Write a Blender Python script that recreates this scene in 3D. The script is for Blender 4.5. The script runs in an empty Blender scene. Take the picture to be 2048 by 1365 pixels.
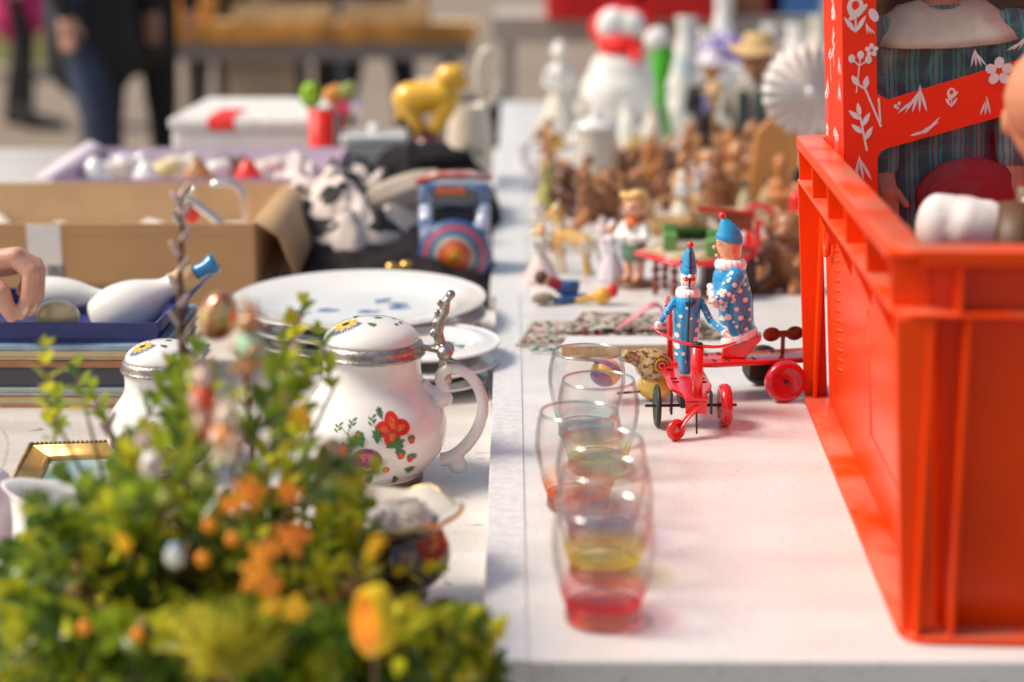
import bpy, bmesh, math, random
from mathutils import Vector, Matrix, Euler, noise
R = math.radians
random.seed(7)
SC = bpy.context.scene
COL = SC.collection

# ------------------------------------------------------------------ camera, sky, sun, exposure
TZ = 0.75            # top of the table with the toys
FZ = 0.742           # top of the table behind it
LZ = 0.725           # top of the table with the crockery
CAMZ, PITCH, F = 1.23, R(13.6), 3526.0
cd = bpy.data.cameras.new('camera'); cam = bpy.data.objects.new('camera', cd); COL.objects.link(cam)
cam.location = (0, 0, CAMZ); cam.rotation_euler = (R(90) - PITCH, 0, 0)
cd.sensor_width = 36; cd.lens = 36 * F / 2048; cd.clip_start = 0.05; cd.clip_end = 500
cd.dof.use_dof = True; cd.dof.focus_distance = 1.67; cd.dof.aperture_fstop = 2.8
SC.camera = cam
SUN_EL, SUN_AZ = R(50), R(-93)      # azimuth from +Y towards +X
w = bpy.data.worlds.new('World'); SC.world = w; w.use_nodes = True
nt = w.node_tree; bg = nt.nodes['Background']
sky = nt.nodes.new('ShaderNodeTexSky'); sky.sky_type = 'NISHITA'; sky.sun_disc = False
sky.sun_elevation = SUN_EL; sky.sun_rotation = SUN_AZ; sky.air_density = 1.0; sky.dust_density = 2.5
wm = nt.nodes.new('ShaderNodeMix'); wm.data_type = 'RGBA'; wm.blend_type = 'MULTIPLY'; wm.inputs[0].default_value = 1; wm.inputs[7].default_value = (1, .9, .78, 1)   # hazy, warm spring sky
nt.links.new(sky.outputs[0], wm.inputs[6]); nt.links.new(wm.outputs[2], bg.inputs[0]); bg.inputs[1].default_value = 0.13
sl = bpy.data.lights.new('sun', 'SUN'); sl.energy = 2.6; sl.angle = R(18); sl.color = (1, .92, .79)
so = bpy.data.objects.new('sun', sl); COL.objects.link(so)
sd = Vector((math.sin(SUN_AZ) * math.cos(SUN_EL), math.cos(SUN_AZ) * math.cos(SUN_EL), math.sin(SUN_EL)))
so.rotation_euler = sd.to_track_quat('Z', 'Y').to_euler()
SC.view_settings.view_transform = 'Standard'; SC.view_settings.look = 'None'
SC.view_settings.exposure = 0.46; SC.view_settings.gamma = 1
SC.cycles.max_bounces = 14; SC.cycles.transmission_bounces = 12; SC.cycles.transparent_max_bounces = 24
SC.cycles.sample_clamp_indirect = 6

# ------------------------------------------------------------------ helpers
FW = Vector((0, math.cos(PITCH), -math.sin(PITCH))); UP = Vector((0, math.sin(PITCH), math.cos(PITCH)))
C0 = Vector((0, 0, CAMZ))
def ray(px, py): return FW + Vector((1, 0, 0)) * ((px - 1024) / F) + UP * ((682.5 - py) / F)
def on(px, py, z):
    d = ray(px, py); return C0 + d * ((z - CAMZ) / d.z)
def atY(px, py, Y):
    d = ray(px, py); return C0 + d * (Y / d.y)
def mpp(p): return (Vector(p) - C0).dot(FW) / F       # metres per photo pixel at p

MATS = {}
def mat(name, col, rough=.5, metal=0, var=.12, scale=30, bump=.0, bscale=None, coat=0, trans=0, ior=1.5, sss=0, spec=.5, col2=None, thr=None, lum=0):
    if name in MATS: return MATS[name]
    m = bpy.data.materials.new(name); m.use_nodes = True; n = m.node_tree; L = n.links.new
    b = n.nodes['Principled BSDF']
    tc = n.nodes.new('ShaderNodeTexCoord'); nz = n.nodes.new('ShaderNodeTexNoise')
    nz.inputs['Scale'].default_value = scale; nz.inputs['Detail'].default_value = 5
    L(tc.outputs['Object'], nz.inputs['Vector'])
    rp = n.nodes.new('ShaderNodeValToRGB')
    c2 = col2 or tuple(c * (1 - var) for c in col)
    c1 = col if col2 else tuple(min(1, c * (1 + var * .5)) for c in col)
    lo, hi = thr or (.35, .65)
    rp.color_ramp.elements[0].position = lo; rp.color_ramp.elements[1].position = hi
    rp.color_ramp.elements[0].color = (*c2, 1); rp.color_ramp.elements[1].color = (*c1, 1)
    L(nz.outputs[0], rp.inputs[0]); L(rp.outputs[0], b.inputs['Base Color'])
    mr = n.nodes.new('ShaderNodeMapRange'); L(nz.outputs[0], mr.inputs[0])
    mr.inputs[3].default_value = max(0.02, rough * .8); mr.inputs[4].default_value = min(1, rough * 1.2)
    L(mr.outputs[0], b.inputs['Roughness'])
    b.inputs['Metallic'].default_value = metal; b.inputs['Coat Weight'].default_value = coat
    b.inputs['Coat Roughness'].default_value = .06
    b.inputs['Transmission Weight'].default_value = trans; b.inputs['IOR'].default_value = ior
    b.inputs['Subsurface Weight'].default_value = sss; b.inputs['Subsurface Scale'].default_value = .01
    b.inputs['Specular IOR Level'].default_value = spec
    if bump:
        n2 = n.nodes.new('ShaderNodeTexNoise'); n2.inputs['Scale'].default_value = bscale or scale * 3; n2.inputs['Detail'].default_value = 6
        L(tc.outputs['Object'], n2.inputs['Vector'])
        bp = n.nodes.new('ShaderNodeBump'); bp.inputs['Strength'].default_value = bump; bp.inputs['Distance'].default_value = .002
        L(n2.outputs[0], bp.inputs['Height']); L(bp.outputs[0], b.inputs['Normal'])
    MATS[name] = m; return m
def nodes(name):
    m = bpy.data.materials.new(name); m.use_nodes = True; MATS[name] = m
    n = m.node_tree; return m, n, n.nodes, n.links.new, n.nodes['Principled BSDF']

class M:
    """collects shapes; build() links them as one mesh object"""
    def __init__(s): s.bm = bmesh.new(); s.mi = 0; s.T = Matrix.Identity(4)
    def v(s, p): return s.bm.verts.new(s.T @ Vector(p))
    def f(s, vs):
        try:
            q = s.bm.faces.new(vs); q.material_index = s.mi; q.smooth = True; return q
        except ValueError: return None
    def grid(s, rows, closed=True, cap0=True, cap1=True):
        V = [[s.v(p) for p in r] for r in rows]
        for a, b in zip(V, V[1:]):
            n = len(a)
            for i in range(n if closed else n - 1):
                s.f([a[i], a[(i + 1) % n], b[(i + 1) % n], b[i]])
        if cap0 and closed: s.f(list(reversed(V[0])))
        if cap1 and closed: s.f(V[-1])
        return s
    def box(s, x0, x1, y0, y1, z0, z1, taper=0):
        t = taper
        P = [(x0 + t, y0 + t, z0), (x1 - t, y0 + t, z0), (x1 - t, y1 - t, z0), (x0 + t, y1 - t, z0), (x0, y0, z1), (x1, y0, z1), (x1, y1, z1), (x0, y1, z1)]
        V = [s.v(p) for p in P]
        for q in ((3, 2, 1, 0), (4, 5, 6, 7), (0, 1, 5, 4), (1, 2, 6, 5), (2, 3, 7, 6), (3, 0, 4, 7)):
            k = s.f([V[i] for i in q]); k.smooth = False
        return s
    def cbox(s, c, d, rz=0, ry=0, rx=0):
        old = s.T; s.T = old @ Matrix.Translation(c) @ Euler((rx, ry, rz)).to_matrix().to_4x4()
        s.box(-d[0] / 2, d[0] / 2, -d[1] / 2, d[1] / 2, -d[2] / 2, d[2] / 2); s.T = old; return s
    def ell(s, c, r, rot=(0, 0, 0), n=20, m=12):
        if not hasattr(r, '__len__'): r = (r, r, r)
        Q = Euler(rot).to_matrix(); c = Vector(c); rows = []
        for j in range(m + 1):
            a = math.pi * (j + (.02 if j == 0 else -.02 if j == m else 0)) / m
            rows.append([c + Q @ Vector((r[0] * math.sin(a) * math.cos(2 * math.pi * i / n), r[1] * math.sin(a) * math.sin(2 * math.pi * i / n), -r[2] * math.cos(a))) for i in range(n)])
        return s.grid(rows)
    def tube(s, pts, rad, n=10, cap=True, flat=1.0):
        pts = [Vector(p) for p in pts]
        if not hasattr(rad, '__len__'): rad = [rad] * len(pts)
        rows = []; up = Vector((.13, .31, .94)); prev = None
        for i, p in enumerate(pts):
            t = (pts[min(i + 1, len(pts) - 1)] - pts[max(i - 1, 0)]).normalized()
            if prev is None:
                x = up.cross(t); x = x.normalized() if x.length > .05 else Vector((1, 0, 0)).cross(t).normalized()
            else: x = (prev - t * prev.dot(t)).normalized()
            prev = x; y = t.cross(x)
            rows.append([p + (x * math.cos(2 * math.pi * k / n) + y * math.sin(2 * math.pi * k / n) * flat) * rad[i] for k in range(n)])
        return s.grid(rows, cap0=cap, cap1=cap)
    def cap(s, a, b, ra, rb, n=12):
        a, b = Vector(a), Vector(b); d = b - a; L = d.length
        if L < 1e-6: return s.ell(a, ra)
        u = d / L; pts = []; rr = []
        for k in range(5):
            q = math.pi / 2 * k / 4; pts.append(a - u * ra * math.cos(q)); rr.append(max(ra * math.sin(q), ra * .05))
        for k in range(5):
            q = math.pi / 2 * k / 4; pts.append(b + u * rb * math.sin(q)); rr.append(max(rb * math.cos(q), rb * .05))
        return s.tube(pts, rr, n)
    def lathe(s, prof, c=(0, 0, 0), n=40, fn=None, cap=True):
        c = Vector(c); rows = []
        for r, z in prof:
            row = []
            for i in range(n):
                a = 2 * math.pi * i / n; rr, zz = fn(a, r, z) if fn else (r, z)
                row.append(c + Vector((rr * math.cos(a), rr * math.sin(a), zz)))
            rows.append(row)
        return s.grid(rows, cap0=cap, cap1=cap)
    def loft(s, secs, n=22, e=1.0):
        """secs: (z, cx, cy, rx, ry)"""
        rows = []
        for z, cx, cy, rx, ry in secs:
            rows.append([(cx + rx * math.cos(2 * math.pi * i / n), cy + ry * math.sin(2 * math.pi * i / n), z) for i in range(n)])
        return s.grid(rows)
    def loft_sheared(s, secs, sh, n=32):
        rows = []; z0 = secs[0][0]; H = secs[-1][0] - z0
        for z, cx, cy, rx, ry in secs:
            f = sh * (1 - (z - z0) / H); rows.append([(cx + rx * math.cos(2 * math.pi * i / n), cy + ry * math.sin(2 * math.pi * i / n), z - f * (cy + ry * math.sin(2 * math.pi * i / n))) for i in range(n)])
        return s.grid(rows)
    def prism(s, pts, y0, y1):
        """outline in xz extruded along y"""
        A = [s.v((x, y0, z)) for x, z in pts]; B = [s.v((x, y1, z)) for x, z in pts]; n = len(pts)
        for q in (s.f(A), s.f(list(reversed(B)))): q.smooth = False
        for i in range(n):
            q = s.f([A[(i + 1) % n], A[i], B[i], B[(i + 1) % n]]); q.smooth = False
        return s
    def build(s, name, mats, parent=None, bevel=0, voxel=0, sub=0, loc=None, rot=None, seg=2, solid=0):
        bmesh.ops.recalc_face_normals(s.bm, faces=s.bm.faces)
        me = bpy.data.meshes.new(name); s.bm.to_mesh(me); s.bm.free()
        if not hasattr(mats, '__len__'): mats = [mats]
        for m in mats: me.materials.append(m)
        o = bpy.data.objects.new(name, me); COL.objects.link(o)
        if parent: o.parent = parent
        if loc is not None: o.location = loc
        if rot is not None: o.rotation_euler = rot
        if voxel:
            q = o.modifiers.new('r', 'REMESH'); q.mode = 'VOXEL'; q.voxel_size = voxel; q.use_smooth_shade = True
            q = o.modifiers.new('s', 'SMOOTH'); q.factor = .5; q.iterations = 3
        if solid:
            q = o.modifiers.new('o', 'SOLIDIFY'); q.thickness = solid; q.offset = 0
        if bevel:
            q = o.modifiers.new('b', 'BEVEL'); q.width = bevel; q.segments = seg; q.limit_method = 'ANGLE'; q.angle_limit = R(40)
        if sub:
            q = o.modifiers.new('u', 'SUBSURF'); q.levels = sub; q.render_levels = sub
        return o

LABELS = {}
def tag(o, label, cat, group=None, kind=None):
    if label: o['label'] = label
    if cat: o['category'] = cat
    if group: o['group'] = group
    if kind: o['kind'] = kind
    return o
def thing(name, label, cat, loc=(0, 0, 0), rz=0, group=None, rx=0, ry=0, s=1):
    o = bpy.data.objects.new(name, None); COL.objects.link(o); o.empty_display_size = .02
    o.location = loc; o.rotation_euler = (rx, ry, rz); o.scale = (s, s, s); return tag(o, label, cat, group)
def struct(o): o['kind'] = 'structure'; return o
KIDS = {}
def copy_tree(o, loc, rz=0, s=1, label=None, rx=0, ry=0):
    kids = {}
    for q in COL.objects:
        if q.parent: kids.setdefault(q.parent.name, []).append(q)
    c = o.copy(); COL.objects.link(c); c.location = loc; c.rotation_euler = (rx, ry, rz); c.scale = (s, s, s)
    if label: c['label'] = label
    def rec(a, b):
        for ch in kids.get(a.name, []):
            d = ch.copy(); COL.objects.link(d); d.parent = b; rec(ch, d)
    rec(o, c); return c

# 2-D pictures laid on a surface (printed or painted decoration)
class Decal:
    def __init__(s): s.P = []
    def poly(s, pts, mi): s.P.append((pts, mi)); return s
    def ellipse(s, x, y, a, b, ang, mi, n=10):
        ca, sa = math.cos(ang), math.sin(ang)
        return s.poly([(x + a * math.cos(t) * ca - b * math.sin(t) * sa, y + a * math.cos(t) * sa + b * math.sin(t) * ca) for t in [2 * math.pi * i / n for i in range(n)]], mi)
    def leaf(s, x, y, ang, l, wd, mi):
        ca, sa = math.cos(ang), math.sin(ang); pts = []
        for t, q in ((0, 0), (.25, .8), (.5, 1), (.8, .6), (1, 0), (.8, -.5), (.5, -.9), (.25, -.7)):
            a, b = t * l, q * wd / 2; pts.append((x + a * ca - b * sa, y + a * sa + b * ca))
        return s.poly(pts, mi)
    def line(s, pts, wd, mi):
        for (x0, y0), (x1, y1) in zip(pts, pts[1:]):
            dx, dy = x1 - x0, y1 - y0; L = math.hypot(dx, dy) or 1; nx, ny = -dy / L * wd / 2, dx / L * wd / 2
            s.poly([(x0 + nx, y0 + ny), (x0 - nx, y0 - ny), (x1 - nx, y1 - ny), (x1 + nx, y1 + ny)], mi)
        return s
    def build(s, name, mats, fn, parent, off=.0004):
        """fn(u, v, h) -> point at height h over the surface"""
        g = M(); k = 0
        for pts, mi in s.P:
            k += 1; h = off + (k % 12) * .00003; g.mi = mi
            cx = sum(p[0] for p in pts) / len(pts); cy = sum(p[1] for p in pts) / len(pts)
            c = g.v(fn(cx, cy, h)); ring = [g.v(fn(x, y, h)) for x, y in pts]
            for i in range(len(ring)): g.f([c, ring[i], ring[(i + 1) % len(ring)]])
        return g.build(name, mats, parent)

# ------------------------------------------------------------------ materials
WHITE = (.8, .79, .77)
porc = mat('porcelain', (.8, .79, .76), .12, var=.03, coat=.6, scale=8)
cream = mat('cream_porcelain', (.72, .66, .56), .15, var=.06, coat=.5)
pinkp = mat('pink_porcelain', (.7, .42, .42), .2, var=.1, coat=.4, col2=(.74, .7, .66), thr=(.45, .55), scale=60)
lilp = mat('lilac_porcelain', (.66, .6, .66), .2, var=.08, coat=.4)
greenp = mat('green_porcelain', (.12, .22, .14), .3, var=.2)
yellowp = mat('yellow_glaze', (.85, .48, .03), .2, var=.2, coat=.6, scale=20)
skinp = mat('painted_skin', (.78, .42, .26), .3, var=.06)
skin = mat('skin', (.62, .33, .24), .5, var=.14, scale=60, sss=.25, bump=.2, bscale=300)
gold = mat('gold_paint', (.75, .48, .12), .22, metal=.9, var=.2)
goldhair = mat('golden_hair_glaze', (.78, .45, .1), .2, var=.25, coat=.6)
pewter = mat('pewter', (.42, .39, .36), .32, metal=.9, var=.3, scale=80, bump=.4, bscale=200)
steel = mat('dark_steel', (.06, .05, .05), .35, metal=.8, var=.3)
brass = mat('old_brass', (.22, .1, .05), .38, metal=.75, var=.5, scale=120)
redtin = mat('red_tin', (.72, .012, .015), .22, var=.12, coat=.7, scale=40)
redtin2 = mat('red_tin_wheel', (.58, .008, .02), .25, var=.12, coat=.6, scale=40)
bluetin = mat('blue_tin', (.008, .31, .64), .2, var=.08, coat=.8, scale=50)
whitetin = mat('white_tin', (.86, .85, .86), .25, var=.08, coat=.5, scale=200)
blacktin = mat('black_print', (.012, .012, .015), .3)
redprint = mat('red_print', (.7, .03, .02), .3, var=.1)
orangeprint = mat('orange_print', (.8, .16, .02), .3, var=.35, scale=300)
yellowprint = mat('yellow_print', (.82, .52, .04), .3)
greenprint = mat('green_print', (.07, .2, .06), .35, var=.4, scale=300)
blueprint = mat('blue_print', (.1, .2, .42), .35, var=.4, scale=300)
purpprint = mat('plum_print', (.28, .03, .1), .35, var=.5, scale=250)
pinkprint = mat('pink_print', (.52, .1, .2), .4)
whiteprint = mat('white_print', (.8, .74, .72), .5)
woods = [mat('carved_wood_' + n, c, .42, var=.45, scale=45, bump=.35, bscale=90, coat=.25) for n, c in
         (('tan', (.5, .23, .075)), ('brown', (.33, .125, .04)), ('dark', (.14, .05, .018)), ('pale', (.58, .35, .16)), ('orange', (.52, .18, .035)))]
board_m = mat('orange_board', (.58, .25, .07), .5, var=.2, scale=8)
blackcloth = mat('black_cloth', (.02, .016, .018), .9, var=.4, scale=80, bump=.3, spec=.15)
beigecloth = mat('beige_cloth', (.5, .41, .33), .85, var=.15, bump=.4)
navy = mat('navy_card', (.025, .035, .16), .45, var=.2)
lilac = mat('lilac_card', (.45, .3, .46), .55, var=.1)
lilac_in = mat('pale_lilac_card', (.72, .62, .7), .6, var=.08)
card = mat('cardboard', (.5, .29, .13), .8, var=.1, scale=12, bump=.1)
cardin = mat('cardboard_inside', (.56, .36, .19), .8, var=.1, scale=12)
whitecard = mat('white_card', (.74, .72, .68), .5, var=.06)
paper = mat('paper', (.78, .74, .7), .7, var=.05)
denim = mat('dark_denim', (.02, .03, .07), .8, var=.5, scale=4, bump=.3)
blackc = mat('dark_coat', (.012, .012, .014), .8, var=.3)
magenta = mat('magenta_jacket', (.6, .02, .16), .7)
hairm = mat('brown_hair', (.08, .04, .02), .6)
limem = mat('lime_ribbon', (.3, .55, .02), .3, var=.3)
# ------------------------------------------------------------------ ground, lawn and tables
def groundmat():
    m, n, N, L, b = nodes('asphalt')
    tc = N.new('ShaderNodeTexCoord'); a = N.new('ShaderNodeTexNoise'); a.inputs['Scale'].default_value = .6; a.inputs['Detail'].default_value = 8
    c = N.new('ShaderNodeTexNoise'); c.inputs['Scale'].default_value = 90; c.inputs['Detail'].default_value = 3
    L(tc.outputs['Object'], a.inputs[0]); L(tc.outputs['Object'], c.inputs[0])
    mx = N.new('ShaderNodeMix'); mx.data_type = 'RGBA'; mx.blend_type = 'MIX'
    mx.inputs[6].default_value = (.2, .155, .115, 1); mx.inputs[7].default_value = (.3, .235, .18, 1); L(a.outputs[0], mx.inputs[0])
    m2 = N.new('ShaderNodeMix'); m2.data_type = 'RGBA'; m2.blend_type = 'OVERLAY'; m2.inputs[0].default_value = .5
    L(mx.outputs[2], m2.inputs[6]); L(c.outputs[0], m2.inputs[7]); L(m2.outputs[2], b.inputs['Base Color']); b.inputs['Roughness'].default_value = .85
    bp = N.new('ShaderNodeBump'); bp.inputs['Strength'].default_value = .5; L(c.outputs[0], bp.inputs['Height']); L(bp.outputs[0], b.inputs['Normal'])
    return m
g = M(); g.grid([[(-150, y, 0) for y in (-20, 250)], [(150, y, 0) for y in (-20, 250)]], closed=False)
struct(g.build('ground', groundmat()))
g = M(); g.box(-40, -3.6, 13.5, 13.75, -.05, .1); struct(g.build('kerb', mat('kerb_stone', (.42, .36, .3), .8), bevel=.02))
g = M(); g.box(-60, -3.6, 13.75, 40, -.05, .06); struct(g.build('lawn', mat('lawn_grass', (.13, .125, .012), .9, var=.5, scale=3, bump=.6, bscale=60)))

def tablemat(name, c1, c2, stain=False):
    m, n, N, L, b = nodes(name)
    tc = N.new('ShaderNodeTexCoord')
    mp = N.new('ShaderNodeMapping'); mp.inputs['Scale'].default_value = (1, 4, 1); L(tc.outputs['Object'], mp.inputs[0])
    big = N.new('ShaderNodeTexNoise'); big.inputs['Scale'].default_value = 5; big.inputs['Detail'].default_value = 6; L(mp.outputs[0], big.inputs[0])
    r1 = N.new('ShaderNodeValToRGB'); r1.color_ramp.elements[0].position = .35; r1.color_ramp.elements[1].position = .68
    r1.color_ramp.elements[0].color = (*c2, 1); r1.color_ramp.elements[1].color = (*c1, 1); L(big.outputs[0], r1.inputs[0])
    # fine specks of dirt and hairline scratches
    sp = N.new('ShaderNodeTexNoise'); sp.inputs['Scale'].default_value = 160; sp.inputs['Detail'].default_value = 4; L(mp.outputs[0], sp.inputs[0])
    r2 = N.new('ShaderNodeValToRGB'); r2.color_ramp.elements[0].position = .3; r2.color_ramp.elements[1].position = .39
    r2.color_ramp.elements[0].color = (.2, .16, .14, 1); r2.color_ramp.elements[1].color = (1, 1, 1, 1); L(sp.outputs[0], r2.inputs[0])
    ms = N.new('ShaderNodeMapping'); ms.inputs['Scale'].default_value = (2, 55, 1); ms.inputs['Rotation'].default_value = (0, 0, .6); L(tc.outputs['Object'], ms.inputs[0])
    vo = N.new('ShaderNodeTexNoise'); vo.inputs['Scale'].default_value = 5; vo.inputs['Detail'].default_value = 3; L(ms.outputs[0], vo.inputs[0])
    r3 = N.new('ShaderNodeValToRGB'); r3.color_ramp.elements[0].position = .235; r3.color_ramp.elements[1].position = .27
    r3.color_ramp.elements[0].color = (.6, .56, .54, 1); r3.color_ramp.elements[1].color = (1, 1, 1, 1); L(vo.outputs[0], r3.inputs[0])
    out = r1.outputs[0]
    for q, fac in ((r2, .7), (r3, .85)):
        mx = N.new('ShaderNodeMix'); mx.data_type = 'RGBA'; mx.blend_type = 'MULTIPLY'; mx.inputs[0].default_value = fac
        L(out, mx.inputs[6]); L(q.outputs[0], mx.inputs[7]); out = mx.outputs[2]
    if stain:
        s1 = N.new('ShaderNodeTexNoise'); s1.inputs['Scale'].default_value = 26; s1.inputs['Detail'].default_value = 8; s1.inputs['Distortion'].default_value = .6
        m3 = N.new('ShaderNodeMapping'); m3.inputs['Scale'].default_value = (1, 2.4, 1); L(tc.outputs['Object'], m3.inputs[0]); L(m3.outputs[0], s1.inputs[0])
        r4 = N.new('ShaderNodeValToRGB'); r4.color_ramp.elements[0].position = .3; r4.color_ramp.elements[1].position = .32
        r4.color_ramp.elements[0].color = (.33, .26, .2, 1); r4.color_ramp.elements[1].color = (1, 1, 1, 1); L(s1.outputs[0], r4.inputs[0])
        mx = N.new('ShaderNodeMix'); mx.data_type = 'RGBA'; mx.blend_type = 'MULTIPLY'; mx.inputs[0].default_value = 1
        L(out, mx.inputs[6]); L(r4.outputs[0], mx.inputs[7]); out = mx.outputs[2]
    L(out, b.inputs['Base Color']); b.inputs['Roughness'].default_value = .32; b.inputs['Coat Weight'].default_value = .25; b.inputs['Coat Roughness'].default_value = .2
    bp = N.new('ShaderNodeBump'); bp.inputs['Strength'].default_value = .25; bp.inputs['Distance'].default_value = .001; L(sp.outputs[0], bp.inputs['Height']); L(bp.outputs[0], b.inputs['Normal'])
    return m
tm1 = tablemat('white_laminate', (.74, .74, .735), (.655, .635, .62))
tm2 = tablemat('worn_white_paint', (.72, .69, .65), (.58, .54, .5), True)
edge_m = mat('metal_edge_strip', (.8, .79, .78), .4, metal=.25, var=.12, scale=120)
greyframe = mat('grey_frame', (.35, .32, .29), .5, metal=.2)
def table(name, label, x0, x1, y0, y1, z, m, strip=None, th=.022):
    t = thing(name, label, 'table', ((x0 + x1) / 2, (y0 + y1) / 2, 0)); cx, cy = (x0 + x1) / 2, (y0 + y1) / 2
    a, b = (x1 - x0) / 2, (y1 - y0) / 2
    g = M(); g.box(-a, a, -b, b, z - th, z); g.build('tabletop', m, t, bevel=.002)
    if strip:
        g = M(); g.box(-a - .0015, -a + strip, -b - .001, b, z - th - .002, z + .0012); g.build('edge_strip', edge_m, t, bevel=.0008)
    g = M(); g.box(-a + .05, a - .05, -b + .05, -b + .07, z - th - .07, z - th - .003); g.box(-a + .05, a - .05, b - .07, b - .05, z - th - .07, z - th - .003)
    g.build('apron', greyframe, t)
    for sx in (-1, 1):
        for sy in (-1, 1):
            g = M(); g.box(sx * (a - .08) - .018, sx * (a - .08) + .018, sy * (b - .09) - .018, sy * (b - .09) + .018, 0, z - th - .003); g.build('leg', greyframe, t, bevel=.003)
    return t
table('market_table', 'white laminate table carrying the red crate, the glasses and the tin clowns', -.0185, .95, 1.084, 2.24, TZ, tm1, .029)
table('market_table', 'long white table crowded with carved figures and porcelain behind the tin clowns', -.028, .95, 2.262, 4.75, FZ, tm1, .05, .0145)
table('market_table', 'worn white painted table carrying the lidded mug, plates and cardboard box', -1.55, 0, .55, 3.9, LZ, tm2)

# ------------------------------------------------------------------ red crate
crate_m, n, N, L, b = nodes('red_crate_plastic')
tc = N.new('ShaderNodeTexCoord'); nz = N.new('ShaderNodeTexNoise'); nz.inputs['Scale'].default_value = 14; nz.inputs['Detail'].default_value = 7; L(tc.outputs['Object'], nz.inputs[0])
ge = N.new('ShaderNodeNewGeometry'); sx = N.new('ShaderNodeSeparateXYZ'); L(ge.outputs['Normal'], sx.inputs[0])
up = N.new('ShaderNodeMapRange'); up.inputs[1].default_value = .6; up.inputs[2].default_value = 1; up.inputs[4].default_value = .9; L(sx.outputs[2], up.inputs[0])
dr = N.new('ShaderNodeMapRange'); dr.inputs[1].default_value = .38; dr.inputs[2].default_value = .62; L(nz.outputs[0], dr.inputs[0])
mu = N.new('ShaderNodeMath'); mu.operation = 'MULTIPLY'; L(up.outputs[0], mu.inputs[0]); L(dr.outputs[0], mu.inputs[1])
mx = N.new('ShaderNodeMix'); mx.data_type = 'RGBA'; mx.inputs[6].default_value = (.87, .062, .002, 1); mx.inputs[7].default_value = (.62, .2, .13, 1)
L(mu.outputs[0], mx.inputs[0])
sm = N.new('ShaderNodeMapping'); sm.inputs['Scale'].default_value = (1, 1, 14); sm.inputs['Rotation'].default_value = (.4, .3, .2); L(tc.outputs['Object'], sm.inputs[0])
sn_ = N.new('ShaderNodeTexNoise'); sn_.inputs['Scale'].default_value = 26; sn_.inputs['Detail'].default_value = 9; sn_.inputs['Roughness'].default_value = .75; L(sm.outputs[0], sn_.inputs[0])
sr_ = N.new('ShaderNodeMapRange'); sr_.inputs[1].default_value = .62; sr_.inputs[2].default_value = .74; sr_.inputs[4].default_value = .55; L(sn_.outputs[0], sr_.inputs[0])
m5 = N.new('ShaderNodeMix'); m5.data_type = 'RGBA'; m5.inputs[7].default_value = (.85, .3, .16, 1); L(sr_.outputs[0], m5.inputs[0]); L(mx.outputs[2], m5.inputs[6])
fd = N.new('ShaderNodeTexNoise'); fd.inputs['Scale'].default_value = 5; fd.inputs['Detail'].default_value = 3; L(tc.outputs['Object'], fd.inputs[0])
hv = N.new('ShaderNodeHueSaturation'); vr = N.new('ShaderNodeMapRange'); vr.inputs[1].default_value = .3; vr.inputs[2].default_value = .7; vr.inputs[3].default_value = .8; vr.inputs[4].default_value = 1.1; L(fd.outputs[0], vr.inputs[0]); L(vr.outputs[0], hv.inputs['Value'])
L(m5.outputs[2], hv.inputs['Color']); L(hv.outputs[0], b.inputs['Base Color']); b.inputs['Roughness'].default_value = .3; b.inputs['Specular IOR Level'].default_value = .25
b.inputs['Subsurface Weight'].default_value = .12; b.inputs['Subsurface Scale'].default_value = .01; b.inputs['Subsurface Radius'].default_value = (1, .25, .05)
fine = N.new('ShaderNodeTexNoise'); fine.inputs['Scale'].default_value = 220; L(tc.outputs['Object'], fine.inputs[0])
bp = N.new('ShaderNodeBump'); bp.inputs['Strength'].default_value = .1; bp.inputs['Distance'].default_value = .001; L(fine.outputs[0], bp.inputs['Height']); L(bp.outputs[0], b.inputs['Normal'])
n0 = on(1801, 1291, TZ); n1 = on(1604, 797, TZ); cdir = (n1 - n0).normalized(); crz = math.atan2(cdir.y, cdir.x) - math.pi / 2
CL, CW, CH = .632, .40, .27
cc = n0 + cdir * CL / 2 + Vector((math.cos(crz), math.sin(crz), 0)) * CW / 2
crate = thing('plastic_crate', 'red orange plastic crate holding the boxed doll, on the white laminate table', 'crate', (cc.x, cc.y, TZ), crz)
hx, hy = CW / 2, CL / 2; tx, ty = hx + .018, hy - .008     # flange outlines at base and top
def lip(t): return hx + (tx - hx) * t, hy + (ty - hy) * t
wi = .024
def ringbox(g, ox, oy, ix, iy, z0, z1):
    g.box(-ox, ox, -oy, -iy, z0, z1); g.box(-ox, ox, iy, oy, z0, z1); g.box(-ox, -ix, -iy, iy, z0, z1); g.box(ix, ox, -iy, iy, z0, z1)
def rring(g, ox, oy, ix, iy, z0, z1, r=.02, k=5):
    """ring with rounded outer corners"""
    def out(a, b, r):
        P = []
        for cx, cy, s in ((a - r, b - r, 0), (-a + r, b - r, 1), (-a + r, -b + r, 2), (a - r, -b + r, 3)):
            for i in range(k + 1):
                t = math.pi / 2 * (s + i / k); P.append((cx + r * math.cos(t), cy + r * math.sin(t)))
        return P
    O, I = out(ox, oy, r), out(ix, iy, max(.004, r * .4))
    rows = [[(x, y, z0) for x, y in I], [(x, y, z0) for x, y in O], [(x, y, z1) for x, y in O], [(x, y, z1) for x, y in I], [(x, y, z0) for x, y in I]]
    g.grid([list(r) for r in rows], cap0=False, cap1=False)
wb, wt = hx - wi, tx - wi; lb, lt = hy - wi, ty - wi
g = M()      # wall shell, tapering down
th = .004
def rect(a, b, z, r=.012):
    P = []
    for cx, cy, s in ((a - r, b - r, 0), (-a + r, b - r, 1), (-a + r, -b + r, 2), (a - r, -b + r, 3)):
        for i in range(4):
            t = math.pi / 2 * (s + i / 3); P.append((cx + r * math.cos(t), cy + r * math.sin(t), z))
    return P
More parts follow.
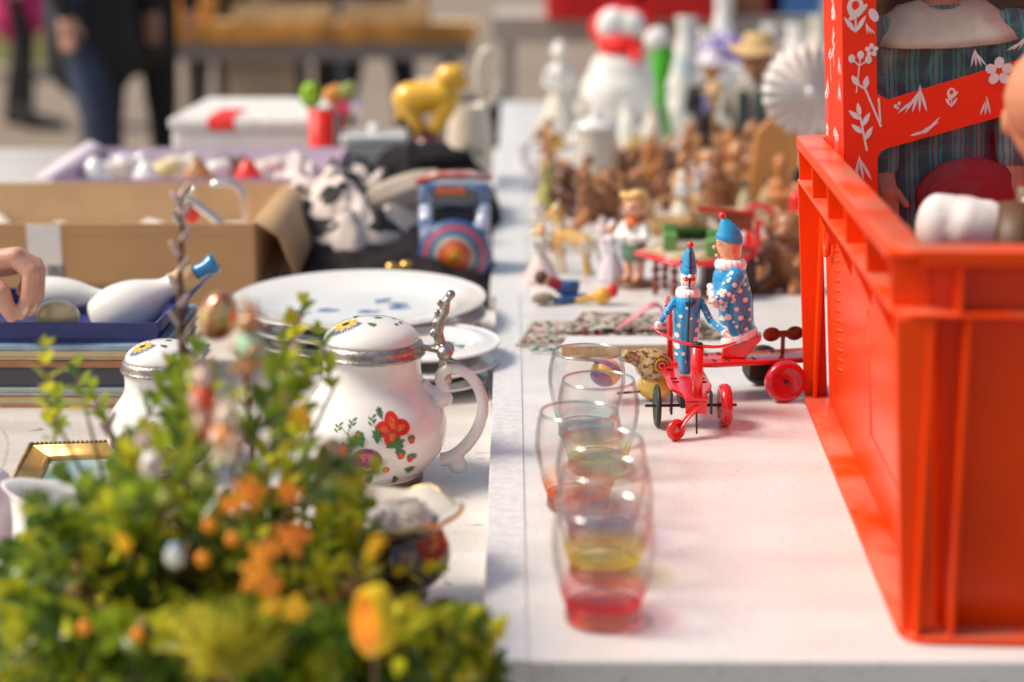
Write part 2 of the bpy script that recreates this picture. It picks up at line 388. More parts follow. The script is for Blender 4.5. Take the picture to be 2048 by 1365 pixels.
g.grid([rect(wb, lb, .001), rect(wt, lt, CH - .004), rect(wt - th, lt - th, CH - .004), rect(wb - th, lb - th, .006)], cap0=True, cap1=True)
walls = g.build('wall', crate_m, crate, bevel=.0008)
g = M(); rring(g, tx, ty, wt - .001, lt - .001, CH - .0055, CH, .02); 
for s in (-1, 1):      # down-turned lip of the rim
    g.box(s * tx - (.003 if s > 0 else 0), s * tx + (.003 if s < 0 else 0), -ty + .02, ty - .02, CH - .011, CH - .004)
    g.box(-tx + .02, tx - .02, s * ty - (.003 if s > 0 else 0), s * ty + (.003 if s < 0 else 0), CH - .011, CH - .004)
g.build('rim', crate_m, crate, bevel=.0022, seg=3)
z2 = CH - .042; ox, oy = lip(z2 / CH)
g = M(); rring(g, ox, oy, ox - wi - .002, oy - wi - .002, z2 - .003, z2, .02); g.build('flange', crate_m, crate, bevel=.001)
g = M(); rring(g, hx, hy, wb - .001, lb - .001, .0005, .006, .02); g.build('base_flange', crate_m, crate, bevel=.0015)
def rib(g, side, pos, z0, z1, w=.0035, dep=None):
    a0, b0 = lip(z0 / CH); a1, b1 = lip(z1 / CH); d = dep or wi
    if side in 'WE':
        s = -1 if side == 'W' else 1
        P = [(s * (a0 - d - .001), z0), (s * (a0 - .0015), z0), (s * (a1 - .0015), z1), (s * (a1 - d - .001), z1)]
        g.prism(P, pos - w / 2, pos + w / 2)
    else:
        s = -1 if side == 'S' else 1
        P = [(b0 - d - .001, z0), (b0 - .0015, z0), (b1 - .0015, z1), (b1 - d - .001, z1)]
        old = g.T; g.T = old @ Matrix.Rotation(R(90) * s, 4, 'Z'); g.prism(P, -s * pos - w / 2, -s * pos + w / 2); g.T = old
for side, half in (('W', hy), ('E', hy), ('S', hx), ('N', hx)):
    for e in (-1, 1):
        g = M(); rib(g, side, e * (half - .011), .006, z2 - .0035, .004)
        if side in 'SN': rib(g, side, e * (half - .034), .006, z2 - .0035, .004)
        g.build('corner_rib', crate_m, crate, bevel=.0008)
    k = 6 if side in 'WE' else 4
    for i in range(k):
        p = -half + .028 + (2 * half - .056) * i / (k - 1)
        g = M(); rib(g, side, p, z2, CH - .0058, .003); g.build('rim_rib', crate_m, crate, bevel=.0006)
for s in (-1, 1):     # small gussets and hand-hold loops hanging under the flange
    for p in (-.17, -.06, .06, .17):
        g = M(); a, b = lip(.2 / CH); a2, _ = lip((z2) / CH)
        g.prism([(s * (a2 - wi), z2 - .0032), (s * (a2 - .002), z2 - .0032), (s * (a2 - wi), z2 - .05)], p - .0015, p + .0015); g.build('gusset', crate_m, crate)
    g = M(); a, _ = lip(.19 / CH)
    pts = [(s * (a - wi + .004), .225 + .018 * math.cos(t), .195 + .03 * math.sin(t)) for t in [math.pi * (1 + i / 12) for i in range(13)]]
    pts = [(pts[0][0], pts[0][1], z2 - .003)] + pts + [(pts[-1][0], pts[-1][1], z2 - .003)]
    g.tube(pts, .0028, 6); g.build('grip_loop', crate_m, crate)
    g = M()      # raised slanting bars moulded on the side
    for i in range(14):
        z = .055 + i * .0095; a, _ = lip(z / CH)
        g.tube([(s * (a - wi), .205, z + .004), (s * (a - wi), .165, z + .012)], .002, 5)
    g.build('moulded_bars', crate_m, crate)
    g = M(); 
    for y0, y1, z0, z1 in ((-.2, -.02, .06, .15), (-.2, -.02, .16, .168)):
        for (ya, za, yb, zb) in ((y0, z0, y1, z0), (y0, z1, y1, z1), (y0, z0, y0, z1), (y1, z0, y1, z1)):
            aa, _ = lip(za / CH); ab, _ = lip(zb / CH); g.tube([(s * (aa - wi), ya, za), (s * (ab - wi), yb, zb)], .001, 5)
    g.build('moulded_frame', crate_m, crate)

# ------------------------------------------------------------------ doll in a printed red box
redbox = mat('red_printed_card', (.93, .035, .006), .4, var=.04, scale=40, spec=.3)
darkcard = mat('dark_card_inside', (.1, .07, .055), .8)
def plaid(name, cols, sc=130):
    m, n, N, L, b = nodes(name); tc = N.new('ShaderNodeTexCoord'); out = None
    for i, (d, s) in enumerate((('X', 1), ('Z', 1.15))):
        wv = N.new('ShaderNodeTexWave'); wv.bands_direction = d; wv.inputs['Scale'].default_value = sc / 6.28 * s; wv.inputs['Distortion'].default_value = .6; wv.inputs['Detail Scale'].default_value = 3
        L(tc.outputs['Object'], wv.inputs[0]); rp = N.new('ShaderNodeValToRGB'); rp.color_ramp.interpolation = 'CONSTANT'
        rp.color_ramp.elements[0].color = (*cols[0], 1); rp.color_ramp.elements[1].position = .42; rp.color_ramp.elements[1].color = (*cols[1], 1)
        e = rp.color_ramp.elements.new(.75); e.color = (*cols[2], 1); e = rp.color_ramp.elements.new(.93); e.color = (*cols[3], 1)
        L(wv.outputs[0], rp.inputs[0])
        if out is None: out = rp.outputs[0]
        else:
            mx = N.new('ShaderNodeMix'); mx.data_type = 'RGBA'; mx.inputs[0].default_value = .16; L(out, mx.inputs[6]); L(rp.outputs[0], mx.inputs[7]); out = mx.outputs[2]
    L(out, b.inputs['Base Color']); b.inputs['Roughness'].default_value = .8
    nz = N.new('ShaderNodeTexNoise'); nz.inputs['Scale'].default_value = 400; L(tc.outputs['Object'], nz.inputs[0])
    bp = N.new('ShaderNodeBump'); bp.inputs['Strength'].default_value = .3; bp.inputs['Distance'].default_value = .001; L(nz.outputs[0], bp.inputs['Height']); L(bp.outputs[0], b.inputs['Normal'])
    return m
plaid_m = plaid('teal_plaid_cloth', ((.05, .12, .17), (.03, .42, .37), (.22, .08, .19), (.12, .45, .4)))
def film(name, tint=(1, 1, 1), gl=.06, sc=9, st=.6, edge=.35):
    m, n, N, L, b = nodes(name); N.remove(b); o = N['Material Output']
    tr = N.new('ShaderNodeBsdfTransparent'); tr.inputs[0].default_value = (*tint, 1); gb = N.new('ShaderNodeBsdfGlossy'); gb.inputs['Roughness'].default_value = .06
    tc = N.new('ShaderNodeTexCoord'); nz = N.new('ShaderNodeTexNoise'); nz.inputs['Scale'].default_value = sc; nz.inputs['Detail'].default_value = 2; nz.inputs['Distortion'].default_value = 1.2
    L(tc.outputs['Object'], nz.inputs[0]); bp = N.new('ShaderNodeBump'); bp.inputs['Strength'].default_value = st; bp.inputs['Distance'].default_value = .02
    L(nz.outputs[0], bp.inputs['Height']); L(bp.outputs[0], gb.inputs['Normal'])
    fr = N.new('ShaderNodeLayerWeight'); fr.inputs[0].default_value = .35; mr = N.new('ShaderNodeMapRange'); mr.inputs[3].default_value = gl; mr.inputs[4].default_value = edge
    L(fr.outputs['Facing'], mr.inputs[0]); mx = N.new('ShaderNodeMixShader'); L(mr.outputs[0], mx.inputs[0]); L(tr.outputs[0], mx.inputs[1]); L(gb.outputs[0], mx.inputs[2]); L(mx.outputs[0], o.inputs[0])
    return m
film_m = film('clear_plastic_film', (.98, .98, .97), .055, 9, .4, .55)
BW, BD, BH = .235, .095, .56
bx = thing('doll_box', 'red box printed with white flowers and grasses, standing in the red crate', 'doll box', (.3155, 1.595, TZ + .009), R(0), None, 0, R(-3.2))
g = M()      # front card with two slanting windows: strips butted together, 1.2 mm thick
def card_poly(g, P, y0=0, y1=.0012): g.prism(P, y0, y1)
u0, u1 = .0305, .195
card_poly(g, [(0, 0), (u0, 0), (u0, BH), (0, BH)])
card_poly(g, [(u1, 0), (BW, 0), (BW, BH), (u1, BH)])
card_poly(g, [(u0, 0), (u1, 0), (u1, .05), (u0, .05)])
card_poly(g, [(u0, .254), (u0 + .004, .262), (u1, .298), (u1, .345), (u0 + .01, .307), (u0, .313)])
card_poly(g, [(u0, .53), (u1, .53), (u1, BH), (u0, BH)])
g.build('front_panel', redbox, bx)
for x0, x1 in ((0, .0012), (BW - .0012, BW)):
    g = M(); g.box(x0, x1, .0013, BD, 0, BH); g.build('side_panel', redbox, bx)
g = M(); g.box(.0013, BW - .0013, BD - .0012, BD, 0, BH); g.build('back_panel', darkcard, bx)
g = M(); g.box(.0013, BW - .0013, .0013, BD - .0013, 0, .0012); g.build('end_flap', redbox, bx)
g = M(); g.grid([[(u0 - .003, .0035, .05 + .12 * i) for i in range(5)], [(u1 + .003, .0035, .05 + .12 * i) for i in range(5)]], closed=False); g.build('window_film', film_m, bx)
d = Decal(); rr = random.Random(3)
def grass(x, y, ang, n, l):
    for i in range(n):
        a = ang + (i - (n - 1) / 2) * .3; d.leaf(x + (i - (n - 1) / 2) * l * .24, y, a, l * rr.uniform(.6, 1), l * .1, 0)
def flower(x, y, r):
    for i in range(5): d.ellipse(x + r * .62 * math.cos(i * 1.2566 + .3), y + r * .62 * math.sin(i * 1.2566 + .3), r * .42, r * .36, i * 1.2566 + .3, 0)
    d.ellipse(x, y, r * .22, r * .22, 0, 1)
def sprig(x, y, ang, l):
    d.line([(x, y), (x + l * math.cos(ang), y + l * math.sin(ang))], l * .06, 0)
    for i, t in enumerate((.3, .5, .7, .9)):
        d.leaf(x + l * t * math.cos(ang), y + l * t * math.sin(ang), ang + (.7 if i % 2 else -.7), l * .45, l * .16, 0)
    d.leaf(x + l * math.cos(ang), y + l * math.sin(ang), ang, l * .4, l * .15, 0)
def bells(x, y, ang, l):
    ex, ey = x + l * math.cos(ang), y + l * math.sin(ang); d.line([(x, y), (ex, ey)], l * .05, 0)
    for q in (-.9, 0, .9):
        bx_, by_ = ex + l * .4 * math.cos(ang + q), ey + l * .4 * math.sin(ang + q); d.line([(ex, ey), (bx_, by_)], l * .05, 0); d.ellipse(bx_, by_, l * .13, l * .16, 0, 0)
def tulip(x, y, s):
    d.ellipse(x, y + s * .3, s * .35, s * .42, 0, 0); d.ellipse(x, y + s * .38, s * .16, s * .2, 0, 1); d.ellipse(x + s * .1, y + s * .1, s * .14, s * .5, -.9, 0)
    d.leaf(x, y - s * .7, 1.0, s * .8, s * .2, 0); d.leaf(x, y - s * .7, 2.2, s * .8, s * .2, 0); d.line([(x, y), (x, y - s * .7)], s * .07, 0)
# left margin, going up
grass(.018, .235, 1.75, 3, .03); sprig(.021, .262, 1.75, .032); sprig(.010, .20, 1.5, .03); bells(.012, .315, 1.45, .024)
d.line([(.034, .283), (.02, .318), (.014, .322)], .0018, 0); d.line([(.0335, .287), (.032, .309)], .0018, 0); d.leaf(.015, .321, 2.2, .012, .006, 0); d.leaf(.02, .318, 1.4, .012, .006, 0)
flower(.026, .352, .006); grass(.026, .366, 2.0, 3, .014); tulip(.012, .384, .022); d.ellipse(.028, .383, .004, .0065, .5, 0); grass(.024, .406, 1.9, 3, .026); bells(.013, .44, 1.4, .02)
for z in (.03, .08, .13, .175): sprig(.015, z, 1.5, .03)
# band between the windows
grass(.062, .294, 1.25, 5, .028); d.ellipse(.047, .301, .0016, .0019, 0, 0); d.ellipse(.0505, .303, .0016, .0019, 0, 0); d.ellipse(.049, .299, .0014, .0014, 0, 0)
tulip(.0975, .306, .012); flower(.140, .327, .0125); grass(.122, .332, 1.8, 4, .02); grass(.152, .345, .75, 3, .022); grass(.066, .2735, .5, 3, .026); grass(.128, .288, 1.5, 3, .02); flower(.175, .325, .009)
for i in range(7): flower(.05 + i * .022, .545 - (i % 2) * .004, .006)
for i in range(8): sprig(.045 + i * .02, .008, 1.5, .02)
for i in range(11): tulip(.214, .03 + i * .05, .02)
d.build('printed_flowers', [whiteprint, redbox], lambda u, v, h: (u, -h, v), bx, .0003)
d = Decal()
for i in range(34):
    y, z = rr.uniform(.012, BD - .012), rr.uniform(.01, BH - .03); k = rr.random()
    if k < .4: sprig(y, z, rr.uniform(1.2, 1.9), .026)
    elif k < .6: bells(y, z, 1.5, .02)
    elif k < .8: grass(y, z, 1.5, 4, .022)
    else: flower(y, z, .007)
d.build('printed_side_flowers', [whiteprint, redbox], lambda u, v, h: (-h, u, v), bx, .0003)

def doll(name, label, loc, rz, dress, sk, hair, s=1, collar=None, strap=None, lean=0, sw=.046, sr=1):
    t = thing(name, label, 'doll', loc, rz, None, 0, lean, 1); t.scale = s if hasattr(s, '__len__') else (s, s, s)
    g = M(); g.loft([(0, 0, 0, .062, .036), (.05, 0, 0, .058, .035), (.12, 0, 0, .045, .031), (.17, 0, 0, .034, .026), (.2, 0, 0, .04, .028), (.235, 0, 0, .043, .028), (.255, 0, 0, .03, .022), (.262, 0, 0, .016, .014)], 28)
    g.build('dress', dress, t)
    g = M()
    g.cap((0, 0, .25), (0, 0, .275), .014, .013); g.ell((0, -.004, .318), (.044, .043, .048)); g.ell((0, -.046, .312), (.006, .007, .006))
    g.ell((-.043, -.002, .312), (.006, .009, .012)); g.ell((.043, -.002, .312), (.006, .009, .012)); g.ell((0, -.036, .29), (.014, .01, .007))
    for q in (-1, 1): g.ell((q * .022, -.034, .302), (.014, .012, .012))
    g.build('head', sk, t, voxel=.0025)
    for q in (-1, 1):
        g = M(); g.ell((q * sw, -.006, .232), (.024 * sr, .026 * sr, .026 * sr * (.8 if sr > 1 else 1)));
        if sr > 1:
            for k in range(6): g.ell((q * (sw - .018 + .007 * k), -.004 + .003 * (k % 3), .232), (.016, .026, .021), (.3 * k, 0, 0))
        g.cap((q * sw, -.006, .232), (q * .03, 0, .23), .02, .018); g.cap((q * (sw + .004), -.012, .225), (q * .046, -.03, .16), .02, .014); g.build('sleeve', dress, t, voxel=.003)
        g = M(); g.cap((q * .046, -.03, .158), (q * .044, -.038, .14), .009, .009)
        for k in range(4): g.cap((q * .044 + (k - 1.5) * .0045, -.039, .138), (q * .044 + (k - 1.5) * .005, -.043, .12 + abs(k - 1.4) * .002), .0028, .0022, 8)
        g.cap((q * .036, -.04, .14), (q * .03, -.046, .131), .003, .0024, 8); g.build('hand', sk, t, voxel=.0012)
        g = M(); g.ell((q * .018, -.043, .32), (.006, .004, .006)); g.build('eye', blacktin, t)
    g = M(); g.ell((0, -.044, .294), (.009, .004, .003)); g.build('mouth', mat('doll_lips', (.5, .06, .05), .4), t)
    g = M(); g.ell((0, .006, .33), (.048, .044, .045))
    for k in range(11 if hair is not sk else 0):
        a = math.pi * (-.1 + 1.2 * k / 10); g.ell((.047 * math.cos(a), .008 + .04 * math.sin(a), .3 - .01 * (k % 2)), (.014, .014, .028))
    g.build('hair', hair, t, voxel=.003)
    if collar:
        g = M(); g.lathe([(.015, .266), (.03, .263), (.052, .247), (.056, .241), (.05, .244), (.03, .256), (.015, .262)], n=32, fn=lambda a, r, z: (r * (1 if math.sin(a) > -.9 else .9), z - .006 * max(0, -math.sin(a)))); g.build('collar', collar, t)
    if strap:
        for q in (-1, 1):
            g = M(); g.tube([(q * .03, .034, .12), (q * .034, .036, .18), (q * .036, .034, .225), (q * .036, .02, .256)], .011, 8, flat=.25); g.build('back_strap', strap, t)
            g = M(); g.tube([(q * .026, -.036 + .002 * k - (.004 if 0 < k < 4 else 0), .12 + .035 * k) for k in range(5)], .009, 8, flat=.25); g.build('strap', strap, t)
    return t
hair_d = mat('doll_hair', (.14, .07, .035), .6, var=.4, scale=200)
dsk = mat('doll_skin', (.55, .24, .15), .4, var=.06)
dd = doll('doll', 'doll in teal plaid dress with cream collar inside the red flowered box', (.3155 + .098, 1.595 + .051, TZ + .044), 0, plaid_m, dsk, hair_d, (1.36, .84, 1.36), mat('cream_cloth', (.74, .67, .55), .8, bump=.2), None, R(-3))
g = M(); g.ell((.012, -.04, .135), (.036, .011, .026)); g.build('reflection_oval', mat('reflection_dark_red', (.3, .012, .03), .6), dd)  # dark red oval shaped in for the reddish reflection on the box window
# second doll leaning over the near end of the crate
sk2 = mat('doll_skin_orange', (.6, .25, .14), .5, var=.08)
doll('doll', 'doll in a white blouse with brown straps leaning in front of the boxed doll', (.412, 1.30, TZ + .01), R(165), mat('white_cotton', (.72, .7, .68), .85, bump=.3), sk2, sk2, 1.03, None, mat('brown_leather', (.1, .04, .015), .5), R(0), .072, 1.12)

# ------------------------------------------------------------------ tumblers
def tumglass(name):
    m, n, N, L, b = nodes(name); N.remove(b); o = N['Material Output']
    lw = N.new('ShaderNodeLayerWeight'); lw.inputs[0].default_value = .5
    rp = N.new('ShaderNodeValToRGB'); rp.color_ramp.elements[0].position = .62; rp.color_ramp.elements[0].color = (.985, .985, .98, 1); rp.color_ramp.elements[1].position = 1; rp.color_ramp.elements[1].color = (.6, .6, .59, 1)
    L(lw.outputs['Facing'], rp.inputs[0]); tr = N.new('ShaderNodeBsdfTransparent'); L(rp.outputs[0], tr.inputs[0])
    gb = N.new('ShaderNodeBsdfGlossy'); gb.inputs['Roughness'].default_value = .02
    fr = N.new('ShaderNodeMath'); fr.operation = 'POWER'; L(lw.outputs['Facing'], fr.inputs[0]); fr.inputs[1].default_value = 4.5
    f2 = N.new('ShaderNodeMath'); f2.operation = 'MULTIPLY_ADD'; L(fr.outputs[0], f2.inputs[0]); f2.inputs[1].default_value = .85; f2.inputs[2].default_value = .05
    mx = N.new('ShaderNodeMixShader'); L(f2.outputs[0], mx.inputs[0]); L(tr.outputs[0], mx.inputs[1]); L(gb.outputs[0], mx.inputs[2]); L(mx.outputs[0], o.inputs[0])
    return m
tg = tumglass('clear_glass')
def tumrim():
    m, n, N, L, b = nodes('rim_glass'); N.remove(b); o = N['Material Output']; tr = N.new('ShaderNodeBsdfTransparent'); tr.inputs[0].default_value = (.85, .85, .84, 1); gb = N.new('ShaderNodeBsdfGlossy'); gb.inputs['Roughness'].default_value = .08
    mx = N.new('ShaderNodeMixShader'); mx.inputs[0].default_value = .42; L(tr.outputs[0], mx.inputs[1]); L(gb.outputs[0], mx.inputs[2]); L(mx.outputs[0], o.inputs[0]); return m
def tumbase(name, col):
    m = mat(name, tuple(min(1, .25 + .75 * c if 'red' in name or 'yellow' in name else .5 + .5 * c) for c in col), .05, trans=.96, var=.2, scale=90, ior=1.45, bump=.6, bscale=110); return m
tum = [(1174, 703, 1.60, (.25, .6, .72), 'pale blue'), (1197, 760, 1.497, (.5, .62, .12), 'lime green'), (1158, 824, 1.395, (.95, .2, .02), 'orange'),
       (1204, 880, 1.315, (.3, .2, .4), 'purple'), (1211, 940, 1.239, (.95, .72, .03), 'yellow'), (1208, 1010, 1.153, (.85, .04, .06), 'red')]
for i, (px, py, Y, col, cn) in enumerate(tum):
    p = atY(px, py, Y); ex = {0: 'farthest of the row', 1: 'second farthest', 2: 'standing out of line nearest the table edge', 3: 'between the orange and yellow ones', 4: 'just behind the red one', 5: 'at the near end of the row'}[i]
    t = thing('tumbler', f'clear glass tumbler with {cn} base, {ex}', 'glass', (p.x, Y, TZ), 0, 'tumblers lined up on the white table')
    H = .083
    outer = [(.0265, .014), (.0305, .026), (.0345, .042), (.0362, .055), (.0358, .066), (.034, .076), (.0322, H - .001), (.0316, H)]
    inner = [(.0306, H - .0005), (.0326, .075), (.034, .066), (.0344, .055), (.0328, .042), (.0288, .028), (.0235, .019)]
    g = M(); g.lathe(outer + inner, n=56, cap=False); g.build('bowl', tg, t)
    g = M(); g.lathe([(.0309, H - .0008), (.0317, H - .0016), (.0323, H - .0006), (.0319, H + .0006), (.0311, H + .0006), (.0309, H - .0008)], n=56, cap=False); g.build('rim', MATS.get('rim_glass') or tumrim(), t)
    g = M(); g.lathe([(.018, .0012), (.0235, .0004), (.0268, .003), (.0262, .008), (.0264, .0137), (.0232, .0145), (.012, .0125), (.004, .012)], n=56); g.build('base', tumbase('tumbler_base_' + cn.replace(' ', '_'), col), t)
    g = M()   # colour wash round the lower wall
    g.lathe([(.0271, .0142), (.0311, .026), (.0322, .0305)], n=56, cap=False)
    m, n, N, L, b = nodes('wash_' + cn.replace(' ', '_')); N.remove(b); o = N['Material Output']
    tr = N.new('ShaderNodeBsdfTransparent'); tr.inputs[0].default_value = (*[min(1, .62 + c) for c in col], 1); df = N.new('ShaderNodeBsdfTranslucent'); df.inputs[0].default_value = (*col, 1); d2 = N.new('ShaderNodeBsdfDiffuse'); d2.inputs[0].default_value = (*col, 1)
    ad = N.new('ShaderNodeMixShader'); L(df.outputs[0], ad.inputs[1]); L(d2.outputs[0], ad.inputs[2])
    tc = N.new('ShaderNodeTexCoord'); sp = N.new('ShaderNodeSeparateXYZ'); L(tc.outputs['Object'], sp.inputs[0]); nz = N.new('ShaderNodeTexNoise'); nz.inputs['Scale'].default_value = 60; L(tc.outputs['Object'], nz.inputs[0])
    mr = N.new('ShaderNodeMapRange'); mr.inputs[1].default_value = .0305; mr.inputs[2].default_value = .014; mr.inputs[3].default_value = -.2; mr.inputs[4].default_value = .45; L(sp.outputs[2], mr.inputs[0])
    am = N.new('ShaderNodeMath'); am.operation = 'MULTIPLY_ADD'; L(nz.outputs[0], am.inputs[0]); am.inputs[1].default_value = .3 if cn in ('red', 'yellow', 'orange') else .12; L(mr.outputs[0], am.inputs[2]); am.use_clamp = True
    t2 = N.new('ShaderNodeBsdfTransparent'); m1 = N.new('ShaderNodeMixShader'); L(am.outputs[0], m1.inputs[0]); L(tr.outputs[0], m1.inputs[1]); L(ad.outputs[0], m1.inputs[2])
    m2 = N.new('ShaderNodeMixShader'); cl = N.new('ShaderNodeMapRange'); cl.inputs[1].default_value = .0322; cl.inputs[2].default_value = .024; L(sp.outputs[2], cl.inputs[0])
    L(cl.outputs[0], m2.inputs[0]); L(t2.outputs[0], m2.inputs[1]); L(m1.outputs[0], m2.inputs[2]); L(m2.outputs[0], o.inputs[0])
    g.build('colour_band', m, t)

# ------------------------------------------------------------------ tin clown scooters
q = .0001843
def wheel(t, x, y, r, wd, m, hubm, name='wheel'):
    g = M(); old = g.T; g.T = Matrix.Translation((x, y, r)) @ Matrix.Rotation(R(90), 4, 'Y')
    g.lathe([(r * .1, -wd * .25), (r * .55, -wd * .22), (r * .62, -wd * .38), (r * .72, -wd * .5), (r * .9, -wd * .47), (r * .985, -wd * .25), (r, 0), (r * .985, wd * .25), (r * .9, wd * .47), (r * .72, wd * .5), (r * .62, wd * .38), (r * .55, wd * .22), (r * .1, wd * .25)], n=48)
    o = g.build(name, m, t)
    g = M(); g.T = Matrix.Translation((x, y, r)) @ Matrix.Rotation(R(90), 4, 'Y'); g.lathe([(r * .1, -wd * .45), (r * .13, -wd * .2), (r * .13, wd * .2), (r * .1, wd * .45)], n=12); g.build('hub', hubm, o)
    return o
BODY = [(765, 492, 590, 38), (745, 487, 625, 52), (720, 484, 648, 58), (690, 480, 652, 62), (640, 468, 640, 66), (580, 461, 638, 71), (520, 450, 635, 74), (470, 434, 626, 75), (420, 425, 608, 73), (380, 426, 601, 68), (350, 440, 592, 54), (335, 470, 575, 36)]
HEAD0 = [(312, 485, 552, 30), (300, 468, 562, 40), (280, 456, 568, 47), (262, 448, 570, 50), (245, 442, 571, 51), (225, 439, 572, 52), (200, 441, 571, 52), (185, 450, 565, 44)]
HAT0 = [(220, 440, 573, 53), (216, 435, 577, 56), (202, 433, 578, 58), (185, 437, 576, 57), (178, 443, 574, 54), (155, 447, 566, 49), (130, 452, 546, 40), (112, 456, 524, 30), (98, 458, 502, 20), (88, 460, 488, 12)]
def prof(S): return [((820 - a) * q, 0, ((b + c) / 2 - 530) * q, d * q, (c - b) / 2 * q) for a, b, c, d in S]
def at(S, z):
    P = prof(S)
    for A, B in zip(P, P[1:]):
        if A[0] <= z <= B[0]:
            k = (z - A[0]) / (B[0] - A[0]); return [A[i] + (B[i] - A[i]) * k for i in range(5)]
    return P[0] if z < P[0][0] else P[-1]
def side_fn(S, sg):
    def fn(u, v, h):
        _, cx, cy, rx, ry = at(S, v); k = max(0, 1 - ((u - cy) / ry) ** 2); nrm = Vector((math.sqrt(k) / rx, (u - cy) / ry / ry, 0)).normalized()
        return (sg * (rx * math.sqrt(k) + nrm.x * h), u + nrm.y * h, v)
    return fn
def front_fn(S):
    def fn(u, v, h):
        _, cx, cy, rx, ry = at(S, v); k = max(0, 1 - (u / rx) ** 2); nrm = Vector((u / rx / rx, math.sqrt(k) / ry, 0)).normalized()
        return (u + nrm.x * h, cy - ry * math.sqrt(k) - nrm.y * h, v)
    return fn
SD = [(566, 455, 13), (529, 503, 17), (595, 504, 13), (497, 538, 10), (552, 551, 12), (618, 558, 8), (512, 596, 17), (575, 598, 14), (476, 612, 8), (498, 662, 17), (605, 660, 10), (556, 645, 9), (575, 700, 14), (533, 706, 10), (590, 385, 10), (612, 450, 7), (455, 520, 8), (590, 425, 9), (480, 560, 6), (540, 620, 7), (620, 610, 8), (560, 400, 10), (478, 700, 8)]
FD = [(-50, 528, 10, 14), (-55, 585, 11, 16), (-52, 650, 13, 20), (48, 555, 13, 15), (42, 607, 13, 15), (30, 664, 15, 20), (40, 712, 10, 12), (-52, 700, 8, 10), (15, 590, 0, 0), (-20, 690, 9, 12), (10, 480, 8, 9), (-42, 470, 9, 10), (52, 500, 7, 10), (0, 735, 8, 9), (-15, 420, 8, 8)]
def zr(z): return 88 + (z - 88) * 1.18 if z <= 220 else 243.8 + (z - 220) * .88
def clown(t, riding):
    HEAD = [(zr(a), b, c, d * .86) for a, b, c, d in HEAD0] if riding else HEAD0
    HAT = [(zr(a), b, c, d * .8) for a, b, c, d in HAT0] if riding else HAT0
    peach = mat('litho_peach', (.8, .4, .22), .25, var=.04, coat=.6)
    hot = mat('litho_red', (.74, .02, .015), .25, var=.08, coat=.6)
    g = M(); g.loft(prof([(816, 500, 562, 30), (800, 496, 575, 42)] + BODY if riding else BODY), 40); suit = g.build('suit', bluetin, t, sub=1)
    d = Decal()
    for x, y, r in SD:
        if riding and x > 560 and y < 460: continue
        d.ellipse((x - 530) * q, (820 - y) * q, r * q, r * q, 0, 0, 16)
    a = d
    for sg in (1, -1) if not riding else (): d.build('polka_dots', [whitetin], side_fn(BODY, sg), suit, .0003)
    d = Decal()
    for x, y, a_, b_ in FD:
        if a_: d.ellipse(x * q, (820 - y) * q, a_ * q, b_ * q, 0, 0, 16)
    d.build('front_dots', [whitetin], front_fn(BODY), suit, .00032)
    g = M()   # dark crease lines of the pressed tin
    f = side_fn(BODY, 1)
    g.tube([f((x - 530) * q, (820 - y) * q, .0002) for x, y in ((636, 560), (600, 590), (572, 625), (568, 660), (590, 695), (600, 740))], .0004, 6)
    g.tube([f((x - 530) * q, (820 - y) * q, .0001) for x, y in ((628, 440), (634, 500), (637, 560), (641, 620), (652, 672))], .0004, 6)
    if riding: g.tube([front_fn(BODY)((-3 + k) * q, (820 - y) * q, .0006) for k, y in enumerate((350, 420, 500, 580, 660, 740))], .0008, 6)
    g.build('seam', blacktin, suit)
    g = M(); fz = lambda s: (820 - 745) * q + (s + 45 * q) / (195 * q) * 72 * q      # frill slopes up to the heel
    rows = []
    for k, (dz, sc_) in enumerate(((-.0035, .99), (-.0045, 1.06), (-.001, 1.1), (.0035, 1.06), (.0052, .98))):
        row = []
        for i in range(48):
            an = 2 * math.pi * i / 48; wv = 1 + .03 * math.cos(12 * an) * (1 if k < 3 else .3)
            y = ((570 - 530) + 88 * math.sin(an) * sc_ * wv) * q; x = 60 * math.cos(an) * sc_ * wv * q; row.append((x, y, fz(y) + dz - .0004 * math.cos(12 * an)))
        rows.append(row)
    g.grid(rows, cap0=True, cap1=True)
    if riding: g.bm.free()
    else: g.build('trouser_frill', whitetin, t, sub=1)
    g = M(); P = [(480, 820), (606, 820), (645, 768), (684, 722), (688, 690), (640, 705), (560, 735), (488, 760)]
    old = g.T; g.T = Matrix.Rotation(R(90), 4, 'Z'); g.prism([((x - 530) * q, (820 - y) * q) for x, y in P], -48 * q, 48 * q)
    if riding: g.bm.free()
    else: g.build('shoes', hot, t, bevel=.0022, seg=4)
    g = M(); rows = []
    for dz, sc_ in ((345, .9), (360, 1.08), (354, 1.28), (336, 1.36), (318, 1.32), (304, 1.16), (300, .9), (306, .6)):
        row = []
        for i in range(72):
            an = 2 * math.pi * i / 72; wv = 1 + .022 * math.cos(16 * an)
            row.append((50 * math.cos(an) * sc_ * wv * q, ((516 - 530) + 60 * math.sin(an) * sc_ * wv) * q, (820 - dz - (24 if riding else 0)) * q + .0003 * math.cos(16 * an + 1.5)))
        rows.append(row)
    g.grid(rows); g.build('ruff', whitetin, t)
    g = M(); g.loft(prof(HEAD), 32); g.ell((0, (431 - 530) * q, (820 - 243) * q), .0021); g.ell((0, (444 - 530) * q, (820 - 285) * q), (.004, .002, .0015)) if not riding else None; head = g.build('head', peach if not riding else whitetin, t)
    fs = side_fn(HEAD, 1)
    d = Decal(); hz = lambda y: (820 - (zr(y) if riding else y)) * q; hy_ = lambda x: (x - 530) * q
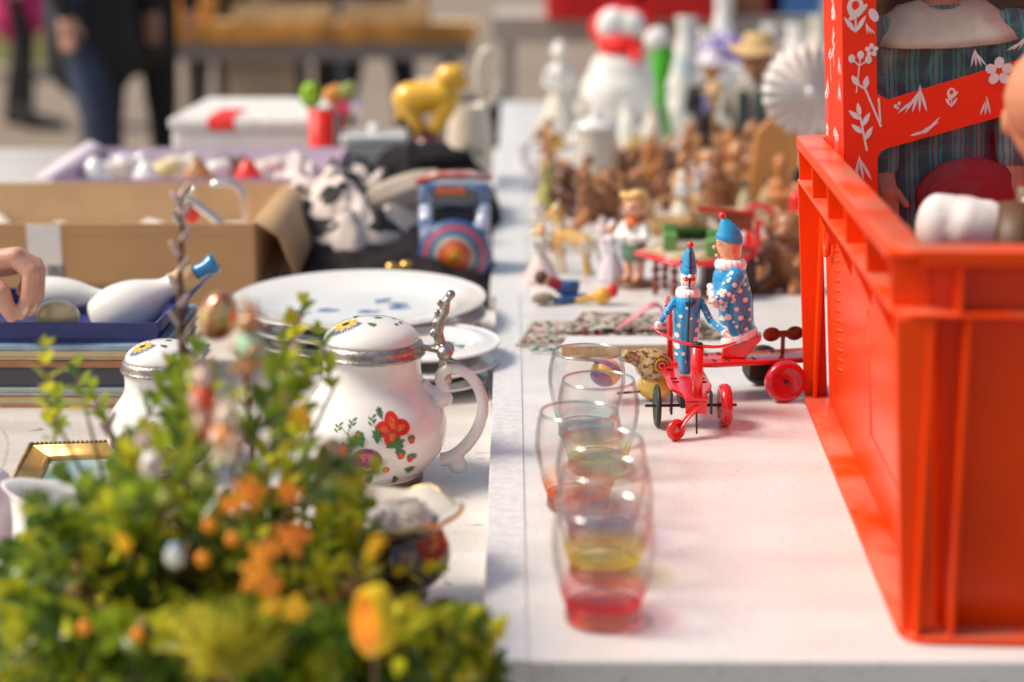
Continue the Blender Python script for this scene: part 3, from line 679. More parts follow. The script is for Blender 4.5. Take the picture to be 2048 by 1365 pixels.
    if not riding:
        d.ellipse(hy_(540), hz(247), 13 * q, 21 * q, 0, 2).ellipse(hy_(541), hz(247), 11 * q, 18.5 * q, 0, 4).line([(hy_(545), hz(235)), (hy_(538), hz(247)), (hy_(544), hz(258))], 2.5 * q, 2)
        d.ellipse(hy_(462), hz(226), 11 * q, 5 * q, -.2, 1).ellipse(hy_(459), hz(226), 5 * q, 5 * q, 0, 3).line([(hy_(450), hz(226)), (hy_(462), hz(220)), (hy_(474), hz(229))], 2.4 * q, 0).line([(hy_(447), hz(212)), (hy_(460), hz(207)), (hy_(476), hz(216))], 2.6 * q, 0)
        d.line([(hy_(449), hz(284)), (hy_(458), hz(279)), (hy_(462), hz(270))], 3 * q, 2).line([(hy_(456), hz(252)), (hy_(460), hz(258))], 2 * q, 2)
        d.build('painted_face', [blacktin, whiteprint, hot, greenprint, peach], fs, head, .0002)
        d.build('painted_face', [blacktin, whiteprint, hot, greenprint, peach], side_fn(HEAD, -1), head, .0002)
    ff = front_fn(HEAD); d = Decal()
    if riding:
        d.ellipse(-19 * q, hz(243), 17 * q, 12 * q, .1, 2, 18).ellipse(19 * q, hz(243), 17 * q, 12 * q, -.1, 2, 18).ellipse(-20 * q, hz(228), 9 * q, 7 * q, 0, 1).ellipse(20 * q, hz(228), 9 * q, 7 * q, 0, 1)
        d.ellipse(-19 * q, hz(230), 4 * q, 6 * q, 0, 0).ellipse(19 * q, hz(230), 4 * q, 6 * q, 0, 0)
        d.poly([(-34 * q, hz(268)), (-14 * q, hz(280)), (14 * q, hz(280)), (34 * q, hz(268)), (28 * q, hz(290)), (0, hz(298)), (-28 * q, hz(290))], 2).line([(-22 * q, hz(282)), (0, hz(287)), (22 * q, hz(282))], 2.5 * q, 1)
        d.ellipse(0, hz(262), 8 * q, 10 * q, 0, 2)
    d.build('painted_features', [blacktin, whiteprint, hot], ff, head, .0002) if d.P else None
    g = M(); g.loft_sheared(prof(HAT), 0 if riding else .24); hat = g.build('hat', bluetin, t, sub=1)
    g = M(); fh = side_fn(HAT, 1); fr_ = front_fn(HAT)
    if riding:
        g.tube([fr_(x * q, hz(y), .0002) for x, y in ((-44, 160), (-25, 178), (0, 184), (25, 178), (44, 160))], .0005, 6)
        g.tube([fr_(0, hz(y), .0006) for y in (95, 120, 150, 180, 210, 226)], .0009, 6)
    else: g.tube([(0, hy_(x), hz(y)) for x, y in ((508, 99), (543, 128), (562, 160), (570, 190))], .0004, 6)
    g.build('hat_seam', blacktin, hat)
    g = M(); g.ell((0, hy_(466), hz(78)), 19 * q); g.build('pompom', hot, hat)
    if riding:
        g = M(); g.tube([ff(0, hz(y), .0007) for y in (228, 245, 265, 285, 300)], .0009, 6); g.build('face_seam', blacktin, head)
        g = M(); g.ell((-.001, hy_(425), hz(395)), (.0045, .0015, .0022), (0, .5, 0)); g.ell((.003, hy_(423), hz(380)), (.003, .0015, .003), (0, -.4, 0)); g.build('bow', mat('dark_blue_print', (.01, .06, .12), .4), t)
    return t
def scooter(name, label, loc, rz, riding, wy, s=1):
    t = thing(name, label, 'tin toy', loc, rz, 'tin clown scooters on the white table', 0, 0, s)
    PZ = .0415; front = -.07 if not riding else -.085; back = .088 if not riding else .045
    g = M(); w0 = .0215
    out = [(-w0, back), (-w0, front + .047), (-w0 * .92, front + .038), (-.0125, front + .02), (-.0115, front), (.0115, front), (.0125, front + .02), (w0 * .92, front + .038), (w0, front + .047), (w0, back)]
    rows = [[(x, y, PZ - .0055) for x, y in out], [(x, y, PZ) for x, y in out]]
    g.grid(rows); g.build('platform', redtin, t, bevel=.0016, seg=3)
    for x in (-.014, .014):
        for y in (-.022, -.008, .02, .05) if not riding else (-.03, -.016, .02):
            g = M(); g.cbox((x, y, PZ + .0004), (.007, .0022, .0012), rz=.15); g.build('tab', steel, t, bevel=.0004)
    r = .0215
    for sx in (-1, 1):
        dark = (sx < 0 and True)
        wheel(t, sx * .034, wy, r, .005 if dark and riding else .0115, mat('black_rubber', (.02, .03, .02), .5) if dark else redtin2, steel)
    g = M(); g.cap((-.045, wy, r), (.045, wy, r), .0016, .0016, 10); g.build('axle', steel, t)
    for sx in (-1, 1):
        g = M(); g.box(sx * .02 - .001, sx * .02 + .001, wy - .006, wy + .006, r - .008, PZ - .006); g.build('axle_bracket', steel, t)
    g = M(); g.box(-.012, .012, wy - .012 if riding else wy - .03, wy + .02, PZ - .02, PZ - .0058); g.build('clockwork_case', mat('black_case', (.02, .018, .018), .45), t, bevel=.001)
    ph = .049 if riding else .052; py_ = front + .006
    g = M(); g.tube([(0, py_, PZ), (0, py_ - .002, PZ + ph)], [.0062 if riding else .0032, .0062 if riding else .0028], 20); g.build('post', redtin, t)
    hb = [(-.042, .026, .012), (-.026, .012, .004), (-.012, .003, .001), (0, 0, 0), (.016, -.001, -.002), (.03, .003, -.001), (.041, .009, .002)] if riding else [(-.04, .012, .004), (-.02, .003, .001), (0, 0, 0), (.02, .003, .001), (.04, .012, .004)]
    g = M(); g.tube([(x, py_ - .002 + y, PZ + ph + .0015 + z) for x, y, z in hb], [.0022, .003, .0036, .004, .0036, .003, .0022] if riding else [.0022, .003, .004, .003, .0022], 10, flat=.5); hbo = g.build('handlebar', redtin, t, sub=1)
    g = M(); g.lathe([(.0052, 0), (.0048, .0012), (.001, .0016)], (0, py_ - .002, PZ + ph + .003), 16); g.build('cap_nut', steel, hbo)
    # small front wheel on a bent arm
    cr = .0108; cx = -.018 if riding else 0; cy = front - .01
    g = M(); g.box(-.0105, .0105, front + .001, front + .004, PZ - .018, PZ - .0056); g.tube([(.0, front + .001, PZ - .012), (cx * .5, front - .004, PZ - .02), (cx, cy + .0, cr + .001)], [.0075, .006, .0052], 12, flat=.35); g.build('fork', redtin, t, bevel=.0006)
    old = Matrix.Rotation(R(90 - 62), 4, 'Z') if riding else Matrix.Identity(4)
    wl = wheel(t, 0, 0, cr, .006, redtin, mat('bright_rivet', (.7, .6, .55), .3, metal=.6), 'front_wheel'); wl.location = (cx - .003, cy, 0); wl.rotation_euler = (0, 0, R(-58) if riding else 0)
    if riding:
        g = M(); g.cap((0, front + .0, PZ - .014), (.001, front + .001, .004), .0011, .001, 8); g.build('pin', steel, t)
    # wind-up key
    if not riding:
        g = M(); g.cap((0, .056, PZ - .004), (0, .056, PZ + .018), .0022, .0022, 12); k = g.build('key_stem', brass, t)
    else: k = None
    ky = .056 if not riding else .035
    g = M()
    for sx in (-1, 1):
        g.lathe([(.0005, -.0009), (.0088, -.0009), (.0096, 0), (.0088, .0009), (.0005, .0009)], n=28) if False else None
        rows = []
        for yy in (-.0009, .0009):
            rows.append([(sx * .0125 + .0095 * math.cos(a) , yy, .0075 * math.sin(a)) for a in [2 * math.pi * i / 28 for i in range(28)]])
        g.grid(rows)
    g.box(-.006, .006, -.0013, .0013, -.0035, .0035)
    if not riding:
        ko = g.build('wind_up_key', brass, t, bevel=.0005); ko.location = (0, ky, PZ + .021); ko.rotation_euler = (0, 0, R(90))
    else:
        g.bm.free()
    # the clown
    ct = bpy.data.objects.new('tin_clown', None); COL.objects.link(ct); ct.parent = t; ct.location = (0, 0, PZ + .0002); ct.empty_display_size = .01
    return t, ct, PZ, ph, py_
# toy seen from the side
pB = on(1461, 713, TZ + .0417)
tB, cB, PZ, ph, py_ = scooter('clown_scooter', 'tin scooter facing the crate sideways, with the taller polka dot clown in profile', (pB.x, pB.y, TZ), R(-78), False, .047)
# toy seen from the front
pA = on(1371, 746, TZ + .0417)
tA, cA, PZa, pha, pya = scooter('clown_scooter', 'tin scooter facing the viewer, its polka dot clown holding the curved handlebar', (pA.x, pA.y, TZ), R(2), True, -.045, .96)
def clown_arms(t, poses, thin):
    for sh, el, ha in poses:
        sh, el, ha = Vector(sh), Vector(el), Vector(ha); rs = (.0094, .0088, .0066) if not thin else (.0038, .0034, .0026)
        g = M(); g.cap(sh, el, rs[0], rs[1], 16); g.cap(el, el.lerp(ha, .62), rs[1], rs[2], 16); sl_ = g.build('sleeve', bluetin, t, voxel=.0007)
        u = (ha - el).normalized(); cf = el.lerp(ha, .68)
        # dots on the sleeve as thin studs of paint
        g = M(); rr = random.Random(5)
        for k in range(16 if thin else 26):
            a_, b_ = (sh, el) if k % 2 else (el, cf); tt = rr.uniform(.05, .9); c = a_.lerp(b_, tt); ax = (b_ - a_).normalized()
            an = rr.uniform(0, 6.28); pe = ax.orthogonal().normalized(); nn = (Matrix.Rotation(an, 3, ax) @ pe); nn = nn if thin or k % 3 == 0 else (Vector((1 if sh.x > 0 else -1, 0, 0)) + nn * .75); nn = (nn - ax * nn.dot(ax)).normalized(); rad = rs[0] if a_ is sh else (rs[1] + (rs[2] - rs[1]) * tt * .9)
            if thin: rad *= .98
            rd = rr.uniform(.0014, .0026) * (.5 if thin else 1); qt = nn.to_track_quat('Z', 'Y').to_euler(); g.ell(c + nn * (rad + .0001), (rd, rd, .0004), tuple(qt), 12, 6)
        g.build('polka_dots', whitetin, sl_)
        g = M(); old = g.T; g.T = Matrix.Translation(cf) @ u.to_track_quat('Z', 'Y').to_matrix().to_4x4()
        s = .6 if thin else 1.25
        g.lathe([(.004 * s, -.002 * s), (.0062 * s, -.001 * s), (.0068 * s, .001 * s), (.006 * s, .003 * s), (.003 * s, .0035 * s)], n=40, fn=lambda a, r, z: (r * (1 + .06 * math.cos(9 * a)), z)); g.build('cuff', whitetin, t)
        g = M(); hp = cf.lerp(ha, .55); g.cap(cf, hp, .0028 * s, .0036 * s)
        side = u.cross(Vector((0, 0, 1))); side = side.normalized() if side.length > .1 else Vector((1, 0, 0))
        for k in range(4): g.cap(hp + side * (k - 1.5) * .0016 * s, ha + side * (k - 1.5) * .0019 * s + u * (.001 - abs(k - 1.3) * .0006), .0011 * s, .0008 * s, 8)
        g.cap(hp - side * .0025 * s, hp - side * .0045 * s + u * .003 * s, .0011 * s, .0009 * s, 8)
        g.build('hand', MATS['litho_peach'] if not thin else pinkp2, t, voxel=.0005)
cB.rotation_euler = (0, 0, R(-18)); cB.scale = (1.06, 1.06, 1.06); clown(cB, False); clown(cA, True)
pinkp2 = mat('litho_pink', (.72, .42, .42), .3, var=.1)
zq = lambda x, y, lat: (lat * q, (x - 530) * q, (820 - y) * q)
clown_arms(cB, [(zq(540, 385, 62), zq(490, 478, 80), zq(418, 512, 74)), (zq(540, 385, -62), zq(480, 470, -80), zq(410, 500, -74))], False)
hl = Vector((-.038, pya + .022, pha + .013)); hr = Vector((.036, pya + .008, pha + .005))
clown_arms(cA, [((-.0135, -.002, (820 - 400) * q), (-.0255, -.012, (820 - 480) * q), hl), ((.0135, -.002, (820 - 400) * q), (.0225, -.012, (820 - 500) * q), hr)], True)
# ------------------------------------------------------------------ crockery on the left table
def interp(P, z):
    for (r0, z0), (r1, z1) in zip(P, P[1:]):
        if min(z0, z1) <= z <= max(z0, z1) and z0 != z1: return r0 + (r1 - r0) * (z - z0) / (z1 - z0)
    return P[-1][0]
def rev_fn(P, a0, rref):
    def fn(u, v, h):
        a = a0 + u / rref; r = interp(P, v) + h; return (r * math.cos(a), r * math.sin(a), v)
    return fn
def dome_fn(R0, H0, z0, a0):
    """picture laid on a dome: u, v seen from above, v away from a0's side"""
    def fn(u, v, h):
        k = min(.98, (u * u + v * v) / R0 / R0); c, s = math.cos(a0), math.sin(a0)
        return (-v * c - u * s, -v * s + u * c, z0 + H0 * math.sqrt(1 - k) + h)
    return fn
def smooth(P, it=2):
    for _ in range(it):
        Q = [P[0]]
        for a, b in zip(P, P[1:]): Q += [(a[0] * .75 + b[0] * .25, a[1] * .75 + b[1] * .25), (a[0] * .25 + b[0] * .75, a[1] * .25 + b[1] * .75)]
        P = Q + [P[-1]]
    return P
FM = [redprint, orangeprint, yellowprint, greenprint, blueprint, purpprint, pinkprint, blacktin, whiteprint]
def poppy(d, x, y, r):
    for a, k in ((.2, 1), (1.6, .95), (3.0, 1), (4.5, .9)):
        d.ellipse(x + r * .5 * math.cos(a), y + r * .45 * math.sin(a), r * .56, r * .46, a, 0, 14)
        d.ellipse(x + r * .42 * math.cos(a), y + r * .38 * math.sin(a), r * .34, r * .17, a, 1, 10)
    d.ellipse(x, y, r * .2, r * .2, 0, 3); d.ellipse(x, y, r * .1, r * .1, 0, 7)
def rose(d, x, y, r):
    d.ellipse(x, y, r, r * .9, 0, 5, 16)
    for k in range(7):
        a = k * 2.4; d.ellipse(x + r * .45 * math.cos(a), y + r * .4 * math.sin(a), r * .4, r * .17, a + 1.5, 6 if k % 2 else 5, 10)
    d.ellipse(x, y + r * .1, r * .28, r * .2, .4, 6); d.ellipse(x, y + r * .1, r * .14, r * .1, .4, 5)
def daisy(d, x, y, r, m=8, c=1):
    for k in range(10): d.ellipse(x + r * .62 * math.cos(k * .628), y + r * .62 * math.sin(k * .628), r * .38, r * .15, k * .628, m, 8)
    d.ellipse(x, y, r * .28, r * .28, 0, 7); d.ellipse(x, y, r * .22, r * .22, 0, c)
def serrate(d, x, y, ang, l, m=3):
    d.leaf(x, y, ang, l, l * .4, m)
    for t in (.3, .55): 
        for s in (.8, -.8): d.leaf(x + l * t * math.cos(ang), y + l * t * math.sin(ang), ang + s, l * .4, l * .2, m)
def bouquet(d, s=1, ox=0, oy=0):
    S = lambda px, py: (ox + (px - 775) / 2176 * s, oy + (984 - py) / 2115 * s)
    for px, py, a, l in ((722, 870, 1.9, .018), (750, 862, 1.6, .016), (765, 870, .3, .02), (700, 880, 2.6, .016), (762, 815, 1.9, .012), (810, 925, -.3, .016), (790, 940, -1, .014), (740, 935, -2.3, .016), (812, 905, .5, .012), (705, 930, 3.4, .015), (785, 885, 1.0, .012)):
        serrate(d, *S(px, py), a, l * s)
    for px, py in ((694, 872), (688, 884), (705, 862), (678, 870)): daisy(d, *S(px, py), .0045 * s, 4, 2)
    for pts in (((700, 870), (690, 840), (697, 818)), ((697, 850), (680, 835), (668, 828)), ((690, 880), (672, 872), (660, 880)), ((760, 860), (748, 835), (740, 812))):
        d.line([S(*p) for p in pts], .0006 * s, 3); x, y = S(*pts[-1])
        for k in range(4): d.leaf(x, y - .002 * k, 1.57 + (.9 if k % 2 else -.9), .0055 * s, .0022 * s, 3)
    poppy(d, *S(783, 836), .0165 * s); rose(d, *S(728, 898), .0145 * s); daisy(d, *S(768, 921), .0125 * s)
    for px, py, r in ((820, 861, .0035), (797, 890, .0042), (819, 901, .0038), (712, 842, .0025)):
        x, y = S(px, py); d.ellipse(x, y + r * .5, r * 1.1, r * .9, 0, 3).ellipse(x, y - r * .2, r * .85, r * .85, 0, 0).ellipse(x, y, r * .35, r * .35, 0, 1)
    d.line([S(800, 845), S(815, 848), S(820, 858)], .0005, 3)
def stein(name, label, base, k, cat='mug', handle=True, lift=True, hrot=0):
    t = thing(name, label, cat, base, 0, None, 0, 0, k)
    P = smooth([(.030, 0), (.043, .0), (.047, .003), (.046, .008), (.055, .016), (.069, .032), (.0735, .052), (.070, .07), (.058, .087), (.0505, .097), (.0475, .108), (.0475, .12), (.0485, .126)], 2)
    g = M(); g.lathe([(.002, .0005)] + P + [(.044, .126), (.043, .11), (.045, .1), (.06, .07), (.06, .04), (.03, .012)], n=72); g.build('body', porc, t)
    g = M(); g.lathe([(.0425, .0005), (.0478, .0012), (.0482, .004), (.0468, .0068)], n=60, cap=False); g.build('foot_ring', mat('brown_foot', (.12, .07, .04), .4), t)
    ac = math.atan2(-base.y, -base.x); d = Decal(); bouquet(d, .98); d.build('painted_flowers', FM, rev_fn(P, ac + .22, .068), t, .0003)
    g = M(); g.lathe([(.0465, .1245), (.0508, .1255), (.0522, .1272), (.0515, .129), (.0495, .131), (.0502, .1335), (.0495, .137), (.045, .1405)], n=72); lid = g.build('lid', pewter, t)
    g = M(); H0 = .0225; g.lathe([(.0462 * math.cos(x), .1395 + H0 * math.sin(x)) for x in [math.pi / 2 * i / 12 for i in range(12)]] + [(.0006, .1395 + H0)], n=60); g.build('dome', porc, lid)
    d = Decal()
    daisy(d, -.024, -.012, .013, 2, 2)
    for i in range(16): a = math.pi * (1 + i / 16); d.leaf(-.024 + .009 * math.cos(a), -.014 + .006 * math.sin(a), a, .008, .0017, 4)
    serrate(d, -.004, -.018, -.6, .011); serrate(d, .002, -.004, .3, .01); serrate(d, -.016, .004, 1.3, .012)
    for x, y in ((.012, .012), (.006, .016), (.022, .004), (.028, -.006), (.024, -.014), (-.006, .02), (.016, .02)): d.ellipse(x, y, .0028, .0016, x * 40, 5 if x > .01 else 6)
    d.build('lid_flowers', FM, dome_fn(.0465, H0, .1395, ac), lid, .0004)
    if handle:
        ha = ac + R(80) + hrot; c, s = math.cos(ha), math.sin(ha); W = lambda r, z, o=0: (r * c - o * s, r * s + o * c, z)
        pts = [(.047, .098), (.054, .090), (.064, .086), (.070, .092), (.066, .103), (.070, .112), (.082, .115), (.097, .106), (.107, .088), (.108, .068), (.100, .047), (.086, .030), (.073, .022), (.066, .021)]
        pts2 = smooth(pts, 2); rad = [.0076 - .002 * abs(math.sin(i / len(pts2) * 3.1)) for i in range(len(pts2))]
        g = M(); g.tube([W(*p) for p in pts2], rad, 18); g.ell(W(.083, .0165), .009); g.ell(W(.0665, .083), (.012, .012, .0095)); g.build('handle', porc, t, voxel=.0014)
        d = Decal()
        fn = lambda u, v, h: W(*((lambda q_: (q_[0] + .0082 + h, q_[1]))((interp([(a, b) for a, b in pts2 if a > .085 and .045 < b < .112][::-1] or [(0.1, .08)], v), v))), u)
        for i in range(9): serrate(d, (-.002 if i % 2 else .002), .062 + i * .0048, 1.5 + (.8 if i % 2 else -.8), .0065)
        for i, m_ in enumerate((0, 1, 4, 2, 0, 4)): d.ellipse(-.001 + .002 * (i % 2), .066 + i * .0062, .0024, .0024, 0, m_)
        d.build('handle_flowers', FM, fn, t, .0006)
        if lift:
            g = M(); g.tube([W(.048, .134), W(.058, .132), W(.068, .131)], [.006, .0055, .0075], 12, flat=.55); g.cap(W(.072, .13, -.008), W(.072, .13, .008), .0078, .0078, 16); g.cap(W(.072, .13, -.0098), W(.072, .13, .0098), .0038, .0038, 12)
            g.tube([W(.068, .135), W(.064, .148), W(.066, .160), W(.071, .170), W(.0735, .181), W(.079, .186)], [.0062, .0075, .0078, .0066, .0052, .0042], 12, flat=.7)
            for i in range(8): z = .142 + i * .005; g.ell(W(.0645 + (i * .0012) - .006 * (i % 2), z + .001, .003 * (-1) ** i), (.0028, .0028, .0036))
            g.ell(W(.0775, .186), (.0045, .006, .004)); g.build('thumb_lift', pewter, t, voxel=.0009)
            g = M(); g.tube([W(.072, .127), W(.07, .115), W(.071, .103), W(.073, .097)], [.0062, .0055, .0068, .004], 12, flat=.6); g.tube([W(.073, .122), W(.083, .119), W(.096, .112)], [.006, .0042, .0022], 12, flat=.5); g.build('hinge_strap', pewter, t, voxel=.0009)
    return t
b = on(748, 957, LZ); stein('lidded_mug', 'white porcelain lidded mug painted with a red poppy bouquet, tall pewter thumb lift', b, .94)
b = on(338, 940, LZ); stein('lidded_mug', 'smaller flowered mug with rounded lid, half hidden behind the leafy arrangement', b, .77, lift=False, hrot=R(95))

# plates
def platter(name, label, c, rx, ry, h, rz=0, tilt=(0, 0), motif=True, group='stacked plates', cat='plate', m=porc, dz=1):
    t = thing(name, label, cat, c, rz, group, tilt[0], tilt[1])
    P = smooth([(.0005, .004), (.3, .004), (.62, .005), (.74, .012), (.86, h * .8), (.97, h * .97), (1, h), (.995, h + .003), (.96, h + .001), (.86, h * .8 + .004), (.73, .016), (.6, .009), (.3, .008), (.0005, .008)], 1)
    g = M(); rows = [[(r * rx * math.cos(a), r * ry * math.sin(a), z) for a in [2 * math.pi * i / 72 for i in range(72)]] for r, z in [(.55, 0), (.55, .0045)][:0] + P]
    g.grid(rows); g.build('dish', m, t)
    g = M(); g.grid([[(r * rx * math.cos(a), r * ry * math.sin(a), z) for a in [2 * math.pi * i / 48 for i in range(48)]] for r, z in ((.5, .0), (.55, 0), (.55, .0048), (.5, .0048), (.5, .0))], cap0=False, cap1=False); g.build('foot_ring', m, t)
    if motif: motif(t)
    return t
def motif_blue(t):
    d = Decal()
    for x, y, a in ((.0, -.02, .2), (.035, .0, .1), (.06, .02, 2.9), (-.08, -.03, .4), (-.05, -.01, .1), (.02, .03, 1)):
        d.leaf(x, y, a, .03, .012, 4); d.leaf(x, y, a + .6, .02, .007, 4)
    for x, y in ((-.10, -.04), (-.085, -.05)): d.leaf(x, y, .3, .03, .007, 1)
    d.build('painted_motif', FM, lambda u, v, h: (u, v, .0082 + h), t, .0004)
def motif_green(t):
    d = Decal(); serrate(d, .0, -.01, .6, .04); serrate(d, .03, .0, -.4, .03); daisy(d, .02, .01, .008, 6, 2)
    d.build('painted_motif', FM, lambda u, v, h: (u, v, .0082 + h), t, .0004)
pc = atY(698, 600, 2.12)
platter('platter', 'largest white oval platter with blue leaf sprigs, on top of its stack', (pc.x + .016, 2.07, LZ + .036), .154, .158, .021, 0, (R(.6), R(-.5)), motif_blue)
platter('platter', 'white oval platter lying directly under the top one', (pc.x + .018, 2.07, LZ + .018), .152, .155, .02, 0, (R(.3), R(-.3)), None)
platter('platter', 'lowest white oval platter of the stack, next to the cardboard box', (pc.x + .014, 2.07, LZ + .0005), .15, .155, .02, 0, (0, 0), None)
b = on(905, 735, LZ + .02); platter('plate', 'round white plate with green leaf behind the big mug handle', (b.x - .03, b.y + .01, LZ + .034), .083, .083, .012, 0, (R(1), 0), motif_green)
platter('plate', 'plain white plate under the green leaf plate', (b.x - .032, b.y + .0, LZ + .014), .084, .084, .014, 0, (0, 0), None)
platter('plate', 'lowest plain plate under the green leaf plate, on the table', (b.x - .034, b.y - .004, LZ + .0005), .078, .078, .011, 0, (0, 0), None)

# gold-rimmed footed bowl with dark band
b = on(782, 1217, LZ)
t = thing('footed_bowl', 'footed porcelain bowl with scalloped gold rim and dark gilded body, beside the flowers', 'bowl', b, 0, None, 0, 0, .9)
def lob(a, r, z):
    k = max(0, (z - .05) / .035); w_ = math.cos(6 * a + .4); k = min(k, 1.1); return r * (.95 + .035 * k * w_), z + .0022 * k * w_ + .0008 * k * math.cos(12 * a)
PB = smooth([(.024, .0), (.03, .001), (.028, .006), (.018, .012), (.02, .016), (.04, .024), (.052, .04), (.053, .054), (.045, .068), (.043, .074), (.052, .081), (.06, .086)], 2)
cob = mat('dark_gilded_glaze', (.05, .022, .012), .14, coat=.7, col2=(.34, .2, .06), thr=(.38, .42), scale=70)
lo = [p for p in PB if p[1] < .036]; mi_ = [p for p in PB if .028 < p[1] < .0775]; hi = [p for p in PB if p[1] > .076]
g = M(); g.lathe([(.001, .001)] + [p for p in PB if p[1] < .0765] + [(.041, .0765), (.042, .066), (.05, .054), (.049, .04), (.03, .024), (.002, .022)], n=96, fn=lob)
g.build('body', cream, t)
g = M(); g.lathe([(r + .0004, z) for r, z in mi_], n=96, fn=lob, cap=False); g.build('dark_band', cob, t)
g = M(); g.lathe([(.0425, .0745), (.044, .076), (.052, .081), (.06, .086), (.0612, .088), (.059, .0885), (.05, .0835), (.042, .0785)], n=96, fn=lob, cap=False); rm = g.build('rim', cream, t)
g = M(); g.tube([(lob(a, .0607, .0872)[0] * math.cos(a), lob(a, .0607, .0872)[0] * math.sin(a), lob(a, .0607, .0872)[1]) for a in [2 * math.pi * i / 96 for i in range(97)]], .0019, 8, cap=False); g.build('gold_line', gold, rm)
g = M(); g.lathe([(.0295, .0), (.0308, .0008), (.0295, .003)], n=60, cap=False); g.build('foot_line', gold, t)
g = M()       # embossed inner lid with leaf relief, lying in the rim
g.lathe([(.038, .078), (.036, .083), (.025, .088), (.001, .091)], n=60)
for k in range(7):
    a = -1.9 + k * .45; g.ell((.022 * math.cos(a), .022 * math.sin(a), .0895), (.011, .004, .0018), (0, .12, a))
g.build('inner_lid', mat('pearl_glaze', (.6, .52, .44), .15, var=.5, coat=.6, scale=60), t)

# gold picture frame lying flat
c1, c2 = on(8, 985, LZ + .014), on(56, 890, LZ + .014); fa = math.atan2(c2.y - c1.y, c2.x - c1.x) - math.pi / 2
t = thing('picture_frame', 'small gilt picture frame lying flat between the books and the cream jug', 'picture frame', (c1.x, c1.y, LZ), fa)
FW_, FH_ = .125, (c2 - c1).length; gm = mat('gilt_wood', (.62, .38, .12), .35, metal=.45, var=.25, scale=30)
for (x0, y0, x1, y1) in ((0, 0, FW_, 0), (FW_, 0, FW_, FH_), (FW_, FH_, 0, FH_), (0, FH_, 0, 0)):
    g = M(); L_ = math.hypot(x1 - x0, y1 - y0); a = math.atan2(y1 - y0, x1 - x0); g.T = Matrix.Translation((x0, y0, 0)) @ Matrix.Rotation(a, 4, 'Z')
    sec = [(0, 0), (0, .0135), (.003, .0155), (.006, .0145), (.018, .009), (.020, .0095), (.022, .007), (.022, 0)]
    g.grid([[(s_, s_, z) for s_, z in sec], [(L_ - s_, s_, z) for s_, z in sec]]); g.build('moulding', gm, t)
    g = M(); g.T = Matrix.Translation((x0, y0, 0)) @ Matrix.Rotation(a, 4, 'Z')
    for i in range(int(L_ / .0042)): g.ell((.003 + i * .0042, .0028, .0155), (.0024, .0022, .0019), n=8, m=6)
    g.build('beading', mat('dark_gilt', (.3, .2, .08), .4, metal=.5, var=.4), t)
g = M(); g.box(.0222, FW_ - .0222, .0222, FH_ - .0222, .002, .004); g.build('picture', mat('landscape_print', (.2, .42, .5), .2, col2=(.5, .55, .5), scale=30, coat=.5), t)

# cream jug and other porcelain at the edge of the picture
b = on(125, 1150, LZ); t = thing('cream_jug', 'small white jug with curved brown strokes, half hidden by leaves', 'jug', b)
PJ = smooth([(.022, 0), (.027, .001), (.025, .006), (.034, .018), (.037, .034), (.033, .05), (.028, .06), (.03, .068)], 2)
spout = lambda a, r, z: (r * (1 + max(0, (z - .045) / .023) * .55 * max(0, math.cos(a - 2.9)) ** 6), z + max(0, (z - .045) / .023) * .006 * max(0, math.cos(a - 2.9)) ** 4)
g = M(); g.lathe([(.001, .001)] + PJ + [(.0275, .067), (.025, .058), (.03, .045), (.033, .03), (.02, .008)], n=64, fn=spout); g.build('body', porc, t)
d = Decal(); 
for i in range(12):
    x = -.06 + i * .0105; d.line([(x + .003 * math.sin(k), .016 + k * .0065) for k in range(5)], .0011, 0); d.line([(x + .004 + .002 * k, .03 + .003 * k) for k in range(4)], .0009, 0)
d.build('painted_strokes', [mat('brown_stroke', (.3, .08, .03), .35)], rev_fn(PJ, -1.57, .034), t, .0004)
g = M(); g.tube(smooth([(.03, 0, .06), (.045, 0, .065), (.055, 0, .05), (.05, 0, .03), (.036, 0, .02)][:0] or [(.03, .06), (.045, .065), (.055, .05), (.05, .03), (.036, .02)], 2) and [(x, 0, z) for x, z in smooth([(.03, .06), (.045, .065), (.055, .05), (.05, .03), (.036, .02)], 2)], .004, 10); g.build('handle', porc, t)
def cup(label, b, r, h, rz, m=cream):
    t = thing('cup', label, 'cup', b, rz)
    P = smooth([(r * .55, 0), (r * .6, .001), (r * .8, h * .25), (r, h * .7), (r * .98, h)], 2)
    g = M(); g.lathe([(.001, .001)] + P + [(r * .95, h), (r * .95, h * .7), (r * .7, h * .22), (.002, h * .1)], n=56); g.build('body', m, t)
    g = M(); pts = [(r * .9, h * .85), (r * 1.5, h * .95), (r * 1.65, h * .55), (r * 1.2, h * .25), (r * .85, h * .25)]; g.tube([(x, 0, z) for x, z in smooth(pts, 2)], r * .1, 10); g.build('handle', m, t)
cup('large cream cup at the picture edge, nearest the viewer', on(-40, 1330, LZ), .045, .06, R(60))
cup('cream coffee cup behind the large cream cup', on(28, 1225, LZ), .03, .045, R(200))
b = on(-16, 1075, LZ); t = thing('glass_vase', 'clear and white glass vase cut off by the picture edge', 'vase', b)
g = M(); g.lathe([(.001, .001)] + smooth([(.02, 0), (.016, .012), (.024, .03), (.02, .05), (.012, .058)], 2), n=40); g.build('body', lilp, t)
g = M(); g.lathe(smooth([(.012, .0585), (.016, .066), (.02, .082), (.015, .092)], 2), n=40, cap=False); g.build('neck', tg, t)

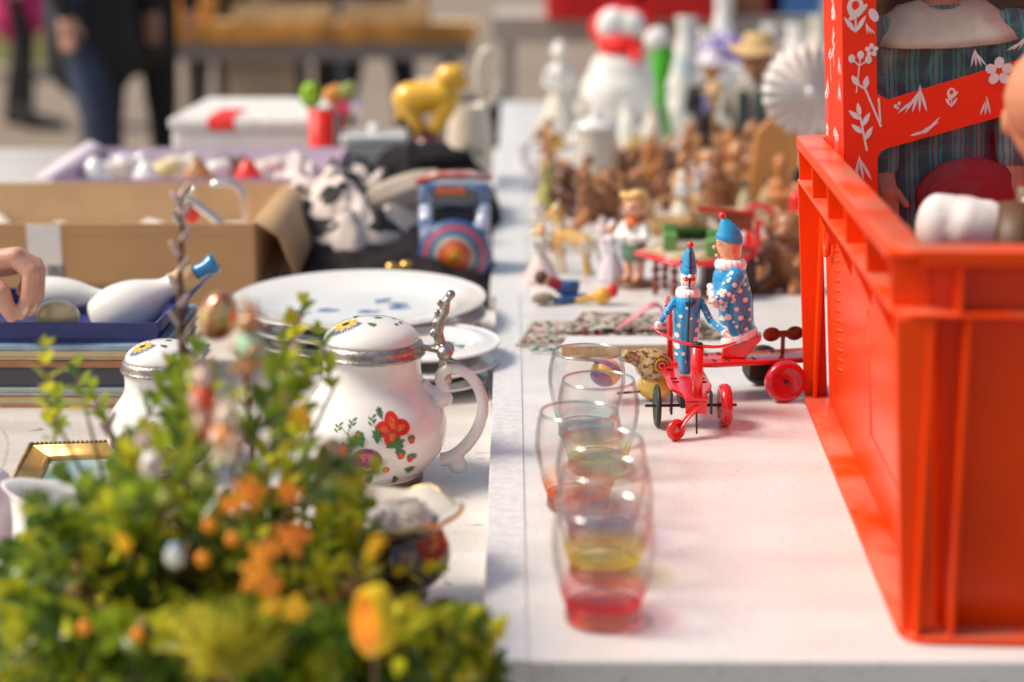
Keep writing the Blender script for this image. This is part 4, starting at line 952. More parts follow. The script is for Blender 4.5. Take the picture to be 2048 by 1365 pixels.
# stack of books and a tray behind the jug
def book(label, x0, x1, y0, y1, z, h, cov, rz=0):
    t = thing('book', label, 'book', ((x0 + x1) / 2, (y0 + y1) / 2, z), rz, 'books under the navy tray'); a, b = (x1 - x0) / 2, (y1 - y0) / 2
    g = M(); g.box(-a, a, -b, b, 0, .002); g.box(-a, a, -b, b, h - .002, h); g.box(-a, -a + .002, -b, b, .0021, h - .0021); g.build('cover', cov, t, bevel=.0006)
    if h > .02 or h < .007: g = M(); g.box(-a + .0021, a, -b, -b + .0018, .0021, h - .0021); g.build('spine', cov, t)
    g = M(); g.box(-a + .0022, a - .003, -b + .003, b - .003, .0021, h - .0021); g.build('pages', mat('book_pages', (.72, .6, .38), .8, var=.08, scale=40), t)
zz = LZ + .0005
for lab, h, cv, xx in (('orange book at the bottom of the stack near the gilt frame', .014, (.6, .25, .06), -.357), ('pale blue book second from the bottom of the stack', .010, (.35, .5, .62), -.35),
                       ('thick charcoal book in the middle of the stack', .024, (.05, .05, .07), -.362), ('brown book above the charcoal one', .008, (.4, .18, .08), -.37), ('cream book with pale pages just under the blue one', .012, (.6, .45, .25), -.36), ('light blue thin book on top of the stack', .006, (.3, .45, .6), -.365)):
    h *= .85; book(lab, -.86, xx, 1.79, 1.99, zz, h, mat('cover_' + lab.split()[0] + lab.split()[1], cv, .4, var=.25, coat=.2), R(random.uniform(-1, 1))); zz += h + .0008
# navy tray on the books with wrapped bottles
TB = zz; t = thing('gift_box', 'open navy blue box tray lying on the stack of books', 'box', (-.372, 1.80, TB), R(0))
L0, D0, Hb = .50, .18, .021
g = M(); g.box(-L0, 0, 0, D0, 0, .003); g.build('bottom', navy, t)
g = M(); g.box(-L0, 0, 0, .003, .0031, Hb); g.build('side_wall', navy, t, bevel=.0008)
g = M(); g.box(-L0, .0, D0 - .003, D0, .0031, Hb); g.build('side_wall', navy, t, bevel=.0008)
g = M(); g.grid([[(-.001, .0035, .0031), (-.001, D0 - .0035, .0031), (.035, D0 + .03, Hb + .02), (.001, .0035, Hb + .0)], [(-.004, .0035, .0031), (-.004, D0 - .0035, .0031), (.032, D0 + .03, Hb + .02), (-.002, .0035, Hb + .0)]]); g.build('end_flap', navy, t)
def bottle(label, c, a, L_, m, capm, corkm=None, tilt=0):
    t = thing('bottle', label, 'bottle', c, a, None, 0, tilt)
    P = [(.003, 0), (.026, .002), (.031, .02), (.033, L_ * .35), (.028, L_ * .6), (.016, L_ * .82), (.012, L_ * .92), (.013, L_)]
    g = M(); g.T = Matrix.Rotation(R(90), 4, 'Y'); g.lathe(smooth(P, 2), n=40); g.build('body', m, t)
    if corkm: g = M(); g.T = Matrix.Rotation(R(90), 4, 'Y'); g.lathe([(.0125, L_ + .0003), (.0135, L_ + .012), (.012, L_ + .026)], n=24); g.build('cork', corkm, t)
    g = M(); g.T = Matrix.Rotation(R(90), 4, 'Y'); e = L_ + (.0263 if corkm else .0003); g.lathe([(.007, e), (.0085, e + .004), (.0075, e + .012), (.012, e + .022), (.011, e + .026)], n=24); g.build('stopper', capm, t)
p = atY(190, 648, 1.89); bluestop = mat('blue_stopper', (.01, .2, .45), .3, coat=.5)
bottle('white porcelain bottle lying in the navy box with a cork and blue stopper', (p.x, 1.89, p.z - .003), R(8), .098, porc, bluestop, mat('cork', (.62, .42, .2), .8, var=.3), R(-27))
p = atY(60, 640, 1.94); bottle('second white bottle lying flat under the hand in the navy box', (p.x, 1.94, TB + .024), R(-4), .10, porc, mat('white_stopper', (.7, .68, .64), .4), None, R(2)); bpy.data.objects['bottle.001'].scale = (.9, .6, .6)
g = M(); p = atY(115, 640, 1.835); g.ell((0, 0, 0), (.024, .018, .017)); tag(g.build('easter_egg', mat('egg_cream_yellow', (.72, .62, .3), .25, var=.4, coat=.5), None, loc=(p.x, 1.835, TB + .0205)), 'cream and yellow egg lying in the navy box beside the bottles', 'egg')

# cardboard box with label
X1 = -.337; X0 = -1.02; Y0, Y1 = 2.27, 2.62; HB = .113
t = thing('cardboard_box', 'large open brown cardboard box with a white barcode label', 'box', (0, 0, LZ + .0005))
g = M(); g.box(X0, X1, Y0, Y0 + .004, 0, HB); g.build('front_panel', card, t, bevel=.001)
g = M(); g.box(X0, X1, Y1 - .004, Y1, 0, HB + .002); g.build('back_panel', cardin, t, bevel=.001)
g = M(); g.box(X1 - .004, X1, Y0 + .0045, Y1 - .0045, 0, HB); g.build('side_panel', cardin, t, bevel=.001)
g = M(); g.box(X0, X0 + .004, Y0 + .0045, Y1 - .0045, 0, HB); g.build('side_panel', cardin, t)
g = M(); g.box(X0 + .0045, X1 - .0045, Y0 + .0045, Y1 - .0045, 0, .004); g.build('bottom', cardin, t)
g = M(); g.grid([[(X1 + .001, Y0 + .01, HB + .001), (X1 + .03, Y0 + .02, HB - .02), (X1 + .05, Y0 + .03, HB - .08)], [(X1 + .001, Y1 - .03, HB + .003), (X1 + .022, Y1 - .02, HB - .01), (X1 + .045, Y1 - .02, HB - .07)]], closed=False); g.build('flap', cardin, t, solid=.003)
g = M(); rq = random.Random(3); g.grid([[(X0 + .006 + (X1 - X0 - .012) * i / 30, Y0 + .006 + (Y1 - Y0 - .012) * j / 16, .05 + .03 * noise.noise(Vector((i * .5, j * .5, 2)))) for j in range(17)] for i in range(31)], closed=False); g.build('packing_paper', paper, t, solid=.001)
lb_ = atY(52, 447, Y0); l2 = atY(128, 585, Y0)
g = M(); g.box(lb_.x, l2.x, Y0 - .0008, Y0 - .0002, l2.z - LZ - .001, HB - .001); g.build('paper_label', paper, t)
g = M()

g.box(X0 + .01, X1 - .01, Y0 - .0007, Y0 - .0001, HB - .012, HB - .0105); g.build('crease', cardin, t)
d = Decal(); rr = random.Random(9); x = 0
while x < .022:
    w_ = rr.choice((.0006, .0011, .0016)); d.poly([(x, 0), (x + w_, 0), (x + w_, .032), (x, .032)], 0); x += w_ + rr.choice((.0007, .0012))
d.build('barcode', [blacktin], lambda u, v, h: (lb_.x + .024 + u, Y0 - .0008 - h, l2.z - LZ + .004 + v), t, .0002)
d = Decal()
for r_ in range(3):
    x = 0
    while x < .06:
        w_ = rr.uniform(.002, .005); d.poly([(x, r_ * .009), (x + w_, r_ * .009), (x + w_, r_ * .009 + .005), (x, r_ * .009 + .005)], 0); x += w_ + .0015
d.build('faded_printing', [mat('faded_ink', (.3, .17, .08), .8)], lambda u, v, h: (l2.x + .02 + u, Y0 - h, .01 + v), t, .0003)
# glass and silver handles sticking out of the box
def ribbon_loop(name, label, cat, pts, rad, m, c):
    g = M(); g.tube([Vector(p) for p in pts], rad, 10); o = g.build(name, m, None, sub=1); tag(o, label, cat); return o
shiny = mat('silver', (.75, .72, .68), .15, metal=.9, var=.1)
P_ = lambda px, py, Y: atY(px, py, Y)
ribbon_loop('basket_handle', 'curved silver handle arching out of the cardboard box', 'handle', [P_(415, 372, 2.46), P_(450, 362, 2.46), P_(478, 372, 2.46), P_(490, 400, 2.46), P_(492, 432, 2.46), P_(490, 500, 2.46)], .0055, shiny, 0)
ribbon_loop('ladle', 'silver ladle handle leaning against the rim of the cardboard box', 'ladle', [P_(362, 388, 2.42), P_(385, 405, 2.42), P_(430, 435, 2.42), P_(460, 470, 2.42)], [.004, .006, .007, .006], shiny, 0)
ribbon_loop('candle_snuffer', 'small twisted silver stem beside the ladle in the cardboard box', 'candle snuffer', [P_(390, 368, 2.44), P_(380, 400, 2.44), P_(350, 430, 2.44), P_(352, 500, 2.44)], [.006, .004, .006, .004], shiny, 0)
g = M(); p = P_(382, 425, 2.45); g.ell((0, 0, 0), (.014, .014, .017)); g.cap((0, 0, -.01), (0, 0, -.05), .006, .004); tag(g.build('glass_ornament', redprint, None, loc=p), 'small dark red ornament between the silver handles', 'ornament')

# lilac box with white cloth and trinkets
t = thing('lilac_box', 'open lilac cardboard box full of white trinkets behind the brown box', 'box', (-.50, 2.9, LZ + .0005), R(1.5))
a, b_, h = .215, .19, .107
for nm, q4 in (('front_panel', (-a, a, -b_, -b_ + .004)), ('back_panel', (-a, a, b_ - .004, b_)), ('side_panel', (-a, -a + .004, -b_ + .0045, b_ - .0045)), ('side_panel', (a - .004, a, -b_ + .0045, b_ - .0045))):
    g = M(); g.box(*q4, 0, h); g.build(nm, lilac, t, bevel=.001)
g = M(); g.box(-a + .0045, a - .0045, -b_ + .0045, b_ - .0045, 0, .004); g.build('bottom', lilac_in, t)
g = M(); g.grid([[(-a + .005, -b_ + .005, h), (-a - .03, -b_ + .015, h - .0)], [(-a + .005, b_ - .005, h + .001), (-a - .02, b_ - .005, h + .012)]], closed=False); g.build('flap', lilac_in, t, solid=.003)
g = M(); g.box(-a + .0046, a - .0046, b_ - .0075, b_ - .0045, .005, h - .002); g.build('lining', lilac_in, t)
g = M(); g.grid([[(-a + .006 + (2 * a - .012) * i / 20, -b_ + .006 + (2 * b_ - .012) * j / 20, .068 + .02 * noise.noise(Vector((i * .6, j * .6, 7)))) for j in range(21)] for i in range(21)], closed=False); g.build('packing_paper', MATS['pale_lilac_card'], t, solid=.001)
trk = ['white shell shaped trinket', 'cream china dog', 'white napkin bundle', 'small white pot', 'pale yellow trinket dish', 'cream figurine lying down', 'tan wooden egg cup', 'white porcelain swan', 'dark brown trinket', 'red glass ball', 'pale pink powder box', 'white lace roll']
for i, nme in enumerate(trk):
    px = 190 + i * 34; p = on(px, 352 - (i % 3) * 9, LZ + .085); m_ = (porc, cream, lilp, porc, mat('pale_yellow', (.7, .58, .28), .4), cream, woods[0], porc, woods[2], redprint, pinkp, cream)[i]
    g = M(); rr = random.Random(i); s_ = .02 + .008 * rr.random()
    if i % 3 == 0: g.lathe(smooth([(.001, -s_), (s_ * .7, -s_), (s_ * 1.1, -s_ * .2), (s_ * .7, s_ * .6), (s_ * .3, s_ * 1.1), (.002, s_ * 1.2)], 2), n=20)
    else:
        g.ell((0, 0, 0), (s_ * 1.2, s_, s_ * .8), (0, rr.uniform(-.5, .5), 0)); g.ell((s_ * .9, 0, s_ * .5), s_ * .5); g.ell((-s_ * .8, 0, s_ * .4), (s_ * .5, s_ * .5, s_ * .3))
    tag(g.build('trinket', m_, None, loc=p, voxel=.004 if i % 3 else 0), nme + ' among the trinkets in the lilac box', 'trinket', 'trinkets in the lilac box')
# crumpled tissue paper at the corner
def cloth(name, label, cat, c, pts_fn, nx, ny, m, th=.003, group=None):
    g = M(); g.grid([[pts_fn(i / nx, j / ny) for j in range(ny + 1)] for i in range(nx + 1)], closed=False)
    o = g.build(name, m, None, solid=th, sub=1, loc=c); tag(o, label, cat, group); return o
def heap(rx, ry, h, seed, fold=.02, fr=14):
    def fn(u, v):
        x, y = (u - .5) * 2, (v - .5) * 2; r = min(1, math.hypot(x, y)); k = max(0, 1 - r ** 2.2)
        z = h * k ** .6 + fold * k ** .3 * (noise.noise(Vector((x * fr * .25 + seed, y * fr * .25, seed))) + .6 * noise.noise(Vector((x * fr * .6, y * fr * .6 + seed, 3))))
        return (x * rx, y * ry, max(.002, z + .003))
    return fn
p = on(655, 400, LZ); cloth('tissue_paper', 'crumpled pale pink tissue paper beside the lilac box', 'tissue paper', (p.x, 2.78, LZ), heap(.055, .12, .12, 2, .035), 26, 26, mat('pink_tissue', (.75, .63, .62), .8))
def spotted():
    m, n, N, L, b = nodes('black_white_scarf'); tc = N.new('ShaderNodeTexCoord'); vo = N.new('ShaderNodeTexNoise'); vo.inputs['Scale'].default_value = 17; vo.inputs['Detail'].default_value = 1.2; vo.inputs['Distortion'].default_value = .8
    L(tc.outputs['Object'], vo.inputs[0]); rp = N.new('ShaderNodeValToRGB'); rp.color_ramp.elements[0].position = .49; rp.color_ramp.elements[1].position = .51
    rp.color_ramp.elements[0].color = (.012, .014, .014, 1); rp.color_ramp.elements[1].color = (.68, .58, .53, 1); L(vo.outputs[0], rp.inputs[0]); L(rp.outputs[0], b.inputs['Base Color']); b.inputs['Roughness'].default_value = .8; return m
scarf = spotted(); p = on(700, 530, LZ)
cloth('scarf', 'rumpled white scarf with black blotches beside the platters', 'scarf', (p.x - .012, p.y + .1, LZ), heap(.13, .18, .115, 5, .045), 40, 40, scarf)
p = on(860, 470, LZ); cloth('coat', 'black cloth coat heaped behind the tin car', 'coat', (p.x - .012, 2.88, LZ), heap(.13, .22, .13, 9, .03), 30, 30, blackcloth)
p = on(800, 500, LZ); cloth('black_bag', 'flat black cloth bag under the scarf and the tin car', 'bag', (p.x + .01, 2.52, LZ), heap(.15, .26, .04, 4, .02), 26, 26, blackcloth)
p = atY(780, 395, 2.62); t = thing('umbrella', 'rolled beige umbrella lying on the black coat', 'umbrella', p, R(20), None, 0, R(-14))
g = M(); g.T = Matrix.Rotation(R(90), 4, 'Y'); g.lathe(smooth([(.004, -.07), (.018, -.05), (.026, 0), (.027, .05), (.02, .08)], 2), n=24, fn=lambda a, r, z: (r * (1 + .08 * math.cos(7 * a + 20 * z)), z)); g.build('canopy', beigecloth, t)
g = M(); g.cap((-.1, 0, 0), (-.069, 0, 0), .003, .004); g.build('tip', steel, t)
p = atY(810, 368, 2.8); t = thing('black_scarf', 'folded black shawl laid over the heap of clothes', 'shawl', p, R(10))
g = M(); g.tube([(-.09, 0, -.02), (-.05, 0, .002), (0, .01, .018), (.06, .02, .026), (.12, .02, .028)], [.014, .034, .042, .04, .03], 16, flat=.7); g.build('cloth', blackcloth, t, sub=1)
for i, (px, py) in enumerate(((783, 532), (812, 528))):
    g = M(); g.ell((0, 0, 0), (.009, .009, .007)); p = atY(px, py, 2.36); tag(g.build('brass_button', gold, None, loc=(p.x, 2.36, p.z - .002)), ('outer', 'inner')[i] + ' of two brass bells on the dark bag behind the platters', 'bell')

# tin car with target
p = on(903, 570, LZ + .03); t = thing('tin_car', 'old tin toy car seen head on with a ringed target disc on its front', 'tin toy', (p.x, 2.44, LZ + .0005))
bt = mat('blue_car_tin', (.03, .11, .3), .2, coat=.7, col2=(.25, .32, .5), thr=(.4, .6), scale=45); rt = mat('pink_red_tin', (.5, .08, .07), .25, coat=.6, col2=(.62, .45, .4), scale=30)
s_ = .71e-3
g = M(); g.loft([(.0, 0, .02, .048, .03), (.03, 0, .02, .052, .045), (.06, 0, .02, .05, .045), (.075, 0, .03, .046, .03)], 28); g.build('body', bt, t)
g = M(); g.cbox((0, .02, .122), (.1, .05, .034)); g.build('windscreen_frame', bt, t, bevel=.006)
g = M(); g.cbox((.0, -.0065, .121), (.062, .003, .02)); g.build('windscreen', mat('dark_glass', (.02, .02, .02), .08, coat=1), t, bevel=.001)
g = M(); g.cbox((-.006, -.0065, .131), (.04, .004, .009)); g.build('sun_visor', orangeprint, t)
g = M(); g.tube([(-.054, .01, .141), (-.02, .004, .151), (.02, .004, .152), (.052, .01, .146)], [.007, .009, .009, .007], 12, flat=.7); g.build('roof_band', rt, t)
for sx in (-1, 1): g = M(); g.tube([(sx * .042, 0, .108), (sx * .038, -.012, .085), (sx * .036, -.02, .06), (sx * .042, -.018, .03)], [.009, .012, .013, .01], 14); g.build('fender', mat('pale_blue_tin', (.45, .5, .62), .2, coat=.6, col2=(.03, .12, .3), thr=(.35, .5), scale=50), t)
g = M(); g.cbox((0, .0, .088), (.058, .03, .03)); g.build('grille', blacktin, t, bevel=.003)
g = M(); rings = [(.050, (.05, .12, .3)), (.044, (.5, .1, .13)), (.036, (.02, .18, .35)), (.029, (.42, .38, .28)), (.022, (.6, .06, .05)), (.016, (.75, .2, .02)), (.007, (.7, .35, .02))]
for i, (r_, c_) in enumerate(rings):
    g = M(); g.T = Matrix.Translation((0, -.034 - i * .0009, .044)) @ Matrix.Rotation(R(90), 4, 'X'); g.lathe([(r_ - .001, 0), (r_, .0004), (r_ - .0006, .0012), (.0002, .0013)] if i else [(r_ - .004, -.02), (r_, -.012), (r_, -.002), (r_ - .001, .0012), (.0002, .0013)], n=48); g.build('target_ring', mat('ring_%d' % i, c_, .3, coat=.4), t)
for sx in (-1, 1): g = M(); g.T = Matrix.Translation((sx * .045, .03, .0245)) @ Matrix.Rotation(R(90), 4, 'Y'); g.lathe([(.01, -.008), (.022, -.006), (.024, 0), (.022, .006), (.01, .008)], n=32); g.build('wheel', blacktin, t)

# white storage box, red cup, porcelain box, yellow dog, pitcher
t = thing('storage_box', 'large white box with a red sticker on its lid edge', 'box', (-.505, 3.3, LZ + .0005), R(-1)); a = .134
g = M(); g.box(-a, a, 0, .38, 0, .112); g.build('base', whitecard, t, bevel=.012, seg=4)
g = M(); g.box(-a - .004, a + .004, -.004, .384, .1125, .135); g.build('lid', mat('lid_card', (.78, .76, .72), .5), t, bevel=.008, seg=4)
g = M(); g.grid([[(-.064, -.0048, .113), (-.064, -.0048, .133), (-.064, .004, .1362), (-.064, .15, .1362)], [(-.014, -.0048, .113), (-.014, -.0048, .133), (-.014, .004, .1362), (-.014, .15, .1362)]], closed=False); g.build('sticker', mat('red_sticker', (.75, .02, .01), .5), t)
g = M(); g.ell((.062, -.001, .06), (.012, .002, .022), (0, .5, 0)); g.ell((.072, -.001, .045), (.008, .002, .012)); g.build('picture_patch', woods[1], t)
p = atY(644, 280, 3.12); t = thing('red_cup', 'tall plain red cup stuffed with a shiny green ribbon ball', 'cup', (p.x, 3.12, LZ))
g = M(); g.lathe([(.002, .001), (.02, .0), (.0235, .17), (.0215, .17), (.0185, .01), (.002, .01)], n=36); g.build('body', mat('bright_red_card', (.85, .02, .008), .45), t)
g = M(); p2 = atY(622, 190, 3.12)
for k in range(9): a = k * .7; g.tube([(p2.x - p.x + .018 * math.cos(a + i * .5) * math.cos(k), .018 * math.sin(k) * math.cos(a + i * .5), p2.z - LZ + .022 * math.sin(a + i * .5)) for i in range(14)], .005, 6, flat=.3)
g.build('ribbon_ball', limem, t)
for i, (px, py, mm, lab) in enumerate(((665, 190, mat('orange_felt', (.7, .3, .08), .8), 'orange'), (692, 185, mat('olive_felt', (.3, .35, .1), .8), 'olive green'), (688, 212, mat('pink_felt', (.7, .08, .15), .8), 'deep pink'), (712, 214, lilp, 'pale pink'))):
    g = M(); p = atY(px, py, 3.2); g.ell((0, 0, 0), (.018, .016, .016)); g.ell((.008, 0, .01), .01); g.cap((0, 0, 0), (0, 0, -(p.z - LZ) + .002), .0035, .0035, 8); tag(g.build('paper_flower', mm, None, loc=(p.x, 3.2, p.z), voxel=.003), lab + ' paper flower on a stem beside the red cup', 'paper flower')
p = atY(748, 280, 3.08); t = thing('porcelain_box', 'square white porcelain box with a small pink flower painted on it', 'box', (p.x, 3.08, LZ + .001), R(4))
g = M(); g.box(-.056, .056, 0, .1, 0, .112); g.build('body', cream, t, bevel=.008, seg=3)
g = M(); g.box(-.059, .059, -.003, .103, .1125, .13); g.ell((0, .05, .134), .012); g.build('lid', porc, t, bevel=.006, seg=3)
d = Decal(); rose(d, .022, .078, .012); serrate(d, .018, .065, -2.2, .02); serrate(d, .026, .066, -1, .018); d.ellipse(-.03, .06, .01, .015, 0, 3)
d.build('painted_flower', FM, lambda u, v, h: (u, -h, v), t, .0008)
p = atY(856, 260, 3.2); t = thing('brown_jar', 'rounded reddish brown jar under the yellow dog figurine', 'jar', (p.x, 3.2, LZ)); t.scale = (1, 1, 1.25)
g = M(); g.lathe([(.001, .001)] + smooth([(.022, 0), (.035, .02), (.04, .05), (.032, .078), (.02, .09), (.022, .1)], 2) + [(.001, .1)], n=36); g.build('body', mat('oxblood_glaze', (.26, .05, .035), .2, var=.3, coat=.6), t)
t = thing('dog_figurine', 'bright yellow glazed dog figurine standing above the brown jar', 'figurine', (p.x + .002, 3.2, LZ + .1255), R(-8))
g = M(); g.cap((-.036, 0, .055), (.03, 0, .062), .031, .03); g.cap((.03, 0, .07), (.038, 0, .085), .027, .024); g.ell((.04, -.004, .094), (.029, .026, .025)); g.ell((.062, -.01, .086), (.016, .013, .011))
for x in (-.04, .036):
    for y in (-.012, .012): g.cap((x, y, .045), (x * .45 if x < 0 else .014, y, .006), .017, .013)
g.cap((-.05, 0, .055), (-.058, 0, .02), .008, .006); g.ell((.036, -.014, .106), (.008, .006, .011)); g.ell((.056, .012, .11), (.008, .006, .011)); g.build('body', yellowp, t, voxel=.003)
g = M(); 
for x, y in ((-.012, 0), (0, 0), (.012, .004)): g.ell((x - .005, y, .083), (.007, .006, .012))
g.build('saddle_flowers', cream, t)
p = atY(938, 260, 3.3); t = thing('pitcher', 'white porcelain pitcher with tall ring handle behind the black coat', 'pitcher', (p.x - .0, 3.3, LZ)); t.scale = (1, 1, 1.45)
g = M(); PP = smooth([(.03, 0), (.042, .01), (.046, .05), (.04, .09), (.036, .11)], 2); g.lathe([(.001, .001)] + PP + [(.033, .11), (.036, .08), (.02, .02)], n=44); g.build('body', cream, t)
g = M(); g.tube([(.036 + .02 * math.cos(a), 0, .146 + .034 * math.sin(a)) for a in [2 * math.pi * i / 20 for i in range(21)]], .0065, 10); g.build('ring_handle', cream, t, sub=1)
d = Decal(); serrate(d, -.02, .05, .6, .02); serrate(d, .0, .055, -.3, .018); d.build('painted_leaves', FM, rev_fn(PP, -1.4, .045), t, .0006)

# hand reaching in from the side
skn = skin
t = thing('person', 'hand and forearm in a dark sleeve reaching into the navy box', 'person', atY(-10, 545, 1.815))
mm_ = lambda px, py, dy=0: (lambda p: Vector((p.x, 1.815 + dy, p.z)) - t.location)(atY(px, py, 1.815 + dy))
g = M(); g.cap(mm_(-330, 560, .02), mm_(-120, 540), .03, .023, 16); g.cap(mm_(-120, 540), mm_(-60, 535), .023, .021, 16)
for k, dy in ((0, -.026), (1, -.01), (2, .008), (3, .024)):
    kn = mm_(30 - k * 2, 520 + k * 6 - 6, dy); g.cap(mm_(-70, 535, dy * .6), kn, .015, .0105, 14)
g.build('hand', skn, t, voxel=.0024) if False else None
fing = [((28, 515, -.026), (62, 545, -.03), (58, 590, -.03), (42, 628, -.028)), ((36, 512, -.008), (74, 540, -.01), (74, 588, -.012), (60, 622, -.012)), ((30, 512, .01), (70, 530, .01), (72, 570, .01), (56, 600, .006)), ((20, 515, .026), (54, 530, .028), (58, 560, .026), (44, 582, .02))]
for fg in fing:
    P3 = [mm_(*x) for x in fg]; g.cap(P3[0], P3[1], .0098, .0092, 14); g.cap(P3[1], P3[2], .0092, .0082, 14); g.cap(P3[2], P3[3], .0082, .0066, 14)
P3 = [mm_(-30, 560, -.03), mm_(0, 585, -.04), mm_(12, 612, -.034), mm_(22, 632, -.03)]; g.cap(P3[0], P3[1], .0125, .011, 14); g.cap(P3[1], P3[2], .0108, .0092, 14); g.cap(P3[2], P3[3], .009, .0072, 14)
g.build('hand', skn, t, voxel=.0016)
for fg in fing[:3]:
    a_, b_ = mm_(*fg[2]), mm_(*fg[3]); g = M(); g.ell(a_.lerp(b_, .72) + Vector((.0035, -.0055, 0)), (.0035, .0016, .006), (0, .4, 0), 12, 8); g.build('nail', mat('nail', (.75, .5, .42), .25), t)
g = M(); g.cap(mm_(-520, 590, .04), mm_(-190, 552, .01), .045, .036, 18); g.build('sleeve', blackc, t, voxel=.005)
# ------------------------------------------------------------------ small things behind and around the toys
def put(px, py, z=None): return on(px, py, (TZ if py > 592 else FZ) if z is None else z)
# tin bird
p = put(1306, 800); t = thing('tin_bird', 'gold patterned tin bird toy with a sun rosette, lying behind the tumblers', 'tin toy', (p.x, p.y, TZ), R(15), None, 0, 0, .86)
gt = mat('gold_litho_tin', (.5, .33, .13), .25, col2=(.12, .06, .02), thr=(.42, .5), scale=190, coat=.7)
g = M(); g.ell((0, 0, .042), (.024, .021, .02), (0, .35, 0)); g.tube([(-.012, 0, .05), (-.028, -.002, .054), (-.04, -.004, .058)], [.014, .008, .0075], 18); g.build('head', gt, t, voxel=.0012)
g = M(); g.ell((.003, .0, .017), (.023, .019, .0165)); g.build('body', mat('yellow_litho_tin', (.72, .48, .08), .25, coat=.7, col2=(.08, .2, .35), thr=(.36, .4), scale=60), t)
d = Decal(); 
for i in range(16): a = i * .3927; d.poly([(.0092 * math.cos(a - .15), .0092 * math.sin(a - .15)), (.0098 * math.cos(a), .0098 * math.sin(a)), (.0092 * math.cos(a + .15), .0092 * math.sin(a + .15)), (.0063 * math.cos(a + .13), .0063 * math.sin(a + .13)), (.0063 * math.cos(a - .13), .0063 * math.sin(a - .13))], 2)
d.P.insert(0, ([(.0105 * math.cos(a), .0105 * math.sin(a)) for a in [i * .26 for i in range(24)]], 7))
d.ellipse(0, 0, .0055, .0055, 0, 0, 16).ellipse(0, 0, .004, .004, 0, 8, 16).ellipse(0, 0, .0028, .0028, 0, 5, 12).leaf(-.004, -.0002, 0, .008, .0016, 7)
d.ellipse(-.011, -.0125, .005, .0025, .2, 8).ellipse(-.0105, -.0125, .0023, .0023, 0, 4).ellipse(-.0105, -.0125, .001, .001, 0, 7)
def bird_fn(u, v, h):
    v2 = v + .0; k = max(0.02, 1 - (u / .024) ** 2 - (v2 / .022) ** 2); return (u + .002, -.021 * math.sqrt(k) - h - .0008, .047 + v2 * .95)
d.build('sun_rosette', FM, bird_fn, t, .0006)
g = M(); g.ell((-.058, .004, .036), (.019, .017, .017)); stp, n, N, L, b = nodes('striped_tin'); tc = N.new('ShaderNodeTexCoord'); wv = N.new('ShaderNodeTexWave'); wv.inputs['Scale'].default_value = 22; wv.bands_direction = 'DIAGONAL'
L(tc.outputs['Object'], wv.inputs[0]); rp = N.new('ShaderNodeValToRGB'); rp.color_ramp.interpolation = 'CONSTANT'; rp.color_ramp.elements[0].color = (.7, .42, .05, 1); rp.color_ramp.elements[1].position = .5; rp.color_ramp.elements[1].color = (.16, .08, .25, 1)
L(wv.outputs[0], rp.inputs[0]); L(rp.outputs[0], b.inputs['Base Color']); b.inputs['Roughness'].default_value = .25; g.build('striped_wing', stp, t)
g = M(); g.tube([(-.07, .002, .051), (-.09, .0, .057), (-.105, .002, .058)], [.004, .008, .003], 14, flat=.4); g.build('beak', mat('ochre_tin', (.4, .24, .1), .3, coat=.5), t)
g = M(); g.cap((-.045, -.003, .012), (.02, -.003, .012), .0015, .0015, 8); g.build('axle', steel, t)

# books and pattern papers on the white table
def slab(name, label, cat, P, z0, h, m, grp=None, bev=.001):
    g = M(); Q = [on(x, y, z0 + h) for x, y in P]; c = sum(Q, Vector()) / len(Q)
    A = [g.v((q.x - c.x, q.y - c.y, 0)) for q in Q]; B = [g.v((q.x - c.x, q.y - c.y, h)) for q in Q]
    for f_ in (A[::-1], B): g.f(f_).smooth = False
    for i in range(len(Q)): g.f([A[i], A[(i + 1) % len(Q)], B[(i + 1) % len(Q)], B[i]]).smooth = False
    return tag(g.build(name, m, None, bevel=bev, loc=(c.x, c.y, z0)), label, cat, grp)
wb = mat('white_book_cover', (.68, .68, .68), .35, var=.04); 
o = slab('book', 'white book with tan page edges lying behind the tin bird', 'book', ((1122, 690), (1408, 688), (1380, 672), (1135, 672)), TZ + .0006, .014, wb)
g = M(); Q = [on(x, y, TZ + .0146) for x, y in ((1122, 690), (1408, 688))]; g.box(Q[0].x - o.location.x + .0008, Q[1].x - o.location.x - .0008, Q[0].y - o.location.y - .0006, Q[0].y - o.location.y + .001, .001, .0125); g.build('page_edges', mat('tan_pages', (.5, .33, .14), .7, var=.25, scale=200), o)
def busy(name, cols, sc):
    m, n, N, L, b = nodes(name); tc = N.new('ShaderNodeTexCoord'); vo = N.new('ShaderNodeTexVoronoi'); vo.inputs['Scale'].default_value = sc; L(tc.outputs['Object'], vo.inputs[0])
    sp = N.new('ShaderNodeSeparateColor'); L(vo.outputs['Color'], sp.inputs[0]); rp = N.new('ShaderNodeValToRGB'); rp.color_ramp.interpolation = 'CONSTANT'
    for i, c in enumerate(cols):
        e = rp.color_ramp.elements[i] if i < 2 else rp.color_ramp.elements.new(i / len(cols)); e.position = i / len(cols); e.color = (*c, 1)
    L(sp.outputs[0], rp.inputs[0]); L(rp.outputs[0], b.inputs['Base Color']); b.inputs['Roughness'].default_value = .5; return m
tap = busy('floral_print', ((.05, .08, .06), (.5, .44, .36), (.3, .05, .08), (.55, .5, .42), (.12, .2, .12), (.45, .28, .22), (.02, .03, .03)), 170)
slab('place_mat', 'flower patterned mat with pale border, lowest of the printed mats', 'mat', ((1030, 688), (1330, 686), (1335, 640), (1062, 640)), TZ + .0006, .004, mat('pale_border', (.5, .48, .42), .5))
slab('place_mat', 'flower patterned mat on the pale bordered one, behind the tumblers', 'mat', ((1040, 682), (1320, 680), (1325, 643), (1068, 643)), TZ + .0048, .003, tap)
